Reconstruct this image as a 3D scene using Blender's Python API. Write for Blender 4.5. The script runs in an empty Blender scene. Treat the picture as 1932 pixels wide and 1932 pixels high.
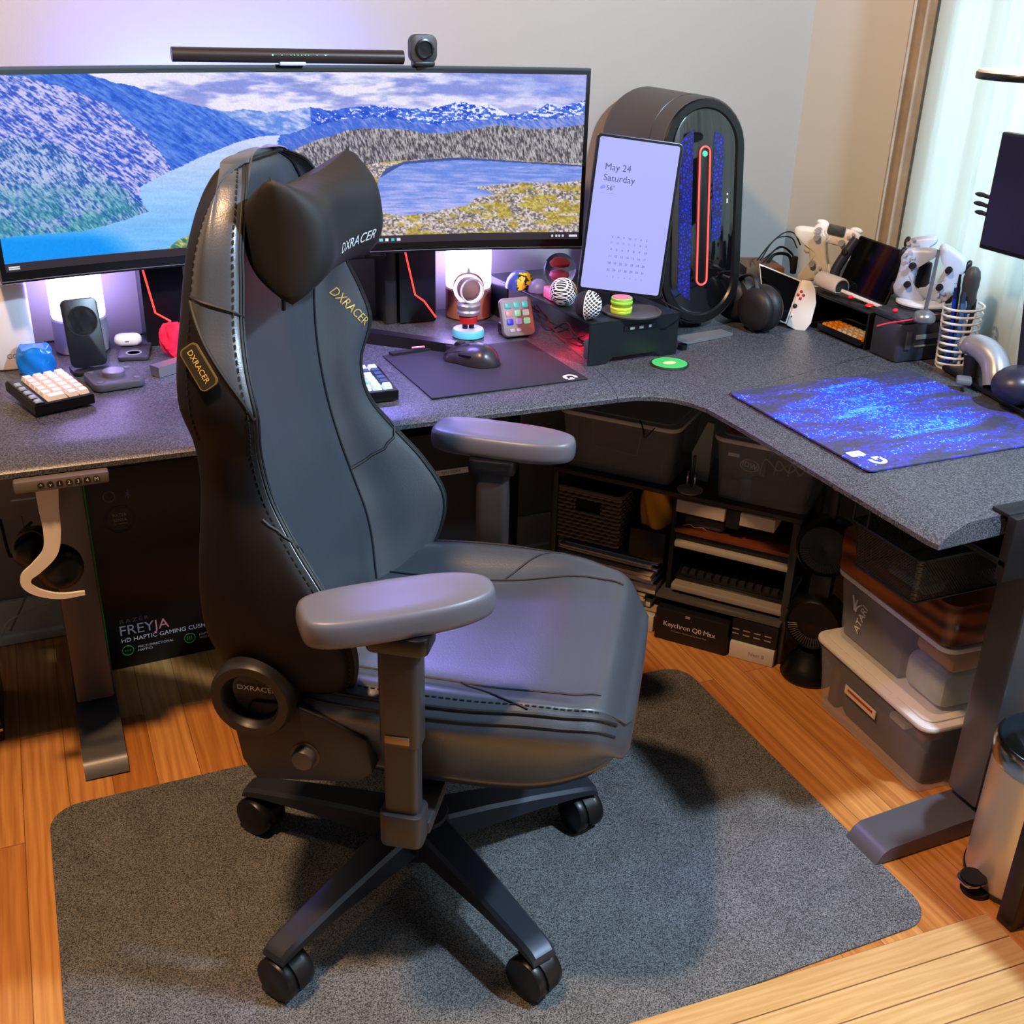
import bpy, bmesh, math, random
import numpy as np
from mathutils import Vector, Matrix
from mathutils.bvhtree import BVHTree
S = bpy.context.scene
COL = S.collection
PI = math.pi
rnd = random.Random(7)

# ---------------------------------------------------------------- camera
FPX = 2088.944
RC = np.array([[0.91870749, -0.39407442, 0.0261133],
               [0.14674044, 0.40198756, 0.9038104],
               [-0.36666578, -0.82650551, 0.42713564]])   # world -> camera
CP = np.array([0.0, 0.0, 1.45])
cd = bpy.data.cameras.new('camera')
cd.sensor_width = 36.0
cd.lens = 36.0 * FPX / 1932.0
cd.clip_start = 0.02
cam = bpy.data.objects.new('camera', cd)
COL.objects.link(cam)
m = Matrix([[RC[0][i], RC[1][i], RC[2][i], CP[i]] for i in range(3)] + [[0, 0, 0, 1]])
cam.matrix_world = m
S.camera = cam

# ---------------------------------------------------------------- world, lights, exposure
S.view_settings.view_transform = 'Standard'
S.view_settings.look = 'None'
S.view_settings.exposure = 0.0
S.view_settings.gamma = 1.0
S.view_settings.use_curve_mapping = False
w = bpy.data.worlds.new('world')
S.world = w
w.use_nodes = True
w.node_tree.nodes['Background'].inputs[0].default_value = (0.62, 0.72, 0.86, 1)
w.node_tree.nodes['Background'].inputs[1].default_value = 0.085


def light(name, kind, loc, color, energy, size=0.1, target=None, sizey=None, spread=None):
    d = bpy.data.lights.new(name, kind)
    d.color = color
    d.energy = energy
    if kind == 'AREA':
        d.size = size
        if sizey:
            d.shape = 'RECTANGLE'
            d.size_y = sizey
        if spread:
            d.spread = spread
    else:
        d.shadow_soft_size = size
    o = bpy.data.objects.new(name, d)
    COL.objects.link(o)
    o.location = loc
    if target:
        o.rotation_euler = (Vector(target) - Vector(loc)).to_track_quat('-Z', 'Y').to_euler()
    return o


light('warm_ceiling_light', 'POINT', (-0.12, 1.15, 2.55), (1.0, 0.60, 0.31), 215, 0.07)
light('second_warm_ceiling_light', 'POINT', (-0.9, 1.5, 2.45), (1.0, 0.60, 0.31), 22, 0.12)
light('cool_ceiling_light', 'POINT', (1.62, 0.38, 2.4), (0.55, 0.76, 1.0), 300, 0.06)
light('blue_led_strip_glow', 'AREA', (0.42, 2.455, 1.20), (0.06, 0.13, 1.0), 5.5, 0.5, (0.42, 2.56, 1.36), 0.05)
light('light_bar_wash', 'AREA', (0.53, 2.318, 1.290), (0.28, 0.22, 1.0), 7.5, 0.42, (0.45, 2.0, 0.73), 0.02, 2.0)
light('window_daylight', 'AREA', (2.32, 1.45, 1.5), (0.76, 0.97, 0.97), 38, 1.7, (1.2, 1.45, 1.4), 1.9)

# ---------------------------------------------------------------- helpers
def lin(c):
    return tuple(((x / 255) / 12.92 if x <= 10 else ((x / 255 + 0.055) / 1.055) ** 2.4) for x in c)


MATS = {}


def mat(name, c=(128, 128, 128), rough=0.5, metal=0.0, emit=0.0, ecol=None, noise=0.0, nscale=60, bump=0.0, bscale=200,
        trans=0.0, alpha=1.0, coat=0.0, ior=1.45, sheen=0.0, spec=None):
    if name in MATS:
        return MATS[name]
    m = bpy.data.materials.new(name)
    m.use_nodes = True
    nt = m.node_tree
    b = nt.nodes['Principled BSDF']
    col = (*lin(c), 1)
    b.inputs['Base Color'].default_value = col
    b.inputs['Roughness'].default_value = rough
    b.inputs['Metallic'].default_value = metal
    b.inputs['IOR'].default_value = ior
    b.inputs['Transmission Weight'].default_value = trans
    b.inputs['Alpha'].default_value = alpha
    b.inputs['Coat Weight'].default_value = coat
    b.inputs['Sheen Weight'].default_value = sheen
    if spec is not None:
        b.inputs['Specular IOR Level'].default_value = spec
    if emit:
        b.inputs['Base Color'].default_value = (col[0] * .12, col[1] * .12, col[2] * .12, 1)
        b.inputs['Emission Color'].default_value = (*lin(ecol or c), 1)
        b.inputs['Emission Strength'].default_value = emit
    if noise or bump:
        tc = nt.nodes.new('ShaderNodeTexCoord')
    if noise:
        n = nt.nodes.new('ShaderNodeTexNoise')
        n.inputs['Scale'].default_value = nscale
        n.inputs['Detail'].default_value = 4
        nt.links.new(tc.outputs['Object'], n.inputs['Vector'])
        mr = nt.nodes.new('ShaderNodeMapRange')
        mr.inputs[1].default_value = 0.085
        mr.inputs[2].default_value = 0.7
        mr.inputs[3].default_value = 1 - noise
        mr.inputs[4].default_value = 1 + noise
        nt.links.new(n.outputs[0], mr.inputs[0])
        mx = nt.nodes.new('ShaderNodeMix')
        mx.data_type = 'RGBA'
        mx.blend_type = 'MULTIPLY'
        mx.inputs[0].default_value = 1
        mx.inputs[6].default_value = col
        nt.links.new(mr.outputs[0], mx.inputs[7])
        nt.links.new(mx.outputs[2], b.inputs['Base Color'])
    if bump:
        n2 = nt.nodes.new('ShaderNodeTexNoise')
        n2.inputs['Scale'].default_value = bscale
        n2.inputs['Detail'].default_value = 3
        nt.links.new(tc.outputs['Object'], n2.inputs['Vector'])
        bp = nt.nodes.new('ShaderNodeBump')
        bp.inputs['Strength'].default_value = bump
        bp.inputs['Distance'].default_value = 0.002
        nt.links.new(n2.outputs[0], bp.inputs['Height'])
        nt.links.new(bp.outputs[0], b.inputs['Normal'])
    MATS[name] = m
    return m


def nodes_of(name):
    m = bpy.data.materials.new(name)
    m.use_nodes = True
    MATS[name] = m
    return m, m.node_tree, m.node_tree.nodes['Principled BSDF']


class MB:
    """collects shapes; build() links them as one mesh"""
    def __init__(s):
        s.v = []; s.f = []; s.mi = []; s.mats = []; s.M = Matrix.Identity(4)

    def at(s, loc=(0, 0, 0), rot=(0, 0, 0)):
        from mathutils import Euler
        s.M = Matrix.Translation(Vector(loc)) @ Euler(rot).to_matrix().to_4x4()
        return s

    def mslot(s, m):
        if m is None:
            return 0
        if m not in s.mats:
            s.mats.append(m)
        return s.mats.index(m)

    def add(s, vs, fs, m=None):
        k = len(s.v)
        i = s.mslot(m)
        s.v += [tuple(s.M @ Vector(p)) for p in vs]
        s.f += [tuple(k + a for a in f) for f in fs]
        s.mi += [i] * len(fs)
        return s

    def bm(s, bm, m=None):
        bm.verts.index_update()
        s.add([v.co[:] for v in bm.verts], [[v.index for v in f.verts] for f in bm.faces], m)
        bm.free()
        return s

    def box(s, c, d, m=None, bev=0.0, seg=2, rz=0.0):
        bm = bmesh.new()
        bmesh.ops.create_cube(bm, size=1)
        for v in bm.verts:
            v.co = Vector((v.co.x * d[0], v.co.y * d[1], v.co.z * d[2]))
        if bev:
            bmesh.ops.bevel(bm, geom=list(bm.edges), offset=min(bev, min(d) * 0.49), segments=seg, profile=0.5, affect='EDGES', clamp_overlap=True)
        R = Matrix.Translation(Vector(c)) @ Matrix.Rotation(rz, 4, 'Z')
        bm.transform(R)
        return s.bm(bm, m)

    def slab(s, pts, z0, z1, m=None, bev=0.0, seg=2):
        """prism over a polygon in xy"""
        bm = bmesh.new()
        n = len(pts)
        a = [bm.verts.new((p[0], p[1], z0)) for p in pts]
        b = [bm.verts.new((p[0], p[1], z1)) for p in pts]
        bm.faces.new(a[::-1]); bm.faces.new(b)
        for i in range(n):
            bm.faces.new((a[i], a[(i + 1) % n], b[(i + 1) % n], b[i]))
        bmesh.ops.recalc_face_normals(bm, faces=list(bm.faces))
        if bev:
            es = [e for e in bm.edges if abs(e.verts[0].co.z - e.verts[1].co.z) < 1e-7]
            bmesh.ops.bevel(bm, geom=es, offset=bev, segments=seg, profile=0.5, affect='EDGES', clamp_overlap=True)
        return s.bm(bm, m)

    def lathe(s, prof, m=None, n=32, c=(0, 0, 0), cap=True):
        vs = []; fs = []
        for r, z in prof:
            for k in range(n):
                a = 2 * PI * k / n
                vs.append((c[0] + r * math.cos(a), c[1] + r * math.sin(a), c[2] + z))
        for i in range(len(prof) - 1):
            for k in range(n):
                fs.append((i * n + k, i * n + (k + 1) % n, (i + 1) * n + (k + 1) % n, (i + 1) * n + k))
        if cap:
            fs.append(tuple(range(n))[::-1])
            fs.append(tuple(range((len(prof) - 1) * n, len(prof) * n)))
        return s.add(vs, fs, m)

    def cyl(s, p, q, r, m=None, n=20, r2=None):
        return s.tube([p, q], r, m, n, r2)

    def tube(s, path, r, m=None, n=8, r2=None, closed=False, flat=None):
        P = [Vector(p) for p in path]
        N = len(P)
        vs = []; fs = []
        up = None
        for i in range(N):
            if closed:
                t = (P[(i + 1) % N] - P[i - 1]).normalized()
            else:
                t = (P[min(i + 1, N - 1)] - P[max(i - 1, 0)]).normalized()
            if up is None:
                up = Vector((0, 0, 1)) if abs(t.z) < 0.9 else Vector((1, 0, 0))
            a = (up - t * up.dot(t))
            if a.length < 1e-6:
                a = t.orthogonal()
            a.normalize()
            b = t.cross(a)
            up = a
            rr = r if r2 is None else r + (r2 - r) * i / (N - 1)
            if isinstance(r, (list, tuple)):
                rr = r[i]
            for k in range(n):
                g = 2 * PI * k / n
                ca, sa = math.cos(g), math.sin(g)
                vs.append(P[i] + a * (rr * ca * (flat or 1)) + b * (rr * sa))
        M_ = N if closed else N - 1
        for i in range(M_):
            j = (i + 1) % N
            for k in range(n):
                fs.append((i * n + k, i * n + (k + 1) % n, j * n + (k + 1) % n, j * n + k))
        if not closed:
            fs.append(tuple(range(n))[::-1])
            fs.append(tuple(range((N - 1) * n, N * n)))
        return s.add(vs, fs, m)

    def grid(s, G, m=None, wrap=False, caps=False):
        """G: rows of points; quads between"""
        R_, C_ = len(G), len(G[0])
        vs = [tuple(p) for row in G for p in row]
        fs = []
        for i in range(R_ - 1):
            for k in range(C_ if wrap else C_ - 1):
                k2 = (k + 1) % C_
                fs.append((i * C_ + k, i * C_ + k2, (i + 1) * C_ + k2, (i + 1) * C_ + k))
        if caps:
            fs.append(tuple(range(C_))[::-1])
            fs.append(tuple(range((R_ - 1) * C_, R_ * C_)))
        return s.add(vs, fs, m)

    def ball(s, c, r, m=None, n=20, sc=(1, 1, 1)):
        bm = bmesh.new()
        bmesh.ops.create_uvsphere(bm, u_segments=n, v_segments=max(6, n * 2 // 3), radius=1)
        for v in bm.verts:
            v.co = Vector((c[0] + v.co.x * r * sc[0], c[1] + v.co.y * r * sc[1], c[2] + v.co.z * r * sc[2]))
        return s.bm(bm, m)

    def text(s, t, size, M4, m=None, depth=0.0006, align='CENTER', shear=0, onto=None, squash=1.0, spacing=1.0):
        """lettering as mesh; M4 places its plane (x right, y up, z out)"""
        cu = bpy.data.curves.new('lettering', 'FONT')
        cu.body = t
        cu.size = size
        cu.align_x = align
        cu.align_y = 'CENTER'
        cu.extrude = 0
        cu.shear = shear
        cu.space_character = spacing
        cu.resolution_u = 3
        o = bpy.data.objects.new('lettering', cu)
        me = bpy.data.meshes.new_from_object(o)
        vs = [Vector((v.co.x * squash, v.co.y, 0)) for v in me.vertices]
        fs = [tuple(p.vertices) for p in me.polygons]
        bpy.data.objects.remove(o)
        bpy.data.curves.remove(cu)
        if onto is not None:
            d = (M4.to_3x3() @ Vector((0, 0, -1))).normalized()
            out = []
            for v in vs:
                p = M4 @ v - d * 0.05
                h = onto.ray_cast(p, d, 0.2)
                out.append((h[0] - d * 0.0012) if h[0] is not None else M4 @ v)
            vs = out
        else:
            vs = [M4 @ (v + Vector((0, 0, depth))) for v in vs]
        bpy.data.meshes.remove(me)
        return s.add(vs, fs, m)

    def build(s, name, m=None, parent=None, loc=None, rz=0, smooth=35, sub=0):
        me = bpy.data.meshes.new(name)
        me.from_pydata(s.v, [], s.f)
        mats = s.mats or [m]
        for x in mats:
            me.materials.append(x)
        me.polygons.foreach_set('material_index', s.mi)
        me.update()
        bm = bmesh.new(); bm.from_mesh(me)
        bmesh.ops.remove_doubles(bm, verts=list(bm.verts), dist=1e-6)
        bmesh.ops.recalc_face_normals(bm, faces=list(bm.faces))
        bm.to_mesh(me); bm.free()
        if smooth:
            me.polygons.foreach_set('use_smooth', [True] * len(me.polygons))
            me.set_sharp_from_angle(angle=math.radians(smooth))
        o = bpy.data.objects.new(name, me)
        COL.objects.link(o)
        if parent:
            o.parent = parent
        if loc is not None:
            o.location = loc
        o.rotation_euler = (0, 0, rz)
        if sub:
            md = o.modifiers.new('smooth', 'SUBSURF'); md.levels = sub; md.render_levels = sub
        return o

    def bvh(s):
        return BVHTree.FromPolygons([Vector(v) for v in s.v], s.f)


def tag(o, label, cat, group=None, kind=None):
    o['label'] = label
    o['category'] = cat
    if group:
        o['group'] = group
    if kind:
        o['kind'] = kind
    return o


def thing(name, label, cat, loc=(0, 0, 0), rz=0.0, group=None):
    o = bpy.data.objects.new(name, None)
    o.empty_display_size = 0.05
    COL.objects.link(o)
    o.location = loc
    o.rotation_euler = (0, 0, rz)
    return tag(o, label, cat, group)


def struct(o, label=None, cat=None):
    o['kind'] = 'structure'
    if label:
        o['label'] = label
    if cat:
        o['category'] = cat
    return o


def plab(o, label):
    o['label'] = label
    return o


# a point of the photograph carried onto a plane of the room
def ray(px, py):
    return RC.T @ np.array([px - 966, -(py - 966), -FPX])


def onz(px, py, z):
    d = ray(px, py); p = CP + (z - CP[2]) / d[2] * d
    return Vector(p)


def ony(px, py, y):
    d = ray(px, py); return Vector(CP + (y - CP[1]) / d[1] * d)


def onx(px, py, x):
    d = ray(px, py); return Vector(CP + (x - CP[0]) / d[0] * d)


def onp(px, py, P0, n):
    d = ray(px, py); P0 = np.array(P0); n = np.array(n)
    return Vector(CP + ((P0 - CP) @ n) / (d @ n) * d)


def frame(o, x, y):
    """matrix with origin o, x axis x, y axis y made square"""
    x = Vector(x).normalized(); z = x.cross(Vector(y)).normalized(); y = z.cross(x)
    return Matrix(((x.x, y.x, z.x, o[0]), (x.y, y.y, z.y, o[1]), (x.z, y.z, z.z, o[2]), (0, 0, 0, 1)))


def rrect(w, d, r, n=6, cx=0, cy=0):
    out = []
    for sx, sy, a0 in ((1, 1, 0), (-1, 1, PI / 2), (-1, -1, PI), (1, -1, 3 * PI / 2)):
        for k in range(n + 1):
            a = a0 + PI / 2 * k / n
            out.append((cx + sx * (w / 2 - r) + r * math.cos(a), cy + sy * (d / 2 - r) + r * math.sin(a)))
    return out


def cat(xs, ys, t):
    """smooth curve through (xs, ys)"""
    xs = np.array(xs, float); ys = np.array(ys, float); t = np.atleast_1d(np.array(t, float))
    m_ = np.gradient(ys, xs)
    i = np.clip(np.searchsorted(xs, t) - 1, 0, len(xs) - 2)
    h = xs[i + 1] - xs[i]; s_ = (t - xs[i]) / h
    return ((2 * s_**3 - 3 * s_**2 + 1) * ys[i] + (s_**3 - 2 * s_**2 + s_) * h * m_[i]
            + (-2 * s_**3 + 3 * s_**2) * ys[i + 1] + (s_**3 - s_**2) * h * m_[i + 1])


def bez(pts, n=12):
    """smooth path through points"""
    P = [Vector(p) for p in pts]
    t = list(range(len(P)))
    T_ = np.linspace(0, len(P) - 1, n * (len(P) - 1) + 1)
    return [Vector(q) for q in zip(*[cat(t, [p[k] for p in P], T_) for k in range(3)])]


def vnoise(X, Y, seed, oct=4):
    out = 0; a = 1; tot = 0
    rs = np.random.RandomState(seed)
    for o in range(oct):
        g = rs.rand(257, 257)
        x = (X * 2**o) % 256; y = (Y * 2**o) % 256
        xi = x.astype(int); yi = y.astype(int)
        fx = x - xi; fy = y - yi
        fx = fx * fx * (3 - 2 * fx); fy = fy * fy * (3 - 2 * fy)
        v = (g[yi, xi] * (1 - fx) + g[yi, xi + 1] * fx) * (1 - fy) + (g[yi + 1, xi] * (1 - fx) + g[yi + 1, xi + 1] * fx) * fy
        out = out + a * v; tot += a; a *= 0.55
    return out / tot


def inpoly(X, Y, poly):
    r = np.zeros(X.shape, bool)
    n = len(poly)
    for i in range(n):
        x1, y1 = poly[i]; x2, y2 = poly[(i + 1) % n]
        c = ((y1 > Y) != (y2 > Y)) & (X < (x2 - x1) * (Y - y1) / ((y2 - y1) or 1e-9) + x1)
        r ^= c
    return r


def painted(name, G, colors, parent, m):
    """grid mesh carrying a colour per vertex (a picture on a display)"""
    R_, C_ = len(G), len(G[0])
    vs = [tuple(p) for row in G for p in row]
    fs = [(i * C_ + k, i * C_ + k + 1, (i + 1) * C_ + k + 1, (i + 1) * C_ + k) for i in range(R_ - 1) for k in range(C_ - 1)]
    me = bpy.data.meshes.new(name)
    me.from_pydata(vs, [], fs)
    at = me.color_attributes.new('picture', 'FLOAT_COLOR', 'POINT')
    c = np.ones((R_ * C_, 4), np.float32)
    s_ = colors.reshape(-1, 3) / 255.0
    c[:, :3] = np.where(s_ <= 0.04045, s_ / 12.92, ((s_ + 0.055) / 1.055) ** 2.4)
    at.data.foreach_set('color', c.ravel())
    me.materials.append(m)
    o = bpy.data.objects.new(name, me)
    COL.objects.link(o)
    o.parent = parent
    return o


def display_mat(name, strength, rough=0.25):
    m, nt, b = nodes_of(name)
    a = nt.nodes.new('ShaderNodeAttribute'); a.attribute_name = 'picture'
    b.inputs['Base Color'].default_value = (0.005, 0.005, 0.006, 1)
    b.inputs['Roughness'].default_value = rough
    nt.links.new(a.outputs['Color'], b.inputs['Emission Color'])
    b.inputs['Emission Strength'].default_value = strength
    return m


# common materials
BLK = mat('black_plastic', (22, 22, 25), 0.42)
BLK2 = mat('satin_black_plastic', (13, 13, 15), 0.3)
SOFT = mat('matte_black_rubber', (16, 16, 18), 0.7)
WHT = mat('white_plastic', (225, 225, 228), 0.35)
CHR = mat('polished_steel', (200, 202, 205), 0.18, 1.0)
GRY = mat('grey_plastic', (110, 112, 116), 0.45)
DSK = mat('dark_metal', (40, 41, 44), 0.35, 0.4)

# ---------------------------------------------------------------- room
YW = 2.56
XR = 1.945
def wood_mat(name, ang, pw, pl, c1, c2, c3, gs=1.0, rough=0.32, gap=0.0008):
    m, nt, b = nodes_of(name)
    tc = nt.nodes.new('ShaderNodeTexCoord')
    mp = nt.nodes.new('ShaderNodeMapping'); mp.inputs['Rotation'].default_value = (0, 0, ang)
    nt.links.new(tc.outputs['Object'], mp.inputs[0])
    br = nt.nodes.new('ShaderNodeTexBrick')
    br.offset = 0.37; br.offset_frequency = 2; br.squash = 1.0
    br.inputs['Color1'].default_value = (0, 0, 0, 1); br.inputs['Color2'].default_value = (1, 1, 1, 1)
    br.inputs['Mortar'].default_value = (0.5, 0.5, 0.5, 1)
    br.inputs['Scale'].default_value = 1
    br.inputs['Mortar Size'].default_value = gap
    br.inputs['Mortar Smooth'].default_value = 0.0
    br.inputs['Brick Width'].default_value = pl; br.inputs['Row Height'].default_value = pw
    nt.links.new(mp.outputs[0], br.inputs['Vector'])
    # shift grain per plank
    ad = nt.nodes.new('ShaderNodeVectorMath'); ad.operation = 'MULTIPLY_ADD'
    nt.links.new(br.outputs['Color'], ad.inputs[0]); ad.inputs[1].default_value = (3.1, 7.7, 5.0)
    nt.links.new(mp.outputs[0], ad.inputs[2])
    sc = nt.nodes.new('ShaderNodeVectorMath'); sc.operation = 'MULTIPLY'; sc.inputs[1].default_value = (1.0 * gs, 9.0 * gs, 1)
    nt.links.new(ad.outputs[0], sc.inputs[0])
    wv = nt.nodes.new('ShaderNodeTexWave'); wv.wave_type = 'BANDS'; wv.bands_direction = 'Y'
    wv.inputs['Scale'].default_value = 1.5; wv.inputs['Distortion'].default_value = 11.0
    wv.inputs['Detail'].default_value = 3; wv.inputs['Detail Scale'].default_value = 1.3
    nt.links.new(sc.outputs[0], wv.inputs['Vector'])
    sc2 = nt.nodes.new('ShaderNodeVectorMath'); sc2.operation = 'MULTIPLY'; sc2.inputs[1].default_value = (6, 220, 1)
    nt.links.new(ad.outputs[0], sc2.inputs[0])
    nz = nt.nodes.new('ShaderNodeTexNoise'); nz.inputs['Scale'].default_value = 1; nz.inputs['Detail'].default_value = 3
    nt.links.new(sc2.outputs[0], nz.inputs['Vector'])
    cr = nt.nodes.new('ShaderNodeValToRGB')
    cr.color_ramp.elements[0].color = (*lin(c1), 1); cr.color_ramp.elements[1].color = (*lin(c2), 1)
    cr.color_ramp.elements[0].position = 0.1; cr.color_ramp.elements[1].position = 0.9
    mxv = nt.nodes.new('ShaderNodeMath'); mxv.operation = 'MULTIPLY_ADD'; mxv.inputs[1].default_value = 0.30
    nt.links.new(wv.outputs['Fac'], mxv.inputs[0])
    ml = nt.nodes.new('ShaderNodeMath'); ml.operation = 'MULTIPLY'; ml.inputs[1].default_value = 0.75
    nt.links.new(nz.outputs[0], ml.inputs[0]); nt.links.new(ml.outputs[0], mxv.inputs[2])
    nt.links.new(mxv.outputs[0], cr.inputs[0])
    tone = nt.nodes.new('ShaderNodeMix'); tone.data_type = 'RGBA'; tone.blend_type = 'MULTIPLY'
    tone.inputs[0].default_value = 1
    cr2 = nt.nodes.new('ShaderNodeValToRGB')
    cr2.color_ramp.elements[0].color = (*[x for x in lin(c3)], 1); cr2.color_ramp.elements[1].color = (1, 1, 1, 1)
    nt.links.new(br.outputs['Color'], cr2.inputs[0])
    nt.links.new(cr.outputs[0], tone.inputs[6]); nt.links.new(cr2.outputs[0], tone.inputs[7])
    gp = nt.nodes.new('ShaderNodeMix'); gp.data_type = 'RGBA'
    nt.links.new(br.outputs['Fac'], gp.inputs[0]); nt.links.new(tone.outputs[2], gp.inputs[6])
    gp.inputs[7].default_value = (0.20, 0.09, 0.03, 1)
    nt.links.new(gp.outputs[2], b.inputs['Base Color'])
    b.inputs['Roughness'].default_value = rough
    return m


FLOORM = wood_mat('oak_floor_boards', PI / 2, 0.083, 0.9, (176, 108, 50), (226, 164, 94), (222, 200, 178), 1.0, 0.3)
b = MB().box((0.5, 1.0, -0.02), (5.0, 3.16, 0.04))
struct(b.build('floor', FLOORM), 'warm oak strip floor', 'floor')
WALLM = mat('warm_white_wall_paint', (160, 156, 148), 0.8, bump=0.15, bscale=300)
b = MB().box((0.0, YW + 0.05, 1.25), (4.1, 0.1, 2.5))
struct(b.build('wall_back', WALLM), 'plain painted wall behind the monitor', 'wall')
# right wall with a window opening
W0, W1, WZ0, WZ1 = 0.70, 2.10, 0.85, 2.25
b = MB()
b.box((XR + 0.05, (W1 + YW) / 2, 1.25), (0.1, YW - W1, 2.5))
b.box((XR + 0.05, (W0 + W1) / 2, WZ0 / 2), (0.1, W1 - W0, WZ0))
b.box((XR + 0.05, (W0 + W1) / 2, (WZ1 + 2.5) / 2), (0.1, W1 - W0, 2.5 - WZ1))
b.box((XR + 0.05, (W0 - 0.5) / 2, 1.25), (0.1, W0 + 0.5, 2.5))
struct(b.build('wall_right', mat('beige_wall_paint', (196, 198, 192), 0.8)), 'beige side wall beside the window', 'wall')
wf = MB()
for y in (W0 + 0.03, (W0 + W1) / 2, W1 - 0.03):
    wf.box((XR + 0.05, y, (WZ0 + WZ1) / 2), (0.06, 0.05, WZ1 - WZ0), bev=0.004)
for z in (WZ0 + 0.025, (WZ0 + WZ1) / 2, WZ1 - 0.025):
    wf.box((XR + 0.05, (W0 + W1) / 2, z), (0.06, W1 - W0, 0.045), bev=0.004)
win = struct(wf.build('window_1', WHT), 'white window frame behind the curtain', 'window')
glass = MB().box((XR + 0.05, (W0 + W1) / 2, (WZ0 + WZ1) / 2), (0.006, W1 - W0 - 0.06, WZ1 - WZ0 - 0.06)).build('pane', mat('window_glass', (250, 252, 252), 0.02, trans=1.0), win)
b = MB()
b.box((0.0, YW - 0.008, 0.055), (3.89, 0.016, 0.11), bev=0.004)
b.box((0.0, YW - 0.02, 0.012), (3.89, 0.02, 0.024), bev=0.006)
struct(b.build('baseboard_back', mat('white_trim_paint', (226, 222, 214), 0.4)), 'white baseboard', 'baseboard')

# curtains
CURT = nodes_of('sheer_curtain_cloth')
m, nt, pb = CURT
nt.nodes.remove(pb)
tr = nt.nodes.new('ShaderNodeBsdfTranslucent'); tr.inputs[0].default_value = (*lin((226, 242, 246)), 1)
df = nt.nodes.new('ShaderNodeBsdfDiffuse'); df.inputs[0].default_value = (*lin((206, 220, 226)), 1)
mx = nt.nodes.new('ShaderNodeMixShader'); mx.inputs[0].default_value = 0.5
nt.links.new(tr.outputs[0], mx.inputs[1]); nt.links.new(df.outputs[0], mx.inputs[2])
nt.links.new(mx.outputs[0], nt.nodes['Material Output'].inputs[0])
CURT = m


def curtain(name, y0, y1, x, z0, z1, amp, wl, seed, m, n=140, tie=None):
    r = random.Random(seed)
    ph = [r.random() * 6 for _ in range(4)]
    G = []
    for j in range(25):
        f = j / 24
        z = z0 + (z1 - z0) * f
        row = []
        for i in range(n + 1):
            y = y0 + (y1 - y0) * i / n
            a = amp * (math.sin(y * 2 * PI / wl + ph[0] + 0.4 * math.sin(3 * f)) + 0.45 * math.sin(y * 2 * PI / (wl * 0.43) + ph[1] + f) + 0.25 * math.sin(y * 2 * PI / (wl * 0.2) + ph[2]))
            yy = y
            if tie:
                yy = y1 + (y - y1) * tie(f)
            row.append((x + a, yy, z))
        G.append(row)
    b = MB().grid(G)
    o = b.build(name, m, smooth=180)
    return o


tag(curtain('sheer_curtain', 0.6, 2.085, 1.911, 0.62, 2.45, 0.0125, 0.16, 3, CURT), 'pale sheer curtain lit by daylight behind the right desk wing', 'curtain')
LIN = mat('grey_curtain_lining', (150, 142, 128), 0.8, noise=0.25, nscale=18, bump=0.6, bscale=25)
tag(curtain('side_curtain', 2.10, 2.165, 1.920, 0.62, 2.45, 0.008, 0.05, 9, LIN, 30), 'narrow grey-brown curtain edge at the left of the pale curtain', 'curtain')
# ---------------------------------------------------------------- chair mat
m, nt, b_ = nodes_of('charcoal_felt')
tc = nt.nodes.new('ShaderNodeTexCoord')
n1 = nt.nodes.new('ShaderNodeTexNoise'); n1.inputs['Scale'].default_value = 430; n1.inputs['Detail'].default_value = 3
n2 = nt.nodes.new('ShaderNodeTexNoise'); n2.inputs['Scale'].default_value = 14; n2.inputs['Detail'].default_value = 3
for n_ in (n1, n2):
    nt.links.new(tc.outputs['Object'], n_.inputs['Vector'])
cr = nt.nodes.new('ShaderNodeValToRGB')
cr.color_ramp.elements[0].position = 0.36; cr.color_ramp.elements[1].position = 0.66
cr.color_ramp.elements[0].color = (*lin((54, 54, 54)), 1); cr.color_ramp.elements[1].color = (*lin((150, 148, 146)), 1)
nt.links.new(n1.outputs[0], cr.inputs[0])
mx = nt.nodes.new('ShaderNodeMix'); mx.data_type = 'RGBA'; mx.blend_type = 'MULTIPLY'; mx.inputs[0].default_value = 0.5
nt.links.new(cr.outputs[0], mx.inputs[6]); nt.links.new(n2.outputs[0], mx.inputs[7])
nt.links.new(mx.outputs[2], b_.inputs['Base Color'])
b_.inputs['Roughness'].default_value = 0.95
b_.inputs['Specular IOR Level'].default_value = 0.15
bp = nt.nodes.new('ShaderNodeBump'); bp.inputs['Strength'].default_value = 0.5; bp.inputs['Distance'].default_value = 0.002
nt.links.new(n1.outputs[0], bp.inputs['Height']); nt.links.new(bp.outputs[0], b_.inputs['Normal'])
FELT = m
o = MB().slab(rrect(1.407, 0.857, 0.06), 0, 0.004, bev=0.0015).build('chair_mat', FELT, loc=(0.5815, 1.4485, 0))
tag(o, 'charcoal felt mat with rounded corners under the gaming chair', 'rug')

BAM = wood_mat('bamboo_slats', 0.0, 0.055, 4.0, (196, 148, 88), (226, 184, 124), (235, 225, 210), 1.6, 0.45, 0.0012)
c0 = onz(1862, 1722, 0.006); c1 = onz(1180, 1932, 0.006)
ang = math.atan2(c0.y - c1.y, c0.x - c1.x)
bmw = 1.6
o = MB().slab([(-bmw, 0), (-bmw, -0.9), (0, -0.9), (0, 0)], 0, 0.006, bev=0.002).build('bamboo_mat', BAM, loc=(c0.x, c0.y, 0), rz=ang)
tag(o, 'light bamboo slat mat on the floor at the bottom right', 'mat')

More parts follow.
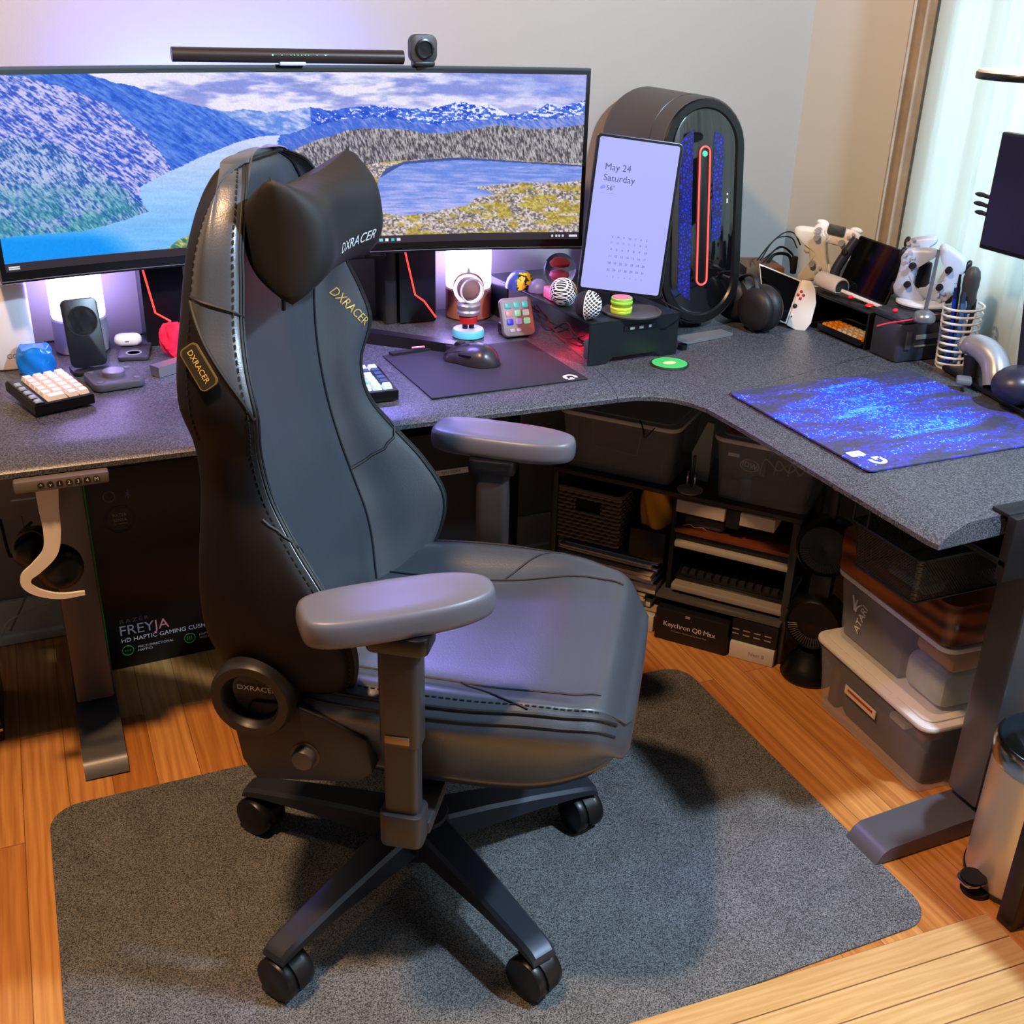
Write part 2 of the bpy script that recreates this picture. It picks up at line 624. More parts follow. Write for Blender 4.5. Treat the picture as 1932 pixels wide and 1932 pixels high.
# ---------------------------------------------------------------- desk
m, nt, b_ = nodes_of('speckled_charcoal_desktop')
tc = nt.nodes.new('ShaderNodeTexCoord')
n1 = nt.nodes.new('ShaderNodeTexNoise'); n1.inputs['Scale'].default_value = 420; n1.inputs['Detail'].default_value = 2
nt.links.new(tc.outputs['Object'], n1.inputs['Vector'])
cr = nt.nodes.new('ShaderNodeValToRGB')
cr.color_ramp.elements[0].position = 0.4; cr.color_ramp.elements[1].position = 0.68
cr.color_ramp.elements[0].color = (*lin((40, 42, 48)), 1); cr.color_ramp.elements[1].color = (*lin((100, 102, 111)), 1)
nt.links.new(n1.outputs[0], cr.inputs[0]); nt.links.new(cr.outputs[0], b_.inputs['Base Color'])
b_.inputs['Roughness'].default_value = 0.36
bp = nt.nodes.new('ShaderNodeBump'); bp.inputs['Strength'].default_value = 0.35; bp.inputs['Distance'].default_value = 0.001
nt.links.new(n1.outputs[0], bp.inputs['Height']); nt.links.new(bp.outputs[0], b_.inputs['Normal'])
DESKM = m
ZD = 0.73
desk = thing('standing_desk', 'large L-shaped standing desk with dark speckled top and grey legs', 'desk', (0.6, 2.1, 0))
def L(p):   # world -> desk frame
    return (p[0] - 0.6, p[1] - 2.1, p[2] if len(p) > 2 else 0)
XL, XB, YE = -0.45, 1.885, 1.095
XI, YF = 1.192, 1.853
# inner outline of the front edge (outermost line) and the parallel crease line, left to right
arc = [(1.02, 1.80), (1.087, 1.851), (1.123, 1.838), (1.154, 1.815), (1.176, 1.782), (1.188, 1.741)]
def offs(path, d):
    out = []
    for i, p in enumerate(path):
        a = Vector(path[max(i - 1, 0)]); c = Vector(path[min(i + 1, len(path) - 1)])
        t = (c - a).normalized(); nrm = Vector((-t.y, t.x))
        out.append((p[0] + nrm.x * d, p[1] + nrm.y * d))
    return out
def top_piece(path, back, parent, name, e0=None, e1=None):
    """path: front edge points; back: matching points of the rear edge"""
    b = MB()
    prof = [(0.0, 0.700), (0.0, 0.7085), (0.004, 0.7125), (0.014, 0.7170), (0.032, 0.7225), (0.052, 0.7275), (0.070, ZD)]
    rows = []
    for d, z in prof:
        q = offs(path, d)
        if e0: q[0] = (path[0][0] + e0[0] * d, path[0][1] + e0[1] * d)
        if e1: q[-1] = (path[-1][0] + e1[0] * d, path[-1][1] + e1[1] * d)
        rows.append([L((x, y, z)) for x, y in q])
    rows.append([L((x, y, ZD)) for x, y in back])
    rows.append([L((x, y, 0.700)) for x, y in back])
    rows.append(rows[0])
    b.grid(rows)
    k = len(rows[0])
    for j in (0, k - 1):
        pts = [r[j] for r in rows[:-1]]
        b.add(pts, [tuple(range(len(pts)))])
    return b.build(name, DESKM, parent, smooth=30)
g = 0.0012
sa = (1.0, YF)
left_path = [(XL, YF), (0.3, YF), (1.047, YF)]
left_back = [(XL, 2.53), (0.3, 2.53), (1.12, 2.53)]
top_piece(left_path, left_back, desk, 'left_tabletop', None, (.1, 1.0))
cpath = [(1.047 + g, YF)] + arc[1:]
cback = [(1.12 + g, 2.53), (1.3, 2.53), (1.6, 2.53), (XB, 2.53), (XB, 2.3), (XB, 1.92)]
top_piece(cpath, cback, desk, 'corner_tabletop', (.1, 1.0), (1.0, .25))
rpath = [(1.188, 1.741 - g), (XI, 1.64), (XI, 1.4), (XI, YE + 0.03), (XI + 0.004, YE + 0.01)]
rback = [(XB, 1.92 - g), (XB, 1.7), (XB, 1.4), (XB, YE + 0.06), (XB, YE + 0.05)]
top_piece(rpath, rback, desk, 'right_tabletop', (1.0, .25), None)
LEGM = mat('grey_powder_coat', (92, 90, 92), 0.38, 0.3)
def leg(x, y, dx, dy, foot_dir):
    fx = -dx
    l = MB().box(L((x, y, 0.38)), (0.075 if foot_dir == 'y' else 0.105, 0.105 if foot_dir == 'y' else 0.075, 0.64), bev=0.006).build('leg', LEGM, desk)
    b = MB()
    # foot bar with bevelled toe
    w_ = 0.042
    for s in (1,):
        pr = [(-0.245, 0.0), (-0.23, 0.022), (-0.215, 0.030), (-0.05, 0.038), (0.30, 0.038), (0.32, 0.0)]
        vs = []
        for sy in (-w_, w_):
            for q, z in pr:
                if foot_dir == 'y':
                    p = (x + sy, y + q, z + 0.004)
                else:
                    p = (x + q + fx, y + sy, z + 0.004)
                vs.append(L(p))
        n = len(pr)
        fs = [tuple(range(n)), tuple(range(n, 2 * n))[::-1]] + [(i, (i + 1) % n, n + (i + 1) % n, n + i) for i in range(n)]
        b.add(vs, fs)
    b.box(L((x + (0 if foot_dir == 'y' else -0.2), y + (-0.2 if foot_dir == 'y' else 0), 0.003)), (0.03, 0.03, 0.006), SOFT)
    b.mats = []
    b.mi = [0] * len(b.f)
    b.build('foot', LEGM, l)
    l2 = MB().box(L((x, y, 0.69)), (0.09, 0.4, 0.02) if foot_dir == 'y' else (0.4, 0.09, 0.02)).build('bracket', LEGM, l)
leg(-0.008, 2.185, 0, 0, 'y')
leg(1.552, 1.205, 0.037, 0, 'x')
pc_ = ony(940, 950, 2.3)
MB().box(L((pc_.x, 2.3, 0.38)), (0.08, 0.08, 0.64), bev=0.006, rz=PI / 4).build('leg', mat('dark_blue_grey_steel', (40, 50, 60), 0.3, 0.5), desk)
MB().box(L((0.5, 2.25, 0.672)), (1.0, 0.06, 0.03)).build('crossbar', LEGM, desk)
MB().box(L((1.5, 1.65, 0.672)), (0.06, 0.9, 0.03)).build('crossbar', LEGM, desk)
# keypad under the front edge
ha = onz(60, 925, 0.69); 
hk = MB().box((0, 0, 0), (0.150, 0.05, 0.022), mat('keypad_brown_grey', (96, 88, 84), 0.5), bev=0.005)
hk.at((0, 0, 0))
KP = hk.build('control_panel', None, desk, loc=L((-0.005, YF + 0.008, 0.687)))
b = MB()
for i, ch in enumerate(['^', 'v', '1', '2', '3', '4', 'M']):
    x = -0.033 + i * 0.0145
    b.at((x, -0.0256, 0.001), (PI / 2, 0, 0)).lathe([(0.0055, 0), (0.0055, 0.0012)], BLK2, 14)
    b.M = Matrix.Identity(4)
    b.text(ch, 0.009, frame((x, -0.0272, 0.001), (1, 0, 0), (0, 0, 1)), mat('white_print', (220, 220, 225), 0.6), 0.0002)
b.build('button', None, KP)
# ---------------------------------------------------------------- gaming chair
LEA = mat('black_leather', (58, 62, 69), 0.33, bump=0.12, bscale=420, spec=0.9)
LEAS = mat('leather_piping', (12, 12, 13), 0.6)
SHELL = mat('black_suede_shell', (13, 10, 10), 0.6, spec=.25)
STI = mat('dark_thread', (8, 8, 9), 0.8)
GOLD = mat('gold_print', (214, 178, 92), 0.4, 0.3)
CHP = mat('chair_black_plastic', (24, 21, 22), 0.42)
ch = thing('gaming_chair', 'black leather gaming chair with neck pillow on a charcoal felt mat', 'chair', (0.485, 1.459, 0.004), math.radians(-34))
zz = [.500, .54, .58, .63, .70, .76, .82, .88, .95, 1.00, 1.05, 1.10, 1.14, 1.175, 1.20, 1.22, 1.232]
cu = [-.10, -.11, -.118, -.13, -.155, -.172, -.187, -.197, -.205, -.207, -.206, -.205, -.204, -.204, -.205, -.207, -.212]
ww = [.205, .245, .265, .277, .272, .255, .237, .237, .262, .252, .228, .208, .193, .172, .150, .122, .085]
fu = [-.07, -.035, -.02, -.018, -.055, -.10, -.138, -.150, -.140, -.152, -.165, -.170, -.174, -.178, -.183, -.192, -.206]
ru = [-.21, -.225, -.235, -.243, -.248, -.25, -.252, -.255, -.258, -.26, -.262, -.262, -.258, -.251, -.243, -.232, -.220]
iw = [.11, .125, .14, .15, .155, .15, .148, .146, .15, .155, .160, .152, .140, .124, .106, .082, .055]


def bsec(z, half):
    """half section of the backrest at height z, front centre to rear centre"""
    g = lambda a: float(cat(zz, a, z)[0])
    c, w_, f, r, i = g(cu), g(ww), g(fu), g(ru), g(iw)
    th = 0.0 if z < 1.2 else (z - 1.2) / 0.07 * 0.0
    raw = [(c, 0), (c, i * 0.5), (c + 0.003, i), ((c + f) / 2 + 0.012, (i + w_ - 0.02) / 2 + 0.004), (f, w_ - 0.026), (f - 0.006, w_ - 0.010), (f - 0.026, w_),
           ((f + r) / 2, w_ + 0.002), (r + 0.02, w_ - 0.020), (r, w_ - 0.050), (r - 0.015, w_ * 0.5), (r - 0.02, 0)]
    t = list(range(len(raw)))
    T_ = np.linspace(0, len(raw) - 1, (len(raw) - 1) * 5 + 1)
    X = cat(t, [p[0] for p in raw], T_); Y = cat(t, [p[1] for p in raw], T_)
    return [(x, y * half, z) for x, y in zip(X, Y)]


Z = np.concatenate([np.linspace(.50, 1.17, 54), np.linspace(1.175, 1.232, 13)])
def zb_of(i):
    return .945 + .135 * min(max((i - 23) / 15, 0), 1)


def bgrid(rows, i0, lea_to=99):
    """rows of section points starting at section index i0; leather in front and above, suede shell below"""
    b = MB()
    C_ = len(rows[0])
    b.mslot(LEA); b.mslot(SHELL)
    b.v = [tuple(p) for r in rows for p in r]
    R0 = [0] * C_
    for k in range(C_):
        ii = i0 + k
        if ii >= 23:
            zt_ = zb_of(ii)
            r0 = int(np.argmin(abs(Z - zt_)))
            if k and i0 + k - 1 >= 23:
                r0 = min(max(r0, R0[k - 1]), R0[k - 1] + 1)
            R0[k] = r0
            b.v[r0 * C_ + k] = tuple(bsec(zt_, 1 if rows[0][5][1] > 0 else -1)[ii])
    for r in range(len(rows) - 1):
        for k in range(C_ - 1):
            A_, B_ = R0[k], R0[k + 1]
            q = (r * C_ + k, r * C_ + k + 1, (r + 1) * C_ + k + 1, (r + 1) * C_ + k)
            if B_ == A_ + 1 and r == A_ and i0 + k >= 23:
                b.f += [(q[0], q[1], q[2]), (q[0], q[2], q[3])]; b.mi += [1, 0]
            else:
                b.f.append(q); b.mi.append(0 if r >= A_ or i0 + k < 23 else 1)
    return b


for hv, nm in ((1, 'side_bolster'), (-1, 'side_bolster')):
    secs = [bsec(z, hv) for z in Z]
    bgrid([s[10:39] for s in secs], 10).build(nm, None, ch, smooth=60)
both = []
shell = []
for z in Z:
    A = bsec(z, 1); B_ = bsec(z, -1)
    both.append(B_[0:11][::-1] + A[1:11])
    shell.append(A[38:] + B_[38:-1][::-1])
bk = MB().grid(both)
CENT = bk
bk.build('backrest', LEA, ch, smooth=60)
b = MB().grid(shell)
for z in (Z[0], Z[-1]):
    A = bsec(z, 1); B_ = bsec(z, -1)
    loop = A + B_[1:-1][::-1]
    cxm = sum(p[0] for p in loop) / len(loop)
    sg = 1 if z > 1 else -1
    cap_ = b if z < 1 else MB()
    cap_.grid([[(cxm + (x - cxm) * q, y * q, zq + sg * h_) for x, y, zq in loop] for q, h_ in ((1, 0), (.93, .0035), (.75, .0065), (.4, .008), (.02, .0085))], wrap=True)
    if z > 1:
        cap_.build('headrest_top', LEA, ch, smooth=60)
b.build('back_shell', SHELL, ch, smooth=60)
bolster_far = MB().grid([bsec(z, 1)[8:40] for z in Z]).bvh()
bolster_near = MB().grid([bsec(z, -1)[8:40] for z in Z]).bvh()


def seam(path, r, parent, name='piping', m=LEAS):
    return MB().tube(path, r, m, 6).build(name, m, parent)


def stitches(paths, parent, r=0.0011, dash=0.006, gapd=0.004):
    b = MB()
    for P in paths:
        P = [Vector(p) for p in P]
        acc = 0.0; on = None
        L_ = [0]
        for i in range(1, len(P)):
            L_.append(L_[-1] + (P[i] - P[i - 1]).length)
        tot = L_[-1]; s_ = 0
        def pt(x):
            i = min(max(int(np.searchsorted(L_, x)) - 1, 0), len(P) - 2)
            return P[i].lerp(P[i + 1], (x - L_[i]) / max(L_[i + 1] - L_[i], 1e-9))
        while s_ + dash < tot:
            b.tube([pt(s_), pt(s_ + dash)], r, STI, 4)
            s_ += dash + gapd
    return b.build('stitching', STI, parent)


sp = []
for hv in (1, -1):
    sp.append([Vector(bsec(z, hv)[25]) + Vector((0.0008, hv * 0.0012, 0)) for z in Z])
    sp.append([Vector(bsec(z, hv)[38]) + Vector((0, hv * 0.0012, 0)) for z in Z if z > .9])
    seam([Vector(bsec(zb_of(i), hv)[i]) + Vector((0, hv * .0006, 0)) for i in range(22, 39)], 0.0026, ch)
    # diagonal seams across each bolster
    seam([Vector(bsec(0.80 - 0.09 * k / 12, hv)[28 - int(18 * k / 12)]) + Vector((0.0008, 0, 0)) for k in range(13)], 0.0026, ch)
    seam([Vector(bsec(1.085 - 0.045 * (k / 14) ** 1.5, hv)[38 - 2 * k]) + Vector((0.0004, hv * 0.0004, 0)) for k in range(15)], 0.0024, ch)
for k_, r_ in ((10, .0026), (20, .0024), (22, .0024)):
    seam([bsec(z, -1)[k_] for z in Z if z > 0.52] + [bsec(z, 1)[k_] for z in Z[::-1] if z > 0.52], r_, ch)
stitches(sp[:1] + sp[1:2], ch).name = 'stitching'
stitches(sp[2:], ch)
# headrest inset outline
# lettering on the far bolster, following the shoulder line
def txt_on(px0, py0, px1, py1, upx, upy, bv, label, size, m, parent, **k):
    pass


Mi = ch.matrix_basis.inverted() if False else (Matrix.Translation((0.485, 1.459, 0.004)) @ Matrix.Rotation(math.radians(-34), 4, 'Z')).inverted()


def loc_hit(px, py, bv):
    """point of the chair surface seen at a pixel, in the chair frame"""
    o = Mi @ Vector(CP); d = (Mi.to_3x3() @ Vector(ray(px, py))).normalized()
    h = bv.ray_cast(o, d)
    return h[0], h[1]


def letter(text, p0, p1, size, bv, m, parent, name='lettering', flip=1, **k):
    a, na = loc_hit(*p0, bv); c, nc = loc_hit(*p1, bv)
    if a is None or c is None:
        print('LETTER MISS', text, a, c); return
    n_ = (na + nc).normalized()
    if n_.dot(Mi @ Vector(CP) - a) < 0:
        n_ = -n_
    x = (c - a)
    F = frame((a + c) / 2, x, n_.cross(x))
    probe = MB().text(text, size, Matrix.Identity(4), m, **dict(k, squash=1.0))
    k['squash'] = x.length / (max(v[0] for v in probe.v) - min(v[0] for v in probe.v))
    return MB().text(text, size, F, m, onto=bv, **k).build(name, m, parent, smooth=0)


letter('DXRACER', (624, 545), (690, 608), 0.022, bolster_far, GOLD, ch, shear=0.3, squash=1.15)
# gold label tab on the near side seam
a, na = loc_hit(383, 690, bolster_near)
if a is not None:
    a2, _ = loc_hit(372, 668, bolster_near); a3, _ = loc_hit(398, 712, bolster_near)
    n_ = na if na.dot(Mi @ Vector(CP) - a) > 0 else -na
    F = frame(a + n_ * 0.004, (a3 - a2), n_.cross(a3 - a2))
    tb = MB(); tb.M = F
    tb.slab(rrect(.062, .026, .007, cy=-.004), -.0015, .0012, mat('label_bronze_edge', (96, 78, 44), 0.4))
    tb.slab(rrect(.058, .022, .006, cy=-.004), 0, .0018, mat('label_black2', (34, 28, 16), 0.4))
    tb.M = Matrix.Identity(4)
    tb.text('DXRACER', 0.0105, F @ Matrix.Translation((0, -0.004, 0.002)), GOLD, 0.0004)
    plab(tb.build('label_tab', None, ch), 'black and gold sewn label tab')
# white thread line on the near bolster
p = [loc_hit(x, y, bolster_near)[0] for x, y in ((465, 672), (476, 710), (486, 745), (496, 795))]
if all(q is not None for q in p):
    MB().tube(bez([q + Vector((.001, -.001, 0)) for q in p], 6), 0.0013, mat('silver_thread', (190, 190, 185), 0.5)).build('trim_line', None, ch)
else:
    print('trim miss', p)

# neck pillow
PIL = mat('black_velvet', (15, 13, 14), 0.7)
def pil_pt(s_, t_, side):
    th_ = 0.060 * max(0, (1 - abs(s_) ** 5) * (1 - abs(t_) ** 3.2)) ** 0.55 * (1 - .18 * math.cos(PI * s_) * (1 - t_ * t_))
    y = -0.020 + 0.152 * s_ * (1 - .045 * (1 - t_ * t_) * abs(s_) ** 6)
    z = 0.070 * t_ * (1 + .16 * s_ ** 4) - (.013 * (1 - s_ * s_) if t_ > 0 else 0) * t_
    wr = .0008 * math.sin(s_ * 38 + t_ * 3) * (1 - abs(s_)) * max(t_, 0)
    return (side * (th_ + wr) + .020 * s_ * s_, y, z)


NS = 41
G = [[pil_pt(-1 + 2 * i / (NS - 1), -1 + 2 * k / 24, side) for k in range(25)] for side in (1, -1) for i in range(NS)]
pm = MB().at((-.140, 0, 1.150), (0, -0.12, 0)).grid(G[:NS]).grid(G[NS:])
pil = pm.build('neck_pillow', PIL, ch, smooth=180)
plab(pil, 'black velvet neck pillow')
tx_ = MB().text('DXRACER', 1.0, Matrix.Identity(4), None, shear=0.35)
x0_, x1_ = min(v[0] for v in tx_.v), max(v[0] for v in tx_.v)
PM_ = Matrix.Translation((-.140, 0, 1.150)) @ Matrix.Rotation(-0.12, 4, 'Y')
tx_.v = [tuple(PM_ @ (Vector(pil_pt(-.16 + .74 * (v[0] - x0_) / (x1_ - x0_), -.50 + .26 * v[1], 1)) + Vector((.0011, 0, 0)))) for v in tx_.v]
tx_.build('lettering', mat('silver_print', (200, 200, 200), 0.5), pil, smooth=0)
MB().tube([(-.14, -.13, 1.082), (-.138, -.131, 1.068), (-.139, -.13, 1.056)], 0.003, PIL, 6).build('zip_pull', PIL, pil)

# seat cushion: sections along the length
def seat_sec(t):
    """t 0 rear .. 1 front, closed section in (y, z)"""
    u_ = -0.20 + 0.555 * t
    hw = float(cat([0, .15, .4, .7, .86, .95, 1.0], [.20, .245, .268, .262, .245, .222, .185], t)[0])
    zt = float(cat([0, .3, .6, .85, .95, 1.0], [.528, .522, .526, .540, .532, .500], t)[0])
    zb_ = float(cat([0, .3, .6, .85, .95, 1.0], [.545, .553, .556, .550, .534, .500], t)[0])
    bot = float(cat([0, .5, .85, 1.0], [.40, .395, .40, .43], t)[0])
    inn = float(cat([0, .5, .9, 1.0], [.14, .155, .17, .15], t)[0])
    half = [(0, zt), (inn * 0.6, zt), (inn, zt + 0.003), ((inn + hw) / 2, zb_), (hw - 0.025, zb_ - 0.006), (hw - 0.004, zb_ - 0.028), (hw - .002, zb_ - 0.050), (hw - 0.020, (zb_ + bot) / 2 - .02), (hw - 0.048, bot + 0.012), (hw - 0.065, bot), (0, bot)]
    tt = list(range(len(half)))
    T_ = np.linspace(0, len(half) - 1, 41)
    Y = cat(tt, [p[0] for p in half], T_); Zs = cat(tt, [p[1] for p in half], T_)
    return u_, list(zip(Y, Zs))


TT = list(np.linspace(0, .85, 24)) + list(np.linspace(.87, 1.0, 12))
G = []
for t in TT:
    u_, h = seat_sec(t)
    G.append([(u_, y, z) for y, z in h] + [(u_, -y, z) for y, z in h[1:-1][::-1]])
u_, h = seat_sec(1.0)
G.append([(u_ + 0.008, y * 0.9, 0.468 + (z - 0.465) * 0.8) for _, y, z in G[-1]])
G.append([(u_ + 0.010, y * 0.5, 0.468 + (z - 0.465) * 0.4) for _, y, z in G[-2]])
sm = MB().grid(G, wrap=True, caps=True)
seat = sm.build('seat', LEA, ch, smooth=70)
sb = sm.bvh()
for hv in (1, -1):
    idx = lambda t, k: (lambda q: Vector((q[0], hv * q[1][k][0], q[1][k][1])))(seat_sec(t))
    seam([idx(t, 8) + Vector((0, 0, .0005)) for t in TT if .12 < t < .93], 0.0022, seat)
    seam([idx(t, 17) + Vector((0, hv * .001, .0015)) for t in TT if t < .985], 0.0028, seat)
    seam([idx(t, 19) + Vector((0, hv * .001, .0015)) for t in TT if t < .985], 0.0020, seat)
    seam([idx(.56 + .2 * k / 8, 8 + int(k)) + Vector((0, 0, .0006)) for k in range(9)], 0.0018, seat)
stitches([[idx(t, k) + Vector((0, 0, .001)) if hv_ < 0 else Vector((idx(t, k).x, -idx(t, k).y, idx(t, k).z + .001)) for t in TT if t < .95] for k in (15,) for hv_ in (1, -1)], seat)

# recliner, arm brackets, arms
def off_v(px, py, v_):
    """pixel -> chair frame on the plane y = v_"""
    o = Mi @ Vector(CP); d = Mi.to_3x3() @ Vector(ray(px, py))
    t = (v_ - o.y) / d.y
    return o + d * t


for s in (-1, 1):
    cover = [off_v(x, y, -.275) for x, y in ((452, 1440), (438, 1385), (470, 1330), (545, 1338), (604, 1362), (686, 1405), (700, 1468), (670, 1486), (480, 1478))]
    b = MB()
    n = len(cover)
    vs = [(p.x, s * .265, p.z) for p in cover] + [(p.x, s * .19, p.z) for p in cover]
    bm = bmesh.new()
    A = [bm.verts.new(v) for v in vs[:n]]; B2 = [bm.verts.new(v) for v in vs[n:]]
    bm.faces.new(A); bm.faces.new(B2[::-1])
    for i in range(n):
        bm.faces.new((A[i], B2[i], B2[(i + 1) % n], A[(i + 1) % n]))
    bmesh.ops.recalc_face_normals(bm, faces=list(bm.faces))
    bmesh.ops.bevel(bm, geom=list(bm.edges), offset=0.004, segments=2, profile=.5, affect='EDGES', clamp_overlap=True)
    b.bm(bm, CHP)
    cov = b.build('recliner_cover', CHP, ch)
    pc = off_v(470, 1326, -.29)
    d = MB().at((pc.x, s * .205, pc.z), (-s * PI / 2, 0, 0))
    R_ = 0.060
    d.lathe([(R_, 0), (R_, .078), (R_ - .004, .085), (R_ * .72, .085), (R_ * .66, .080), (R_ * .6, .058), (R_ * .5, .054), (0.001, .054)], CHP, 40)
    hub = d.build('recliner_hub', CHP, ch)
    t_ = MB()
    t_.text('DXRACER', 0.011, frame((pc.x, s * .262, pc.z + .004), (-s, 0, 0), (0, 0, 1)), mat('white_print', (220, 220, 225), 0.6), 0.0004, squash=1.2)
    t_.build('lettering', None, hub)
    pk = off_v(571, 1434, -.275)
    k_ = MB().at((pk.x, s * .262, pk.z), (-s * PI / 2, 0, 0)).lathe([(.022, 0), (.022, .004), (.017, .004), (.017, .014), (.015, .017), (.001, .015)], mat('knob_grey_brown', (72, 66, 64), 0.45), 28)
    k_.build('knob', None, cov)

ARMM = mat('armrest_soft_plastic', (92, 90, 98), 0.38)
for s, pa, pb_ in ((-1, (575, 1152), (925, 1104)), (1, (832, 792), (1064, 830))):
    A = Mi @ onz(*pa, .735); B2 = Mi @ onz(*pb_, .735)
    # middle line of the pad
    if s < 0:
        A = Mi @ Vector((0.250, 1.200, .735)); B2 = Mi @ Vector((0.497, 1.190, .735))
    else:
        A = Mi @ Vector((0.658, 1.752, .735)); B2 = Mi @ Vector((0.803, 1.632, .735))
    mid = (A + B2) / 2; ang = math.atan2(B2.y - A.y, B2.x - A.x); ln = 0.262
    out = []
    for k in range(48):
        a = 2 * PI * k / 48
        ca, sa = math.cos(a), math.sin(a)
        e = 0.55
        x = ln / 2 * (abs(ca) ** e) * (1 if ca > 0 else -1)
        wdt = 0.052 if x < 0 else 0.052 - 0.010 * (x / (ln / 2)) ** 2
        y = wdt * (abs(sa) ** (0.5 if x < 0 else 0.75)) * (1 if sa > 0 else -1)
        out.append((x, y))
    b = MB().at((mid.x, mid.y, 0), (0, 0, ang))
    rows = []
    for sc_, z in ((.90, .697), (.965, .700), (.995, .708), (1.0, .718), (.985, .727), (.94, .7335), (.85, .7355), (.5, .7350), (.05, .7345)):
        rows.append([(x * (1 - (1 - sc_) * .45), y * sc_, z) for x, y in out] if sc_ > .84 else [(x * sc_ * 1.05, y * sc_, z) for x, y in out])
    b.grid(rows, wrap=True, caps=True)
    pad = b.build('armrest', ARMM, ch, smooth=60)
    px = 0.062
    py = s * 0.298
    post = MB()
    POSTM = mat('arm_post_dark', (50, 46, 47), .4)
    post.slab(rrect(.058, .040, .012, cx=px, cy=py), .52, .685, POSTM, bev=.003)
    post.slab(rrect(.085, .06, .015, cx=px, cy=py), .672, .698, BLK2, bev=.004)
    post.slab(rrect(.048, .032, .008, cx=px, cy=py), .40, .53, POSTM)
    po = post.build('arm_post', None, ch)
    MB().box((px - .002, py + s * .0205, .533), (.034, .003, .012), mat('brushed_bronze_button', (150, 120, 84), .4, .6), bev=.001).build('height_button', None, po)
    br = MB()
    br.slab(rrect(.062, .048, .012, cx=px, cy=py), .350, .405, POSTM, bev=.004)
    br.box((px, s * .18, .364), (.07, .22, .022), POSTM, bev=.004)
    br.build('arm_bracket', None, ch)
b = MB()
b.box((0.0, 0, .372), (.26, .30, .035), DSK, bev=.006)
b.box((0.02, 0, .340), (.16, .12, .04), DSK, bev=.006)
b.cyl((0.02, -.12, .36), (0.02, -.26, .35), .006, CHR)
b.build('tilt_mechanism', None, ch)
MB().lathe([(.024, .10), (.024, .26), (.016, .26), (.016, .35)], BLK, 24).build('gas_lift', BLK, ch)
BASEM = mat('base_black_metal', (52, 56, 66), 0.36, 0.4)
bs = MB().lathe([(.030, .060), (.052, .068), (.058, .085), (.058, .125), (.050, .142), (.026, .146)], BASEM, 30)
base = bs.build('base', BASEM, ch)
CST = mat('caster_black', (17, 18, 20), 0.35)
for k, wa in enumerate((137, -149, -75, 1, 69)):
    a = math.radians(wa + 34)
    c_, s_ = math.cos(a), math.sin(a)
    b = MB().at((0, 0, 0), (0, 0, a))
    secs = []
    for r_, hw, z1, z0 in ((.03, .033, .138, .085), (.12, .030, .131, .088), (.22, .026, .119, .090), (.31, .0235, .106, .088), (.337, .023, .101, .084), (.347, .0225, .094, .082), (.349, .022, .088, .080)):
        secs.append([(r_, -hw, z0), (r_, -hw, z1 - .006), (r_, -hw + .006, z1), (r_, hw - .006, z1), (r_, hw, z1 - .006), (r_, hw, z0)])
    b.grid(secs, wrap=True, caps=True)
    b.build('base_arm', BASEM, base, smooth=30)
    ca = math.radians((35, 32, 25, 12, 60)[k] - 90 + 34)
    cx, cy = c_ * .325, s_ * .325
    cs = MB().at((cx, cy, 0), (0, 0, ca))
    rw = .038
    for q in (-.017, .017):
        cs.M = Matrix.Translation((cx, cy, rw)) @ Matrix.Rotation(ca, 4, 'Z') @ Matrix.Translation((0, q, 0)) @ Matrix.Rotation(PI / 2, 4, 'X')
        cs.lathe([(.006, -.012), (.028, -.0125), (rw - .002, -.010), (rw, -.006), (rw, .006), (rw - .002, .010), (.028, .0125), (.006, .012)], CST, 32)
    cs.M = Matrix.Translation((cx, cy, rw)) @ Matrix.Rotation(ca, 4, 'Z')
    cs.cyl((0, -.015, 0), (0, .015, 0), .012, CST, 16)
    G = []
    for i in range(9):
        t = -0.1 + i * (PI * 0.75) / 8
        G.append([((rw + .004) * math.cos(t), -.011, (rw + .004) * math.sin(t)), ((rw + .004) * math.cos(t), .011, (rw + .004) * math.sin(t)),
                  ((rw - .006) * math.cos(t), .011, (rw - .006) * math.sin(t)), ((rw - .006) * math.cos(t), -.011, (rw - .006) * math.sin(t))])
    cs.grid(G, wrap=True, caps=True)
    cs.cyl((0, 0, .02), (0, 0, .052), .009, CST, 14)
    cs.build('caster', CST, base)
# ---------------------------------------------------------------- curved monitor
mo = thing('curved_monitor', 'ultrawide curved monitor showing a mountain lake landscape', 'monitor', (0.549, 2.38, ZD))
MA = Vector((-0.057, 2.28)); MBp = Vector((1.155, 2.262)); MR = 2.35
ch_ = (MBp - MA); hl = ch_.length / 2; md_ = (MA + MBp) / 2; tx = ch_.normalized(); ny = Vector((-tx.y, tx.x))
half = math.asin(hl / MR)
ZB, ZT = 0.922, 1.302


def mp(f, z, d=0.0):
    """f 0..1 across the monitor, z height, d towards the viewer -> monitor frame"""
    a = (f * 2 - 1) * half
    q = md_ + tx * ((MR - d) * math.sin(a)) + ny * ((MR - d) * math.cos(a) - MR * math.cos(half))
    tilt = -(z - 1.11) * 0.0
    return (q.x - 0.549, q.y - 2.38 + tilt, z - ZD)


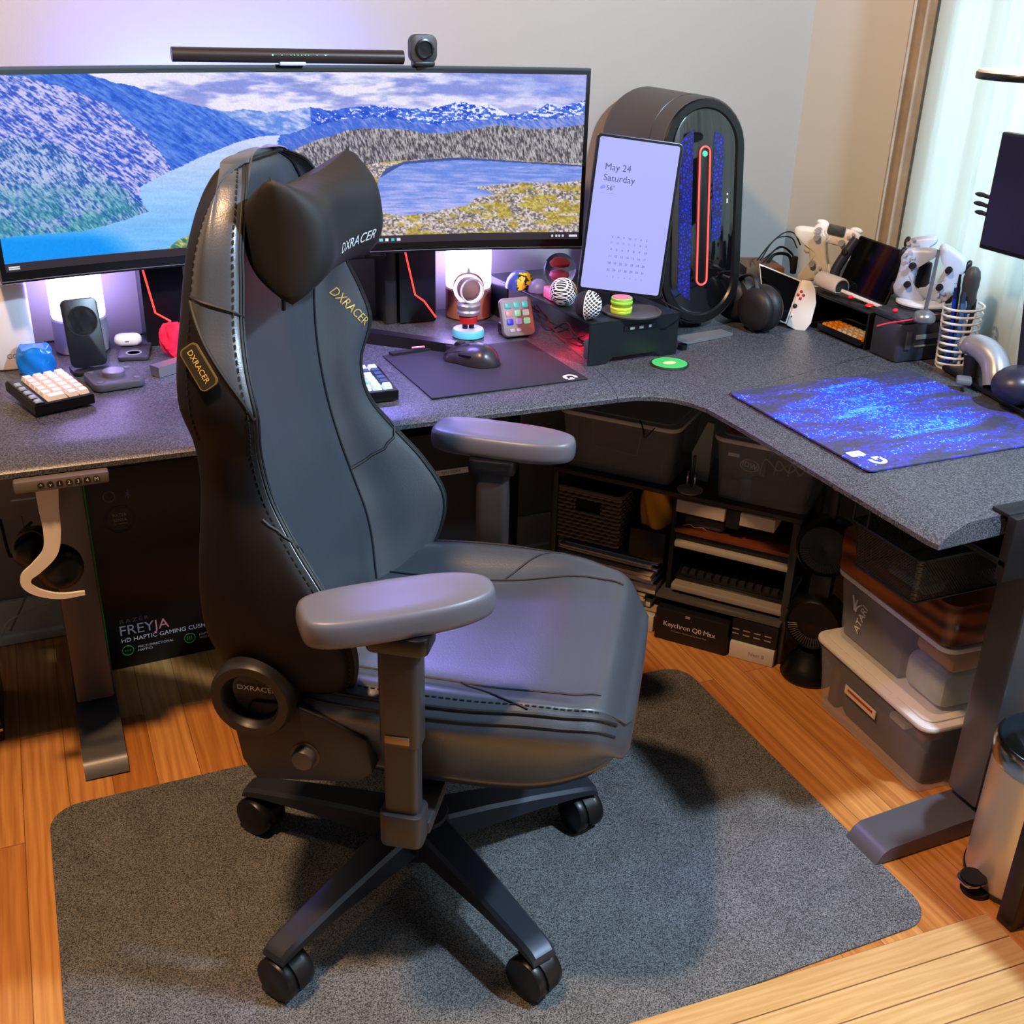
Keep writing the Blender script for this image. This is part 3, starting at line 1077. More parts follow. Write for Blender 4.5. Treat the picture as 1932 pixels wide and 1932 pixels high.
NF = 60
b = MB()
rows = [[mp(i / NF, z, d) for i in range(NF + 1)] for z, d in ((ZB, 0), (ZB, .012), (ZB + .010, .014), (ZT - .006, .014), (ZT, .012), (ZT, 0), (ZT - .03, -.022), (1.2, -.05), (1.0, -.05), (ZB + .03, -.022), (ZB, 0))]
b.grid(rows)
for i in (0, NF):
    p_ = [r[i] for r in rows[:-1]]
    b.add(p_, [tuple(range(len(p_)))])
b.build('housing', BLK2, mo, smooth=30)
MB().grid([[mp(i / NF, z, .0145) for i in range(NF + 1)] for z in (ZB + .004, ZB + .0055)]).build('bezel_line', mat('bezel_silver_line', (150, 152, 165), .3, .6), mo)

# the picture
W_, H_ = 900, 290
U, V = np.meshgrid(np.linspace(0, 1, W_), np.linspace(0, 1, H_))
X = -5 + 1102 * U
TOP = 148 - 0.0135 * X
BOT = np.interp(X, [-5, 160, 340, 690, 900, 1097], [516, 499, 481, 469, 463, 456])
Y = TOP + V * (BOT - TOP)


def mixc(a, b, t):
    t = np.clip(t, 0, 1)[..., None]
    return np.array(a, float) * (1 - t) + np.array(b, float) * t


def put(img, mask, col):
    img[mask] = (col if col.ndim == 3 else np.broadcast_to(col, img.shape))[mask]


N = lambda sx, sy, seed, o=4: vnoise(X / sx + 20, Y / sy + 20, seed, o)
rp = lambda sx, sy, seed, ang: vnoise((X * math.cos(ang) + Y * math.sin(ang)) / sx + 60, (-X * math.sin(ang) + Y * math.cos(ang)) / sy + 60, seed, 4)
cl = N(70, 17, 1, 5)
img = mixc((136, 148, 222), (236, 232, 252), (cl - 0.36) * 4.6)
sky2 = mixc((112, 140, 232), (180, 180, 240), (N(90, 20, 5) - .3) * 3)
hz = np.clip((X - 760) / 330, 0, 1) * np.clip((215 - Y) / 60, 0, 1)
img = img * (1 - .75 * hz[..., None]) + sky2 * (.75 * hz[..., None])
img = img * (1 - np.clip((Y - 178) / 50, 0, 1)[..., None] * .5) + np.array((240, 228, 250.)) * np.clip((Y - 178) / 50, 0, 1)[..., None] * .5
# distant ridges
rid = np.interp(X, [380, 410, 440, 480, 520, 560, 600, 640, 680, 720, 770, 810, 838, 855, 880, 905, 950, 985, 1005, 1022, 1045, 1070, 1100], [208, 212, 207, 213, 210, 204, 209, 203, 198, 203, 205, 199, 192, 190, 196, 197, 212, 205, 200, 190, 196, 188, 180]) + (N(9, 9, 8) - .5) * 6
far = (Y > rid) & (X > 380)
c_ = mixc((28, 74, 205), (86, 130, 232), (rp(14, 5, 11, .5) - .3) * 2.6)
put(img, far, c_)
snow = far & (N(6, 2.8, 13) > .63 - .05 * np.clip((X - 700) / 100, -1, 1)) & (Y < rid + 34) & (X > 540)
put(img, snow, np.array((232, 236, 255.)))
pk = inpoly(X, Y, [(880, 192), (902, 191), (948, 213), (925, 214), (905, 205)]) & (N(5, 3, 14) > .42)
put(img, pk, np.array((235, 235, 255.)))
mist = far & (X < 560)
put(img, mist, mixc((96, 140, 226), (206, 210, 246), (rp(14, 6, 15, .3) - .32) * 2.6 + (X - 560) / 500))
hazeb = np.interp(X, [480, 560, 640, 740, 800, 860, 920, 1000, 1100], [262, 240, 222, 226, 236, 226, 222, 220, 208]) + (N(14, 8, 16) - .5) * 8
put(img, (Y > hazeb) & (X > 480), mixc((66, 108, 214), (150, 160, 226), (rp(11, 4, 17, .8) - .3) * 2.4 + (X - 900) / 700))
# rocky land on the right
gr = np.interp(X, [478, 500, 520, 560, 600, 640, 690, 735, 780, 830, 880, 935, 980, 1020, 1060, 1100], [300, 296, 285, 268, 256, 244, 241, 244, 250, 250, 240, 231, 238, 238, 232, 226]) + (N(10, 6, 18) - .5) * 5
rk = rp(2.6, 5.5, 19, -.35); rk2 = N(42, 22, 20)
land = (Y > gr) & (X > 470)
c_ = mixc((74, 66, 78), (212, 200, 204), (rk - .33) * 3.4)
c_ = c_ * .8 + mixc((140, 120, 150), (150, 146, 110), (rk2 - .4) * 4) * .2
put(img, land, c_)
wall_ = land & (Y < np.interp(X, [470, 560, 700, 820, 1100], [330, 330, 306, 297, 303]))
put(img, wall_, mixc((70, 66, 76), (190, 184, 188), (rp(2.0, 6.5, 21, -.25) - .33) * 3.0))
low = land & ~wall_
yl = N(26, 9, 22)
base_ = mixc((96, 88, 92), (232, 218, 214), (N(3.6, 2.6, 23) - .3) * 2.8)
yel = mixc((150, 128, 40), (216, 196, 96), (N(4, 3, 24) - .3) * 2.6)
t_ = np.clip((yl - .50) * 9, 0, .85)[..., None]
put(img, low, base_ * (1 - t_) + yel * t_)
# left mountains
l1 = np.interp(X, [-10, 60, 140, 175, 215, 250, 290, 330, 372, 400, 430, 470, 505], [130, 140, 143, 146, 160, 168, 182, 195, 204, 216, 233, 247, 257]) + (N(10, 8, 25) - .5) * 4
lm = (Y > l1) & (X < 505) & (Y < 470)
s1 = rp(22, 3.2, 26, .62) * .7 + N(5, 4, 52) * .3
put(img, lm, mixc((30, 84, 206), (104, 148, 236), (s1 - .3) * 2.6))
l2 = np.interp(X, [-10, 20, 70, 110, 150, 185, 210, 225, 260, 280, 300, 325], [142, 145, 150, 163, 176, 192, 205, 226, 250, 285, 320, 338]) + (N(12, 10, 27) - .5) * 8
m2 = lm & (Y > l2) & (X < 325)
hi = rp(11, 2.6, 28, .7) * .6 + N(4, 3, 50) * .25 + N(40, 26, 53) * .15
c_ = mixc((44, 84, 200), (206, 200, 244), (hi - .40) * 5.5)
put(img, m2, c_)
l3 = np.interp(X, [-10, 0, 60, 110, 150, 190, 230, 250], [262, 258, 262, 272, 300, 335, 372, 398]) + (N(12, 10, 29) - .5) * 8
m3 = lm & (Y > l3) & (X < 252)
h3 = rp(9, 2.4, 30, 1.0) * .6 + N(4, 3, 51) * .25 + N(36, 24, 54) * .15
c_ = mixc((34, 88, 176), (186, 198, 236), (h3 - .40) * 5.5)
teal = mixc((16, 110, 140), (110, 196, 196), (rp(7, 2.4, 31, 1.) - .34) * 3)
t_ = np.clip((Y - 330) / 90, 0, .75)[..., None] * np.clip((N(50, 30, 32) - .35) * 4, 0, 1)[..., None]
put(img, m3, c_ * (1 - t_) + teal * t_)
m4 = lm & ~m2 & (Y > np.interp(X, [140, 230, 300, 330], [215, 262, 318, 345])) & (X > 140) & (X < 335)
put(img, m4, mixc((34, 96, 190), (150, 190, 226), (rp(20, 4, 33, .8) - .34) * 3.2))
# river
rv = inpoly(X + (N(6, 3, 34) - .5) * 9, Y, [(500, 256), (462, 258), (420, 269), (375, 286), (335, 303), (296, 322), (262, 338), (243, 350), (236, 368), (250, 398), (205, 416), (130, 437), (60, 441), (-20, 449), (-20, 560), (330, 560), (262, 480), (310, 455), (350, 430), (420, 400), (470, 330), (482, 300), (492, 280)])
wv_ = N(60, 6, 35)
dn = np.clip((Y - 262) / 190, 0, 1)
c_ = mixc((204, 214, 250), (120, 190, 252), dn * 1.05) + ((wv_ - .5) * 26)[..., None]
t_ = np.clip((Y - 425) / 30, 0, 1) * np.clip((215 - X + (Y - 450) * 0.9) / 70, 0, 1)
c_ = c_ * (1 - t_[..., None]) + np.array((10, 150, 248.)) * t_[..., None]
put(img, rv, c_)
mound = inpoly(X, Y + (N(8, 5, 36) - .5) * 5, [(262, 482), (300, 452), (345, 432), (362, 425), (380, 540), (250, 540)])
put(img, mound, mixc((60, 118, 104), (214, 206, 120), (rp(8, 3, 37, .6) - .34) * 3 + (X - 320) / 160))
# lake
lk = inpoly(X + (N(7, 4, 38) - .5) * 6, Y + (N(12, 6, 39) - .5) * 3, [(688, 334), (705, 318), (735, 306), (800, 299), (850, 297), (1000, 303), (1110, 306), (1110, 334), (1060, 341), (960, 345), (878, 355), (905, 362), (920, 368), (880, 378), (864, 392), (790, 406), (740, 413), (700, 409), (672, 396), (668, 380), (684, 352)])
wl_ = N(34, 3.6, 40)
put(img, lk, mixc((110, 140, 226), (186, 188, 246), (wl_ - .3) * 2 + (Y - 360) / 200))
edge = lk & (Y < np.interp(X, [688, 735, 850, 1100], [338, 311, 301, 309]))
put(img, edge, np.array((64, 84, 150.)))
img *= (1.0 + (N(2.2, 2.2, 41, 2)[..., None] - .5) * .10)
# taskbar
tb_ = V > 0.955
put(img, tb_, np.array((52, 44, 52.)) + np.zeros_like(img))
tr_ = np.random.RandomState(3)
for xx in list(range(640, 725, 12)):
    for (r_, co) in ((3.2, (200, 235, 240)),):
        cc = [(230, 240, 240), (120, 220, 220), (240, 250, 250), (60, 200, 200), (225, 225, 250), (120, 210, 220), (70, 220, 150)][(xx // 12) % 7]
        put(img, tb_ & (np.abs(X - xx) < 3.4) & (np.abs(V - .978) < .009), np.array(cc, float))
for xx in (1042, 1050, 1057, 1064, 1083, 1088, 1092):
    put(img, tb_ & (np.abs(X - xx) < 1.9 + (4 if xx == 1083 else 0)) & (np.abs(V - .978) < .008), np.array((225, 225, 235.)))
for k, xx in enumerate((3, 8, 13, 17)):
    put(img, tb_ & (np.abs(X - xx) < 2.2) & ((np.abs(V - .973) < .004) | (np.abs(V - .984) < .003)), np.array((225, 235, 245.)))
img = np.clip(img, 0, 255)
SCR = display_mat('monitor_picture', 1.0)
z0_, z1_ = ZB + .022, ZT - .013
G = [[mp(.0075 + (.985 * i / (W_ - 1)), z1_ + (z0_ - z1_) * j / (H_ - 1), .0148) for i in range(W_)] for j in range(H_)]
scr = painted('screen', G, img, mo, SCR)
plab(scr, 'lit screen with a picture of blue mountains, a river and a lake')
# stand: centre column and two long feet
cx0 = -0.0
b = MB()
b.box((cx0, -.02 + .03, .20), (.09, .05, .36), BLK, bev=.01)
b.build('column', None, mo)


def foot_bar(a, c, w0, h, m, name='foot'):
    a = Vector(a); c = Vector(c)
    d = (c - a); n_ = Vector((-d.y, d.x, 0)).normalized()
    b = MB()
    vs = []
    for p, w_ in ((a, w0), (c, w0 * .8)):
        for s in (-1, 1):
            for z in (0.0, h if p is a else h * .8):
                q = p + n_ * s * w_ / 2
                vs.append((q.x, q.y, z + .001))
    b.add(vs, [(0, 1, 3, 2), (4, 6, 7, 5), (0, 4, 5, 1), (2, 3, 7, 6), (1, 5, 7, 3), (0, 2, 6, 4)])
    return b
W2M = lambda p: Vector((p.x - .549, p.y - 2.38, 0))
fr = W2M(onz(860, 658, ZD + .01))
foot_bar((.02, .03, 0), fr, .034, .028, None).build('foot', mat('stand_dark', (34, 33, 38), .35, .4), mo)
MB().slab(rrect(.05, .032, .014, cx=fr.x, cy=fr.y), .001, .022, BLK, bev=.004).build('foot_cap', BLK, mo)
fl = W2M(onz(292, 702, ZD + .01))
foot_bar((-.02, .03, 0), fl, .036, .026, None).build('foot', mat('stand_silver', (150, 152, 160), .3, .7), mo)
MB().box((0.123, -.015, .182), (.10, .03, .012), BLK2, bev=.005).at((.17, -.035, .182)).build('control_nub', None, mo)
# screen bar light
yb = 2.335
p0 = ony(324, 109, yb); p1 = ony(760, 106, yb)
bl = thing('monitor_light_bar', 'slim black light bar with tiny green dots clipped on the monitor top', 'lamp', ((p0.x + p1.x) / 2, yb, ZT))
hb = (p1.x - p0.x) / 2; zb = (p0.z + p1.z) / 2 - ZT
MB().cyl((-hb, 0, zb + .004), (hb, 0, zb), .0135, mat('bar_brown_black', (46, 40, 38), .4, .3), 28).build('bar', None, bl)
b = MB()
for x in (-.040, -.022, -.004, .003, .010, .017, .024, .031, .048, .065):
    e = .0016 if x in (-.040, .065) else .0009
    b.ball((x + .0, -.0131, zb + .004), e, mat('dot_led', (120, 255, 190), .4, emit=2.0), 8)
b.build('indicator', None, bl)
MB().box((0, .012, zb - .012), (.052, .045, .007), mat('clip_pale', (168, 190, 215), .35), bev=.002).box((0, .038, -.012), (.05, .012, .06), BLK, bev=.003).build('clip', None, bl)
MB().box((0, .004, zb - .0125), (hb * 1.9, .004, .002), mat('bar_diffuser', (200, 215, 240), .5, emit=1.2)).build('diffuser', None, bl)
# webcam
yc = 2.33
pc0 = ony(797, 92, yc)
wc = thing('webcam', 'small square black webcam clipped on the monitor top', 'webcam', (pc0.x, yc, ZT))
zc = pc0.z - ZT
b = MB().at((0, 0, zc), (PI / 2, 0, 0)).slab(rrect(.057, .055, .016, 5), -.012, .012, mat('webcam_grey', (52, 50, 50), .45), bev=.003)
b.build('body', None, wc)
b = MB().at((0, -.012, zc), (PI / 2, 0, 0)).lathe([(.0195, 0), (.0195, .004), (.016, .005), (.0155, .002), (.010, .0015), (.001, .002)], BLK2, 32)
b.build('lens', None, wc)
MB().box((0, .004, zc - .034), (.036, .03, .016), BLK, bev=.004).box((0, -.002, .004), (.044, .03, .010), BLK, bev=.003).build('clip', None, wc)
# ---------------------------------------------------------------- things on the left wing
def D(px, py, dz=0.0):
    return onz(px, py, ZD + dz)


GLOW = mat('lamp_glow', (226, 214, 255), 0.5, emit=17.0, ecol=(180, 160, 255))
for i, (px, py, kind) in enumerate(((160, 668, 'silver'), (898, 606, 'copper'))):
    p = D(px, py)
    p = Vector((p.x, 2.455, ZD))
    basem = mat('lamp_base_silver', (150, 148, 160), .35, .3) if i == 0 else mat('lamp_base_silver2', (170, 165, 175), .35, .3)
    lab = 'glowing white cylinder lamp behind the black phone on its stand' if i == 0 else 'glowing white cylinder lamp with copper base behind the glass globe ornament'
    t = thing('cylinder_lamp', lab, 'lamp', p, 0, 'cylinder lamps on the desk')
    MB().lathe([(.052, .001), (.055, .004), (.055, .070), (.052, .074)], mat('lamp_copper', (196, 128, 110), .3, .5) if i else basem, 40).build('base', None, t)
    MB().lathe([(.0525, .074), (.054, .080), (.054, .236), (.050, .243), (.001, .244)], GLOW, 40).build('shade', None, t)

# white boxed lamp at the far left
p = D(35, 690)
b = MB().slab(rrect(.085, .085, .02), .001, .175, mat('frosted_white', (215, 212, 218), .4), bev=.006)
b.text('GOO', .014, frame((0.004, -.0428, .03), (1, 0, 0), (0, 0, 1)), mat('label_grey', (110, 110, 116), .6), .0004)
t = b.build('storage_canister', None, loc=(p.x - .005, p.y + .01, ZD), rz=0)
tag(t, 'frosted white canister with grey lettering at the left edge of the desk', 'canister')
p = D(4, 662)
tag(MB().box((0, 0, .022), (.02, .012, .042), mat('dark_red', (120, 12, 20), .4), bev=.003).build('red_box', None, loc=(p.x - .006, p.y - .05, ZD)), 'small dark red box at the very left edge of the desk', 'box')
# blue gel cup
p = D(72, 708)
b = MB()
G = []
for i in range(15):
    f = i / 14
    r = .036 * (1 - .12 * (f - .35) ** 2 * 4) * (1 if f < .9 else .93)
    G.append([((r + .0018 * math.sin(5 * a_ + 7 * f)) * math.cos(a_), (r + .0018 * math.sin(5 * a_ + 7 * f)) * math.sin(a_) * .8, .001 + .052 * f + (.004 * math.sin(3 * a_) if f > .85 else 0)) for a_ in [2 * PI * k / 36 for k in range(36)]])
b.grid(G, wrap=True, caps=True)
tag(b.build('gel_cup', mat('translucent_blue_gel', (20, 130, 235), .25, trans=.25, coat=.5), loc=(p.x, p.y + .02, ZD)), 'bright blue crumpled gel cup behind the white number pad', 'cup')

# number pad with white keys
KEY = mat('cream_keycap', (232, 228, 220), .45)
p0 = D(68, 790); p1 = D(180, 765)
ang = math.atan2(p1.y - p0.y, p1.x - p0.x)
c0_ = D(20, 722, .02)
npd = thing('number_pad', 'black number pad with cream keycaps at the left of the desk', 'keyboard', (p0.x, p0.y, ZD), ang)
wdt = (p1 - p0).length
dep = .132
b = MB()
b.at((0, 0, 0), (math.radians(5), 0, 0))
b.slab([(0, 0), (wdt, 0), (wdt, dep), (0, dep)], .004, .024, BLK2, bev=.003)
b.slab([(.002, .003), (.02, .003), (.02, dep - .003), (.002, dep - .003)], .023, .0265, BLK2, bev=.001)
b.build('case', None, npd)
def keycap(b, x, y, z, w_, d_, m, h=.0095):
    b.grid([[(x - w_ / 2, y - d_ / 2, z), (x + w_ / 2, y - d_ / 2, z), (x + w_ / 2, y + d_ / 2, z), (x - w_ / 2, y + d_ / 2, z)],
            [(x - w_ * .36, y - d_ * .34, z + h), (x + w_ * .36, y - d_ * .34, z + h), (x + w_ * .36, y + d_ * .40, z + h), (x - w_ * .36, y + d_ * .40, z + h)]], m, wrap=True, caps=True)
x0 = .026; kw = (wdt - x0 - .004) / 4; kd = (dep - .012) / 6
for r in range(6):
    for c_ in range(4):
        b = MB().at((0, 0, 0), (math.radians(5), 0, 0))
        ww_ = kw - .0014
        if r == 0 and c_ == 1:
            continue
        x = x0 + kw * (c_ + .5) + (kw / 2 if (r == 0 and c_ == 0) else 0)
        if r == 0 and c_ == 0:
            ww_ = 2 * kw - .0014
        keycap(b, x, .006 + kd * (r + .5), .0225, ww_, kd - .0014, KEY)
        b.build('keycap', None, npd)
for r in range(5):
    b = MB().at((0, 0, 0), (math.radians(5), 0, 0))
    keycap(b, .011, .012 + .022 * r, .0262, .012, .012, mat('pale_blue_keycap', (150, 175, 190), .45), .003)
    b.build('keycap', None, npd)

# phone on a charging stand
p = D(170, 706)
a_ = D(138, 706); b2 = D(203, 697)
ang = math.atan2(b2.y - a_.y, b2.x - a_.x)
ps = thing('charging_stand', 'black charging stand behind the dial controller', 'charger', ((a_.x + b2.x) / 2, (a_.y + b2.y) / 2 + .005, ZD), ang)
MB().slab(rrect(.072, .06, .012), .001, .009, BLK, bev=.002).at((0, .012, .0), (-.28, 0, 0)).box((0, .014, .05), (.03, .008, .09), BLK, bev=.003).build('stand', None, ps)
ph = MB()
ph.at((0, -.006, .010), (-.25 + PI / 2, 0, 0))
ph.slab(rrect(.070, .135, .012, cy=.069), -.004, .004, mat('dark_slate_glass', (20, 20, 28), .3), bev=.0015)
ph.M = Matrix.Identity(4)
t = ph.build('phone', None, loc=ps.location, rz=ang)
tag(t, 'dark phone standing upright on the charging stand at the left lamp', 'phone')
ph2 = MB(); ph2.at((0, -.006, .010), (-.25 + PI / 2, 0, 0))
ph2.lathe([(.030, .0042), (.030, .0050), (.028, .0050), (.028, .0042)], mat('ring_dark', (18, 18, 24), .4), 36, c=(0, .092, 0))
ph2.build('charging_ring', None, t)

# earbud case on its pad
pa = D(245, 668)
b = MB().slab(rrect(.062, .12, .008), .001, .010, mat('pad_slate', (58, 58, 72), .4), bev=.003)
t = b.build('charging_pad', None, loc=(pa.x + .012, pa.y + .005, ZD), rz=-.18)
tag(t, 'flat dark charging pad with a pale ring, under the earbud case', 'charger')
MB().lathe([(.016, .0102), (.016, .0112), (.013, .0112), (.013, .0102)], mat('pale_ring', (150, 150, 175), .4), 30, c=(.0, -.033, 0)).build('ring', None, t)
q = D(241, 646, .02)
t = MB().at((0, 0, .012)).slab(rrect(.056, .040, .0185, 8), -.011, .011, WHT, bev=.009, seg=4).build('earbud_case', None, loc=(pa.x + .002, pa.y + .033, ZD + .0105), rz=-.18)
tag(t, 'white rounded earbud case lying on the charging pad', 'earbud case')
MB().box((0, -.0195, .013), (.008, .002, .002), mat('port_dark', (60, 60, 70), .4)).build('port', None, t)

# dial controller
p0 = D(215, 735)
dc = thing('dial_controller', 'slate square controller puck with a round dial knob', 'controller', (p0.x + .005, p0.y + .035, ZD), .18)
MB().slab(rrect(.098, .098, .016), .002, .018, mat('puck_slate', (72, 72, 84), .38), bev=.004).build('body', None, dc)
MB().lathe([(.021, .018), (.0215, .020), (.0215, .027), (.020, .0285), (.001, .0285)], mat('dial_slate', (96, 94, 112), .35), 40).build('knob', None, dc)
for x, y in ((-.035, .035), (-.035, -.035), (.035, .035), (.035, -.035)):
    MB().lathe([(.006, .018), (.006, .0192), (.001, .0194)], mat('puck_button', (90, 90, 104), .4), 16, c=(x, y, 0)).build('button', None, dc)

# black speakers with a red light line
RED = mat('red_light_line', (255, 70, 60), .4, emit=1.6)
SPK = mat('speaker_black', (16, 14, 20), .32)
for i, (bl_, br_, pts) in enumerate((((272, 640), (345, 640), [(268, 505), (293, 590), (322, 606)]), ((752, 600), (825, 600), [(764, 474), (783, 556), (800, 568), (822, 598)]))):
    yS = 2.43
    A = ony(*bl_, yS); B2 = ony(*br_, yS)
    cx = (A.x + B2.x) / 2 + (.01 if i == 0 else 0)
    t = thing('desktop_speaker', ('black desktop speaker with a red light line at the left of the chair back' if i == 0 else 'black desktop speaker with a red light line, right of the chair back'), 'speaker', (cx, yS + .05, ZD), 0, 'desktop speakers with red light lines')
    wS = .088
    MB().slab([(-wS / 2, -.05), (wS / 2, -.05), (wS / 2, .05), (-wS / 2, .05)], .001, .185, SPK, bev=.004).build('cabinet', None, t)
    P = [ony(*q, yS - .001) - Vector((cx, yS + .05, ZD)) for q in pts]
    P = [q for q in P]
    MB().tube([(q.x, -.052, min(max(q.z, .006), .183)) for q in P], .0022, RED, 8).build('light_line', None, t)
    if i:
        MB().box((-.062, .0, .095), (.03, .08, .19), mat('speaker_side_brown', (40, 34, 34), .4), bev=.003).build('side_panel', None, t)

# crumpled pink cloth
p = D(325, 676)
b = MB()
r_ = random.Random(4)
G = []
for i in range(17):
    f = i / 16
    G.append([((.026 * math.sin(PI * (.12 + .86 * (1 - f))) ** .7 + .006 * math.sin(6 * a_ + 9 * f)) * math.cos(a_), (.018 + .004 * math.sin(4 * a_ - 7 * f)) * math.sin(a_) * (1 - .5 * f), .001 + .072 * f) for a_ in [2 * PI * k / 40 for k in range(40)]])
b.grid(G, wrap=True, caps=True)
tag(b.build('crumpled_cloth', mat('hot_pink_cloth', (232, 24, 72), .7), loc=(p.x + .008, p.y + .008, ZD), smooth=50), 'crumpled hot pink cloth bundle beside the left speaker', 'cloth')
# thin cable pieces behind
for nm, pts, lab in (('cable', [(78, 615), (100, 632), (118, 648)], 'short black cable on the wall side behind the phone stand'), ('cable', [(215, 640), (236, 627), (250, 640), (268, 627), (290, 634)], 'looped black cable behind the earbud case')):
    P = [onz(x, y, ZD + .004) for x, y in pts]
    P = [Vector((q.x, min(q.y, 2.52), ZD + .004)) for q in P]
    tag(MB().tube(bez(P, 6), .0022, SOFT, 6).build(nm, SOFT), lab, 'cable')

# keyboard beside the mouse pad (right end visible)
p1 = D(752, 757)
kb = thing('mechanical_keyboard', 'black keyboard with white, teal and navy keycaps, half hidden by the chair back', 'keyboard', (p1.x, p1.y, ZD), 0)
kl, kdp = .34, .125
MB().at((0, 0, 0), (math.radians(4), 0, 0)).slab([(-kl, 0), (0, 0), (0, kdp), (-kl, kdp)], .002, .024, BLK2, bev=.003).build('case', None, kb)
TEA = mat('teal_keycap', (40, 180, 180), .45); NAV = mat('navy_keycap', (36, 58, 84), .45); PALE = mat('pale_keycap', (196, 222, 222), .45)
for r in range(6):
    for c_ in range(16):
        x = -.008 - .0205 * (c_ + .5); y = .006 + .0192 * (r + .5)
        if x < -kl + .01:
            continue
        mk = PALE if (r == 0 or (r == 1 and c_ == 1) or (r == 5 and c_ == 0)) else (TEA if (r == 1) else (NAV if c_ == 0 or (r + c_) % 5 == 0 else PALE))
        if r == 1 and c_ == 0:
            mk = NAV
        b = MB().at((0, 0, 0), (math.radians(4), 0, 0))
        keycap(b, x, y, .0225, .0190, .0180, mk)
        b.build('keycap', None, kb)

# mouse pads
def pad_pts(a, b_, c_, d_, r=.008):
    return [a, b_, c_, d_]
A = D(815, 754); B2 = D(1112, 716); Cc = D(1010, 640); Dd = D(733, 668)
PADM = mat('black_mousepad_cloth', (34, 34, 40), .7)
mp_ = MB().slab([(0, 0), ((B2 - A).x - .004, 0), ((B2 - A).x - .004, .29), (0, .29)], .0005, .0035, PADM, bev=.001)
o = mp_.build('mouse_pad', None, loc=(A.x, A.y, ZD), rz=math.atan2((B2 - A).y, (B2 - A).x))
tag(o, 'black mouse pad with a white curved letter mark, under the mouse', 'mouse pad')
def gmark(parent, M4, s, m):
    b = MB()
    pts = []
    # a stylised open G: thick arc and a short bar
    ro, ri = 1.0, .52
    for k in range(25):
        a = math.radians(55 + 250 * k / 24)
        pts.append((ro * math.cos(a), ro * math.sin(a)))
    inn = [(ri * math.cos(math.radians(305 - 250 * k / 24)), ri * math.sin(math.radians(305 - 250 * k / 24))) for k in range(25)]
    vs = [M4 @ Vector((x * s, y * s, .0003)) for x, y in pts + inn]
    b.add(vs, [(k, k + 1, 48 - k, 49 - k) for k in range(24)])
    b.add([M4 @ Vector((x * s, y * s, .0003)) for x, y in ((.15, .2), (1.0, .2), (1.0, -.72), (.58, -.72), (.58, -.2), (.15, -.2))], [(0, 1, 2, 3, 4, 5)])
    return b.build('printed_mark', m, parent, smooth=0)
WPR = mat('white_print', (220, 220, 225), .6)
gw = (B2 - A).x
gmark(o, frame((gw - .035, .018, .0037), (0, -1, 0), (1, 0, 0)), .0155, WPR)
# mouse
p = D(893, 688)
ms = thing('gaming_mouse', 'dark grey wireless gaming mouse on the black mouse pad', 'mouse', (p.x + .002, p.y + .010, ZD + .004), 2.25)
G = []
for i in range(25):
    f = i / 24
    x = -.062 + .124 * f
    hw = float(cat([0, .12, .4, .7, .9, 1], [.010, .028, .037, .032, .030, .018], f)[0])
    hh = float(cat([0, .12, .4, .7, .92, 1], [.010, .030, .041, .032, .020, .010], f)[0])
    G.append([(x, hw * math.cos(a) * (1 + .1 * math.sin(a)), .001 + max(0, hh * math.sin(a)) ** 1.0) for a in [PI * k / 20 for k in range(21)]] + [(x, -hw * .9, .001), (x, hw * .9, .001)])
MB().grid(G, wrap=True, caps=True).build('body', mat('mouse_gunmetal', (58, 56, 62), .3, .4), ms, smooth=60)
for s in (-1, 1):
    G = []
    for i in range(9):
        f = i / 8
        x = .004 + .054 * f
        hh = float(cat([0, .5, 1], [.0385, .029, .015], f)[0])
        G.append([(x, s * (.003 + .023 * q), .0025 + hh * math.sqrt(max(0, 1 - (q * .72) ** 2))) for q in (0, .33, .66, 1)])
    MB().grid(G).build('button', mat('mouse_button', (34, 34, 40), .35), ms, smooth=60)
MB().at((.036, 0, .0300), (PI / 2, 0, 0)).lathe([(.007, -.0035), (.0075, -.002), (.0075, .002), (.007, .0035)], SOFT, 20).build('scroll_wheel', None, ms)
MB().box((.0, .034, .021), (.03, .006, .006), BLK2, bev=.002).build('side_button', None, ms)

# slim black stick tray and little pink clip near the pad
A = D(738, 674); B2 = D(848, 658)
t = foot_bar((0, 0, 0), (B2.x - A.x, B2.y - A.y, 0), .018, .008, None)
o = t.build('pen_tray', SOFT, loc=(A.x, A.y + .004, ZD)); tag(o, 'slim black tray bar along the back edge of the mouse pad', 'tray')
p = D(790, 668)
tag(MB().tube(bez([(-.014, .003, .0), (-.004, -.003, .002), (.004, .002, .0), (.012, -.004, .002)], 5), .0022, mat('pale_pink_plastic', (226, 150, 160), .4), 8).build('pink_clip', None, loc=(p.x + .002, p.y + .006, ZD + .0125)), 'tiny pink wiry clip lying on the slim black tray bar', 'clip')

# glass dome ornament on a round base
p = D(893, 642)
dm = thing('dome_ornament', 'glass globe ornament with silver collar on a round pale blue base', 'ornament', (p.x, p.y + .032, ZD))
MB().lathe([(.034, .001), (.036, .003), (.036, .016), (.034, .019), (.001, .019)], mat('base_sky_blue', (96, 200, 214), .4), 40).build('base', None, dm)
MB().lathe([(.0335, .0191), (.0335, .0196), (.001, .0196)], mat('base_top_grey', (176, 184, 206), .4), 40).build('base_top', None, dm)
SILV = mat('painted_silver', (172, 174, 184), .3, .6)
MB().lathe([(.006, .0), (.006, .012)], mat('post_black', (16, 16, 18), .4), 16, c=(-.008, 0, .0196)).lathe([(.006, 0), (.006, .012)], mat('post_black', (16, 16, 18), .4), 16, c=(.008, 0, .0196)).build('post', None, dm)
MB().lathe([(.016, .0316), (.020, .034), (.021, .047), (.019, .05)], mat('band_red', (190, 30, 30), .5), 32).build('lower_band', None, dm)
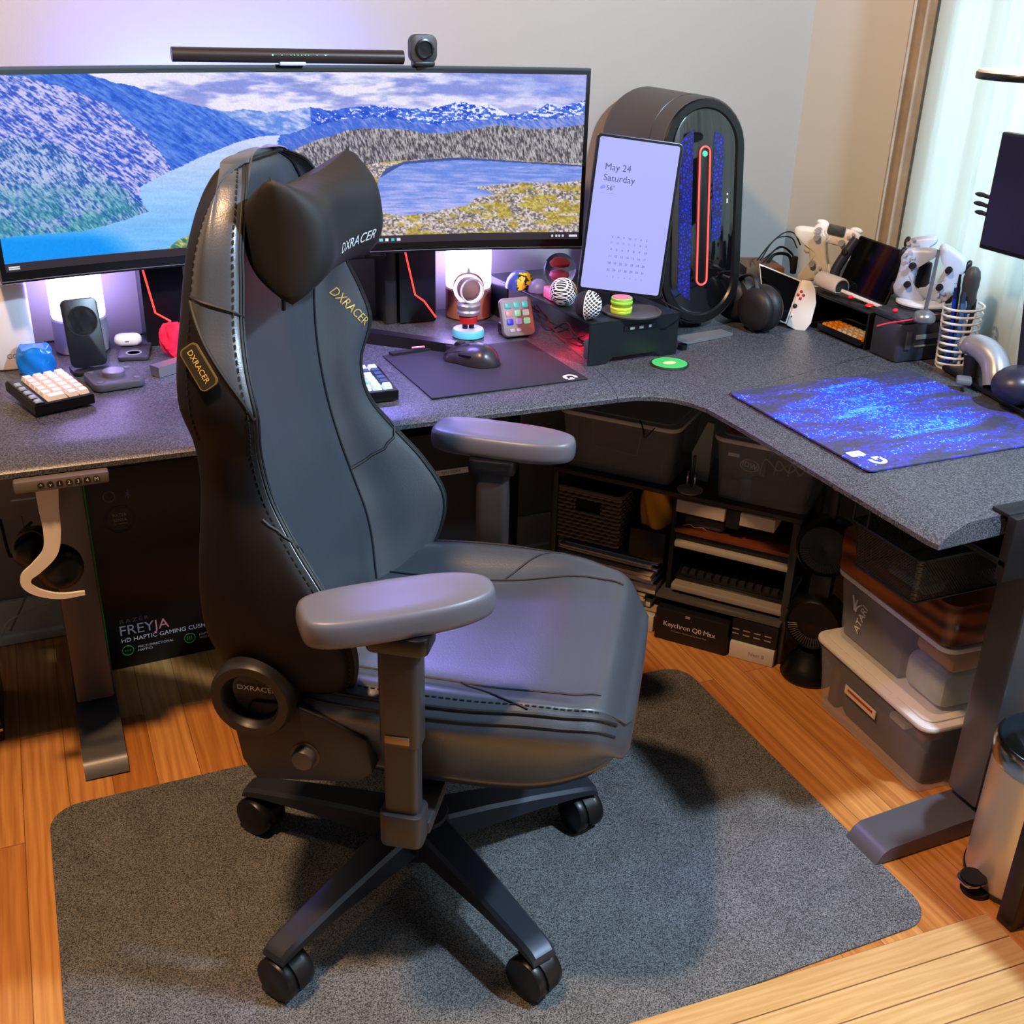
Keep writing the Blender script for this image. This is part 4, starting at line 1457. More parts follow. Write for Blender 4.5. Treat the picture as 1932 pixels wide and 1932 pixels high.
MB().lathe([(.019, .05), (.0255, .053), (.0265, .060), (.024, .064), (.0265, .068), (.0275, .075), (.024, .080), (.016, .084)], SILV, 40).build('collar', None, dm)
MB().ball((0, 0, .112), .0355, mat('clear_glass', (250, 252, 255), .02, trans=1.0, ior=1.12), 32).build('globe', None, dm)
MB().ball((0, 0, .110), .024, mat('inner_tan', (178, 150, 138), .6), 24).build('inner_ball', None, dm)
t_ = MB().tube([(.0262 * math.cos(2 * PI * k / 40), -.022, .110 + .0262 * math.sin(2 * PI * k / 40)) for k in range(40)], .0026, WHT, 8, closed=True)
t_.build('ring', None, dm)
MB().lathe([(.004, .147), (.003, .153), (.001, .158)], SILV, 14).build('tip', None, dm)

# stream controller with lit keys
a_ = D(955, 640); b2 = D(1003, 636)
sc = thing('key_controller', 'grey desktop controller with nine lit colour keys', 'controller', ((a_.x + b2.x) / 2, (a_.y + b2.y) / 2 + .012, ZD), .02)
sm_ = MB().at((0, -.016, .006), (PI / 2 - .42, 0, 0))
sm_.slab(rrect(.078, .088, .012, cy=.044), -.010, .004, mat('controller_grey', (112, 112, 116), .45), bev=.003)
sm_.build('body', None, sc)
kc = [(60, 190, 190), (60, 196, 190), (50, 190, 196), (214, 150, 160), (150, 214, 170), (190, 190, 196), (40, 40, 220), (170, 140, 210), (150, 214, 170)]
for i in range(9):
    b = MB().at((0, -.016, .006), (PI / 2 - .42, 0, 0))
    x = -.021 + .021 * (i % 3); y = .070 - .0185 * (i // 3)
    b.slab(rrect(.0155, .0140, .003, cx=x, cy=y), .0035, .0062, mat('lit_key_%d' % i, kc[i], .4, emit=.75), bev=.0008)
    b.build('lit_key', None, sc)
for x in (-.018, -.002):
    b = MB().at((0, -.016, .006), (PI / 2 - .42, 0, 0)); b.slab(rrect(.012, .008, .002, cx=x, cy=.0135), .0035, .0058, mat('blank_key', (150, 150, 152), .45), bev=.0008)
    b.build('blank_key', None, sc)
MB().box((0, .020, .014), (.06, .05, .026), BLK, bev=.004).build('stand', None, sc)
# ---------------------------------------------------------------- riser shelf and what stands on it
RA = D(1110, 692); RB = D(1275, 668)
rx = (RB - RA).xy; rl = rx.length; rang = math.atan2(rx.y, rx.x)
RH = .095; RD = .47
rs = thing('riser_shelf', 'black metal riser shelf right of the mouse pad', 'desk shelf', (RA.x, RA.y, ZD), rang)
RM = mat('riser_black_green', (30, 36, 38), .28, .3)
MB().slab([(0, 0), (rl, 0), (rl, RD), (0, RD)], RH - .006, RH, RM, bev=.002).build('top_panel', None, rs)
b = MB()
bm = bmesh.new()
pts = [(0, 0), (.045, 0), (.06, .012), (rl - .06, .012), (rl - .045, 0), (rl, 0), (rl, RH - .006), (0, RH - .006)]
A_ = [bm.verts.new((x, .0, z + .001)) for x, z in pts]; B_ = [bm.verts.new((x, .005, z + .001)) for x, z in pts]
bm.faces.new(A_); bm.faces.new(B_[::-1])
for i in range(8):
    bm.faces.new((A_[i], B_[i], B_[(i + 1) % 8], A_[(i + 1) % 8]))
bmesh.ops.recalc_face_normals(bm, faces=list(bm.faces))
b.bm(bm, RM); b.build('front_panel', None, rs)
MB().box((rl * .55, -.001, RH - .022), (rl * .36, .002, .012), BLK2).build('port_strip', None, rs)
for k, x in enumerate((.46, .56, .66)):
    MB().box((rl * x, -.0025, RH - .022), (.011 if k < 2 else .006, .001, .0055), mat('port_metal', (190, 200, 196), .3, .5)).build('port', None, rs)
MB().box((rl - .004, RD - .05, RH / 2 - .002), (.005, .09, RH - .008), RM).build('support', None, rs)
MB().box((.004, RD - .05, RH / 2 - .002), (.005, .09, RH - .008), RM).build('support', None, rs)
MB().box((.06, RD * .45, RH - .009), (.012, .30, .004), mat('red_led_strip', (255, 30, 50), .4, emit=4.0)).build('led_strip', None, rs)
light('riser_red_glow', 'AREA', tuple(Matrix.Translation(rs.location) @ Matrix.Rotation(rang, 4, 'Z') @ Vector((.05, RD * .42, RH - .014))), (1.0, .02, .06), .3, .02, tuple(Matrix.Translation(rs.location) @ Matrix.Rotation(rang, 4, 'Z') @ Vector((-.02, RD * .42, 0))), .30)
RT = ZD + RH
def onR(px, py, dz=0):
    return onz(px, py, RT + dz)
# cables and plug under the riser
b = MB(); 
for k in range(5):
    r_ = random.Random(k)
    P = [(.03 + .02 * r_.random(), .05 + .05 * j + .03 * r_.random(), .006 + .05 * r_.random()) for j in range(6)]
    tag(MB().tube(bez(P, 6), .0018, mat('cable_dark_red', (70, 20, 26), .5) if k % 2 else SOFT, 6).build('cable', None, loc=rs.location, rz=rang), 'tangled dark cables under the riser shelf', 'cable', 'tangled cables under the riser')
o = MB().box((0, 0, .022), (.028, .022, .042), mat('plug_grey', (66, 76, 84), .5), bev=.004).build('power_plug', None, loc=(RA.x + .03, RA.y + .05, ZD + .001), rz=.5)
tag(o, 'dark grey power plug under the front corner of the riser shelf', 'plug')

# two capsule domes
CAPB = mat('capsule_blue_plastic', (60, 80, 170), .3, coat=.5)
for i, (px, py, r_) in enumerate(((985, 545, .034), (1020, 552, .024))):
    p = onR(px, py)
    t = thing('capsule_dome', ('blue dome with yellow and black pattern on the riser shelf' if i == 0 else 'small plain lavender dome beside the glass ball on the riser'), 'ornament', (p.x, p.y + .012, RT))
    MB().lathe([(r_, .0005), (r_ * .99, r_ * .25), (r_ * .88, r_ * .62), (r_ * .65, r_ * .95), (r_ * .35, r_ * 1.13), (.001, r_ * 1.18)], CAPB if i == 0 else mat('lavender_plastic', (128, 128, 196), .35), 32).build('shell', None, t)
    if i == 0:
        G = []
        for a in np.linspace(-2.2, -.2, 10):
            G.append([(r_ * 1.01 * math.cos(a) * q, r_ * 1.01 * math.sin(a) * q, z) for q, z in ((1.0, .002), (1.0, r_ * .27), (.89, r_ * .64), (.66, r_ * .97), (.40, r_ * 1.12))])
        mm, nt, pb = nodes_of('yellow_black_print')
        nz = nt.nodes.new('ShaderNodeTexNoise'); nz.inputs['Scale'].default_value = 110
        tc = nt.nodes.new('ShaderNodeTexCoord'); nt.links.new(tc.outputs['Object'], nz.inputs[0])
        cr = nt.nodes.new('ShaderNodeValToRGB'); cr.color_ramp.interpolation = 'CONSTANT'
        cr.color_ramp.elements[0].color = (*lin((220, 180, 40)), 1); cr.color_ramp.elements[1].color = (*lin((30, 28, 30)), 1); cr.color_ramp.elements[1].position = .53
        nt.links.new(nz.outputs[0], cr.inputs[0]); nt.links.new(cr.outputs[0], pb.inputs['Base Color']); pb.inputs['Roughness'].default_value = .4
        MB().grid(G).build('printed_panel', mm, t, smooth=60)
# glass ball on a pink base
p = onR(1046, 568)
gb = thing('crystal_ball', 'clear glass ball with pink centre on a pink block, on the riser', 'ornament', (p.x + .012, p.y + .018, RT))
MB().slab(rrect(.045, .045, .005), .001, .026, mat('pink_block', (214, 110, 160), .4), bev=.003).build('base', None, gb)
MB().ball((.012, .012, .062), .0365, mat('clear_glass', (250, 252, 255), .02, trans=1.0, ior=1.12), 32).build('ball', None, gb)
MB().lathe([(.014, .0), (.020, .008), (.018, .016), (.004, .020)], mat('pink_core', (226, 90, 130), .5), 20, c=(.012, .012, .042)).build('core', None, gb)
MB().lathe([(.019, .0), (.021, .006), (.012, .014), (.002, .016)], mat('red_core', (170, 24, 34), .5), 20, c=(.012, .012, .070)).build('core_cap', None, gb)
# knitted balls, half black half white
mm, nt, pb = nodes_of('black_knit')
pb.inputs['Base Color'].default_value = (.006, .006, .007, 1); pb.inputs['Roughness'].default_value = .8
wv = nt.nodes.new('ShaderNodeTexWave'); wv.inputs['Scale'].default_value = 60; bp = nt.nodes.new('ShaderNodeBump'); bp.inputs['Strength'].default_value = .6
tc = nt.nodes.new('ShaderNodeTexCoord'); nt.links.new(tc.outputs['Object'], wv.inputs[0]); nt.links.new(wv.outputs[1], bp.inputs['Height']); nt.links.new(bp.outputs[0], pb.inputs['Normal'])
BKN = mm
mm, nt, pb = nodes_of('white_net_on_black')
tc = nt.nodes.new('ShaderNodeTexCoord')
sp_ = nt.nodes.new('ShaderNodeSeparateXYZ'); nt.links.new(tc.outputs['Object'], sp_.inputs[0])
outs = []
for sgn in (1, -1):
    ad = nt.nodes.new('ShaderNodeMath'); ad.operation = 'MULTIPLY_ADD'; ad.inputs[1].default_value = sgn
    nt.links.new(sp_.outputs[2], ad.inputs[0]); nt.links.new(sp_.outputs[0], ad.inputs[2])
    ml = nt.nodes.new('ShaderNodeMath'); ml.operation = 'MULTIPLY'; ml.inputs[1].default_value = 760; nt.links.new(ad.outputs[0], ml.inputs[0])
    sn = nt.nodes.new('ShaderNodeMath'); sn.operation = 'SINE'; nt.links.new(ml.outputs[0], sn.inputs[0]); outs.append(sn)
mxx = nt.nodes.new('ShaderNodeMath'); mxx.operation = 'MAXIMUM'; nt.links.new(outs[0].outputs[0], mxx.inputs[0]); nt.links.new(outs[1].outputs[0], mxx.inputs[1])
gt = nt.nodes.new('ShaderNodeMath'); gt.operation = 'GREATER_THAN'; gt.inputs[1].default_value = .62; nt.links.new(mxx.outputs[0], gt.inputs[0])
mc = nt.nodes.new('ShaderNodeMix'); mc.data_type = 'RGBA'; mc.inputs[6].default_value = (.01, .01, .012, 1); mc.inputs[7].default_value = (.80, .80, .82, 1)
nt.links.new(gt.outputs[0], mc.inputs[0]); nt.links.new(mc.outputs[2], pb.inputs['Base Color']); pb.inputs['Roughness'].default_value = .7
WNE = mm
for i, (px, py, rz_, lab) in enumerate(((1068, 580, .3, 'black and white netted ball at the back of the pair, beside the pink block'), (1114, 606, 2.6, 'black and white netted ball nearest the front edge of the riser'))):
    p = onR(px, py); r_ = .030
    t = thing('netted_ball', lab, 'ball', (p.x, p.y + .016, RT), rz_ * 0 + (-2.3 if i == 0 else -.75))
    def hemi(x0_, x1_, m_, nm):
        G = []
        for u_ in np.linspace(x0_, x1_, 13):
            rr = math.sqrt(max(1e-6, 1 - u_ * u_)) * r_
            G.append([(u_ * r_, rr * math.cos(q), r_ + .0005 + rr * math.sin(q)) for q in [2 * PI * k / 36 for k in range(36)]])
        MB().grid(G, wrap=True, caps=True).build(nm, m_, t, smooth=80)
    hemi(-.9999, 0.0, BKN, 'black_half'); hemi(0.0, .9999, WNE, 'netted_half')
    MB().tube([(.0, (r_ + .0006) * math.cos(2 * PI * k / 40), r_ + (r_ + .0006) * math.sin(2 * PI * k / 40)) for k in range(40)], .0010, WHT, 6, closed=True).build('seam', None, t)

# round plate, striped jar, tablet on its stand
p = onR(1192, 590)
pl = thing('tablet_stand', 'round dark metal tablet stand base on the riser', 'stand', (p.x, p.y, RT))
MB().lathe([(.062, .0005), (.064, .002), (.064, .005), (.062, .007), (.001, .007)], mat('plate_grey', (84, 82, 80), .4, .4), 48).build('base', None, pl)
MB().box((-.012, .048, .030), (.035, .006, .05), DSK, bev=.002).build('upright', None, pl)
p = onR(1177, 590, .007)
tc_ = [(.019, (196, 70, 120)), (.020, (150, 220, 60)), (.0205, (190, 230, 50)), (.018, (110, 160, 40)), (.0205, (210, 230, 60)), (.020, (160, 220, 70)), (.0185, (120, 200, 90))]
jr = thing('striped_tin', 'small neon green and pink round tin on the tablet stand base', 'tin', (p.x - .004, p.y + .006, RT + .0072))
z = .0
for k, (r_, co) in enumerate([(.0225, (190, 232, 50)), (.0235, (216, 238, 70)), (.021, (120, 150, 40)), (.0235, (170, 226, 70)), (.0225, (150, 210, 90))]):
    MB().lathe([(r_ * .96, z), (r_, z + .0015), (r_, z + .0052), (r_ * .96, z + .0064)], mat('tin_band_%d' % k, co, .35), 36).build('band', None, jr)
    z += .0065
MB().lathe([(.020, z), (.020, z + .001), (.001, z + .001)], mat('tin_pink', (214, 110, 130), .4), 32).build('lid', None, jr)
TP = [onp(x, y, (onR(1192, 590).x, onR(1192, 590).y + .020, RT), (-.30, -.93, .18)) for x, y in ((1098, 545), (1255, 568), (1282, 268), (1117, 250))]
tb = thing('tablet', 'upright tablet showing a lavender calendar screen, on the riser', 'tablet', TP[0])
F = frame((TP[0] + TP[1] + TP[2] + TP[3]) / 4, (TP[1] - TP[0]) + (TP[2] - TP[3]), (TP[3] - TP[0]) + (TP[2] - TP[1]))
tw = ((TP[1] - TP[0]).length + (TP[2] - TP[3]).length) / 2; th = ((TP[3] - TP[0]).length + (TP[2] - TP[1]).length) / 2
print('tablet', tw, th)
Fl = Matrix.Translation(-TP[0]) @ F
b = MB(); b.M = Fl
b.slab(rrect(tw, th, .010), -.006, 0, mat('tablet_frame', (60, 60, 64), .3, .6), bev=.0015)
b.slab(rrect(tw - .004, th - .004, .009), -.001, .0004, BLK2)
b.build('body', None, tb)
b = MB(); b.M = Fl
b.slab(rrect(tw - .014, th - .014, .005), .0003, .0008, mat('tablet_screen', (168, 172, 240), .3, emit=.95))
scn = b.build('screen', None, tb)
b = MB(); TX = mat('screen_text', (52, 54, 92), .5); W2, H2 = tw / 2, th / 2
def tt(t, x, y, s, m_=TX, al='LEFT'):
    b.text(t, s, Fl @ Matrix.Translation((x, y, .0009)), m_, .0001, align=al)
tt('May 24', -W2 + .025, H2 - .066, .0195); tt('Saturday', -W2 + .025, H2 - .088, .0195)
tt('56\u00b0', -W2 + .034, H2 - .108, .014)
TG = mat('screen_text_grey', (112, 116, 176), .5)
for c_, d_ in enumerate('SMTWTFS'):
    tt(d_, -W2 + .062 + c_ * .0125, -H2 + .118, .0062, TX, 'CENTER')
n_ = 1
for r in range(6):
    for c_ in range(7):
        k = r * 7 + c_ - 4
        if k < 0:
            tt(str(27 + k + 4), -W2 + .062 + c_ * .0125, -H2 + .1065, .0062, TG, 'CENTER')
        elif k < 31:
            tt(str(k + 1), -W2 + .062 + c_ * .0125, -H2 + .1065 - r * .0142, .0068, TX, 'CENTER')
        elif r == 5 or k >= 31:
            tt(str(k - 30), -W2 + .062 + c_ * .0125, -H2 + .1065 - r * .0142, .0062, TG, 'CENTER')
tt('56', -W2 + .012, H2 - .012, .004); 
b.build('calendar_text', None, scn, smooth=0)
b = MB(); b.M = Fl
b.lathe([(.004, .0009), (.001, .0010)], mat('weather_icon', (90, 120, 214), .5), 14, c=(-W2 + .028, H2 - .1065, 0)).lathe([(.003, .0009), (.001, .0010)], mat('weather_icon', (90, 120, 214), .5), 14, c=(-W2 + .024, H2 - .1085, 0))
b.box((-W2 + .040, H2 - .119, .0010), (.034, .0006, .0002), TG)
b.build('weather_symbol', None, scn)
P = [TP[1] + Vector((-.01, -.002, .004)), onz(1262, 575, RT + .03), onz(1290, 590, RT + .012), D(1282, 600, .05), D(1286, 612, .008)]
tag(MB().tube(bez(P, 8), .0016, SOFT, 6).build('tablet_cable', SOFT), 'thin black cable curving from the tablet down behind the riser', 'cable')

# ---------------------------------------------------------------- desktop computer
px_ = 1.437; py0, py1 = 2.175, 2.52
pcT = thing('desktop_computer', 'tall dark capsule-shaped gaming computer tower with a red light ring', 'computer', (px_, py0, ZD))
PW, PH = .110, .515
def stad(hw, h0, h1, n=18):
    """rounded upright outline: x, z"""
    out = []
    for k in range(n + 1):
        a = PI * k / n
        out.append((hw * math.cos(a), h1 - hw + hw * math.sin(a) * 1.0))
    for k in range(n + 1):
        a = PI + PI * k / n
        out.append((hw * math.cos(a), h0 + hw + hw * math.sin(a)))
    return out
PCM = mat('pc_side_graphite', (74, 70, 70), .42, .3)
G = []
for y, sc_ in ((0.0, .985), (.006, 1.0), (.10, 1.0), (py1 - py0 - .02, 1.0), (py1 - py0, .96)):
    G.append([(x * sc_, y, PH / 2 + (z - PH / 2) * (sc_ * .5 + .5)) for x, z in stad(PW, .012, PH)])
MB().grid(G, wrap=True, caps=True).build('housing', PCM, pcT, smooth=40)
GL = mat('pc_gloss_black', (10, 11, 14), .06, coat=1.0)
G = [[(x, -.001, z) for x, z in stad(PW - .003, .016, PH - .004)], [(x, -.006, z) for x, z in stad(PW - .006, .019, PH - .007)], [(x, -.006, z) for x, z in stad(PW - .022, .034, PH - .022)], [(x, -.0015, z) for x, z in stad(PW - .026, .038, PH - .026)]]
MB().grid(G, wrap=True).build('front_rim', BLK2, pcT, smooth=40)
G = [[(x, -.0015, z) for x, z in stad(PW - .0255, .038, PH - .0255)], [(x, -.003, z) for x, z in stad(PW - .03, .042, PH - .03)], [(x, -.0031, z) for x, z in stad(.012, .19, PH - .16)]]
MB().grid(G, wrap=True, caps=True).build('front_glass', GL, pcT, smooth=40)
st_ = stad(.0135, .105, PH - .105, 14)
MB().tube([(x, -.0062, z) for x, z in st_], .0022, mat('red_light_ring', (255, 92, 84), .4, emit=1.5), 8, closed=True).build('light_ring', None, pcT)
MB().grid([[(x, -.0034, z) for x, z in stad(.0130, .106, PH - .106)], [(x, -.0042, z) for x, z in stad(.011, .108, PH - .108)]], BLK2, wrap=True, caps=True).build('ring_panel', None, pcT)
MB().at((0, -.0052, PH - .125)).lathe([(.001, -.002), (.0058, .001), (.0066, .006), (.004, .010), (.001, .011)], mat('power_mint', (90, 235, 190), .4, emit=1.0), 20).build('power_button', None, pcT)
mm, nt, pb = nodes_of('blue_lit_honeycomb')
vo = nt.nodes.new('ShaderNodeTexVoronoi'); vo.feature = 'DISTANCE_TO_EDGE'; vo.inputs['Scale'].default_value = 130
tc = nt.nodes.new('ShaderNodeTexCoord'); nt.links.new(tc.outputs['Object'], vo.inputs[0])
cr = nt.nodes.new('ShaderNodeValToRGB'); cr.color_ramp.elements[0].color = (.005, .005, .03, 1); cr.color_ramp.elements[1].color = (.015, .03, .9, 1); cr.color_ramp.elements[0].position = .04; cr.color_ramp.elements[1].position = .4
nt.links.new(vo.outputs[0], cr.inputs[0]); nt.links.new(cr.outputs[0], pb.inputs['Emission Color']); pb.inputs['Emission Strength'].default_value = .9
pb.inputs['Base Color'].default_value = (.01, .01, .03, 1); pb.inputs['Roughness'].default_value = .2
def zlim(x):
    r = PW - .032
    return .045 + r - math.sqrt(max(0, r * r - x * x)), PH - .033 - r + math.sqrt(max(0, r * r - x * x))
for x0_, x1_, top, bot, lab in ((-.064, -.030, .03, .02, 'l'), (.024, .050, .035, .15, 'r')):
    G = []
    for x in np.linspace(x0_, x1_, 8):
        z0q, z1q = zlim(x)
        G.append([(x, -.0040, z0q + bot), (x, -.0040, z1q - top)])
    MB().grid(G).build('honeycomb_vent', mm, pcT, smooth=0)
MB().box((.064, -.0042, .29), (.003, .001, .010), WHT).box((.064, -.0042, .305), (.003, .001, .004), WHT).build('front_port', None, pcT)
MB().lathe([(.06, .0), (.06, .014)], BLK, 30, c=(0, .10, .0)).lathe([(.06, .0), (.06, .014)], BLK, 30, c=(0, .25, .0)).build('foot', None, pcT)
for o_ in pcT.children:
    for v_ in o_.data.vertices:
        v_.co.y += .13 * v_.co.z * max(0, 1 - v_.co.y / (py1 - py0))
MB().tube([(x, .07 + .13 * z * .8, z) for x, z in [(-(PW + .0003) * math.cos(a), PH - PW + (PW + .0003) * math.sin(a)) for a in np.linspace(0, PI, 20)]], .0005, BLK2, 5).build('panel_seam', None, pcT)

# headphones beside the computer
p = D(1400, 612)
hp = thing('headphones', 'black over-ear headphones resting against the right side of the computer tower', 'headphones', (1.560, 2.14, ZD))
EAR = mat('earpad_leather', (28, 27, 30), .5)
for y_, nm in ((-.025, 'ear_cup'), (.075, 'ear_cup')):
    b = MB().at((.0, y_, .060), (0, 0, 0))
    b.M = Matrix.Translation((0, y_, .056)) @ Matrix.Rotation(.25, 4, 'Z') @ Matrix.Rotation(PI / 2, 4, 'Y')
    b.lathe([(.020, -.030), (.044, -.028), (.050, -.016), (.047, -.006), (.054, .0), (.055, .016), (.048, .028), (.030, .028), (.024, .018), (.001, .018)], EAR, 36)
    b.build(nm, EAR, hp, smooth=60)
b = MB().tube(bez([(-.01, -.025, .10), (-.005, .0, .125), (.0, .04, .12), (0, .075, .10)], 8), .007, EAR, 10, flat=.6)
b.build('headband', EAR, hp)
# aluminium hub / card slab with a ring
A_ = D(1283, 652); B_ = D(1380, 634)
t = foot_bar((0, 0, 0), (B_.x - A_.x, B_.y - A_.y, 0), .05, .007, None)
o = t.build('metal_hub', mat('brushed_aluminium', (168, 170, 176), .35, .7), loc=(A_.x, A_.y + .02, ZD)); tag(o, 'thin brushed metal hub slab lying in front of the computer tower', 'hub')
p = D(1283, 656)
tag(MB().lathe([(.011, .001), (.011, .012), (.009, .012), (.009, .001)], mat('ring_black_metal', (40, 40, 44), .3, .6), 28, cap=False).build('finger_ring', None, loc=(p.x - .002, p.y - .012, ZD)), 'small dark metal ring at the left end of the metal hub', 'ring')
# round green coaster
p = D(1263, 688)
b = MB().lathe([(.041, .0005), (.042, .0015), (.041, .004), (.001, .004)], mat('coaster_dark', (30, 40, 34), .6), 40).lathe([(.038, .0041), (.038, .0045), (.001, .0045)], mat('coaster_green', (70, 190, 100), .5), 40)
b.ball((0, .0, .0045), .012, mat('coaster_pale', (226, 220, 170), .5), 16, (1.3, .8, .02))
tag(b.build('coaster', None, loc=(p.x, p.y, ZD)), 'round bright green drink coaster in front of the riser shelf', 'coaster')

# ---------------------------------------------------------------- galaxy mouse pad
A = D(1372, 742); B2 = D(1642, 894); C2 = D(1650, 690)
m, nt, b_ = nodes_of('galaxy_print')
tc = nt.nodes.new('ShaderNodeTexCoord')
mp2 = nt.nodes.new('ShaderNodeMapping'); mp2.inputs['Rotation'].default_value = (0, 0, .55); mp2.inputs['Scale'].default_value = (2.4, 8, 1)
nt.links.new(tc.outputs['Object'], mp2.inputs[0])
na = nt.nodes.new('ShaderNodeTexNoise'); na.inputs['Scale'].default_value = 2.2; na.inputs['Detail'].default_value = 12; na.inputs['Roughness'].default_value = .68; na.inputs['Distortion'].default_value = .9
nt.links.new(mp2.outputs[0], na.inputs['Vector'])
nb = nt.nodes.new('ShaderNodeTexNoise'); nb.inputs['Scale'].default_value = 150; nb.inputs['Detail'].default_value = 2
nt.links.new(tc.outputs['Object'], nb.inputs['Vector'])
vo = nt.nodes.new('ShaderNodeTexVoronoi'); vo.inputs['Scale'].default_value = 210
nt.links.new(tc.outputs['Object'], vo.inputs[0])
r1 = nt.nodes.new('ShaderNodeValToRGB')
e = r1.color_ramp.elements
e[0].position = .40; e[0].color = (*lin((62, 63, 82)), 1); e[1].position = .70; e[1].color = (*lin((70, 160, 250)), 1)
q_ = r1.color_ramp.elements.new(.50); q_.color = (*lin((66, 64, 170)), 1)
q_ = r1.color_ramp.elements.new(.58); q_.color = (*lin((34, 70, 226)), 1)
rad = nt.nodes.new('ShaderNodeVectorMath'); rad.operation = 'DISTANCE'; rad.inputs[1].default_value = (.20, -.20, 0)
nt.links.new(tc.outputs['Object'], rad.inputs[0])
mr = nt.nodes.new('ShaderNodeMapRange'); mr.inputs[1].default_value = .04; mr.inputs[2].default_value = .30; mr.inputs[3].default_value = .07; mr.inputs[4].default_value = -.10
nt.links.new(rad.outputs['Value'], mr.inputs[0])
ad1 = nt.nodes.new('ShaderNodeMath'); ad1.operation = 'ADD'; nt.links.new(na.outputs[0], ad1.inputs[0]); nt.links.new(mr.outputs[0], ad1.inputs[1])
ad2 = nt.nodes.new('ShaderNodeMath'); ad2.operation = 'MULTIPLY_ADD'; ad2.inputs[1].default_value = .40; nt.links.new(nb.outputs[0], ad2.inputs[0]); 
sb_ = nt.nodes.new('ShaderNodeMath'); sb_.operation = 'SUBTRACT'; sb_.inputs[1].default_value = .205; nt.links.new(ad1.outputs[0], sb_.inputs[0]); nt.links.new(sb_.outputs[0], ad2.inputs[2])
nt.links.new(ad2.outputs[0], r1.inputs[0])
lt = nt.nodes.new('ShaderNodeMath'); lt.operation = 'LESS_THAN'; lt.inputs[1].default_value = .30; nt.links.new(vo.outputs['Distance'], lt.inputs[0])
wn = nt.nodes.new('ShaderNodeMath'); wn.operation = 'GREATER_THAN'; wn.inputs[1].default_value = .50; nt.links.new(ad1.outputs[0], wn.inputs[0])
sepc = nt.nodes.new('ShaderNodeSeparateColor'); nt.links.new(vo.outputs['Color'], sepc.inputs[0])
g2 = nt.nodes.new('ShaderNodeMath'); g2.operation = 'GREATER_THAN'; g2.inputs[1].default_value = .55; nt.links.new(sepc.outputs[0], g2.inputs[0])
m1_ = nt.nodes.new('ShaderNodeMath'); m1_.operation = 'MULTIPLY'; nt.links.new(lt.outputs[0], m1_.inputs[0]); nt.links.new(wn.outputs[0], m1_.inputs[1])
m2_ = nt.nodes.new('ShaderNodeMath'); m2_.operation = 'MULTIPLY'; nt.links.new(m1_.outputs[0], m2_.inputs[0]); nt.links.new(g2.outputs[0], m2_.inputs[1])
mg = nt.nodes.new('ShaderNodeMix'); mg.data_type = 'RGBA'; nt.links.new(m2_.outputs[0], mg.inputs[0]); nt.links.new(r1.outputs[0], mg.inputs[6]); mg.inputs[7].default_value = (*lin((150, 205, 255)), 1)
nt.links.new(mg.outputs[2], b_.inputs['Base Color']); b_.inputs['Roughness'].default_value = .5
gw2 = (A - B2).length
o = MB().slab(rrect(.455, gw2 - .004, .012, cx=.2275, cy=-gw2 / 2), .0005, .0045, m, bev=.001).build('galaxy_mouse_pad', None, loc=(A.x, A.y, ZD), rz=0)
tag(o, 'large mouse pad printed with a blue and purple galaxy', 'mouse pad')
F = frame((.045, -gw2 + .035, .0047), (0, 1, 0), (-1, 0, 0))
gmark(o, F, .016, WPR)
MB().slab(rrect(.030, .022, .003, cx=.028, cy=-gw2 + .072), .0046, .0048, WPR).build('printed_tag', None, o)
# ---------------------------------------------------------------- things at the back corner and right wing
# handheld console on a stand
A = D(1440, 612); B2 = D(1535, 640)
hz_ = ZD
nA = onz(1437, 606, ZD + .02); 
cw = thing('console_stand', 'white stand holding the handheld console', 'stand', (A.x + .03, A.y, ZD), -.62)
cp = [onp(x, y, (D(1490, 620).x, D(1490, 620).y, ZD), (-.62, -.76, .22)) for x, y in ((1445, 598), (1487, 612), (1527, 520), (1430, 497))]
hc = thing('handheld_console', 'handheld console with black screen and one white controller grip, on the desk by the headphones', 'game console', cp[0])
Pn = Vector((-.62, -.76, .22)).normalized()
def onC(x, y, d=0.0):
    return onp(x, y, (D(1490, 620).x - Pn.x * d * -1, D(1490, 620).y + Pn.y * d, ZD + Pn.z * d), Pn) - cp[0]
quad = lambda pts, d: [onC(x, y, d) for x, y in pts]
def plate(pts, d0, d1, m, parent, name):
    b = MB(); bm = bmesh.new()
    A_ = [bm.verts.new(p) for p in quad(pts, d0)]; B_ = [bm.verts.new(p) for p in quad(pts, d1)]
    n = len(pts)
    bm.faces.new(A_); bm.faces.new(B_[::-1])
    for i in range(n):
        bm.faces.new((A_[i], B_[i], B_[(i + 1) % n], A_[(i + 1) % n]))
    bmesh.ops.recalc_face_normals(bm, faces=list(bm.faces))
    bmesh.ops.bevel(bm, geom=list(bm.edges), offset=.0012, segments=2, profile=.5, affect='EDGES', clamp_overlap=True)
    return b.bm(bm, m).build(name, None, parent)
plate([(1432, 497), (1513, 530), (1484, 612), (1441, 592)], -.008, .000, mat('console_white_edge', (214, 210, 205), .4), hc, 'frame')
plate([(1434, 500), (1509, 531), (1482, 608), (1443, 590)], .0, .002, mat('dark_screen_glass', (6, 6, 8), .08), hc, 'screen')
plate([(1513, 528), (1530, 530), (1538, 545), (1540, 572), (1530, 610), (1518, 625), (1500, 622), (1484, 613)], -.018, .004, mat('grip_white', (218, 208, 200), .4), hc, 'controller_grip')
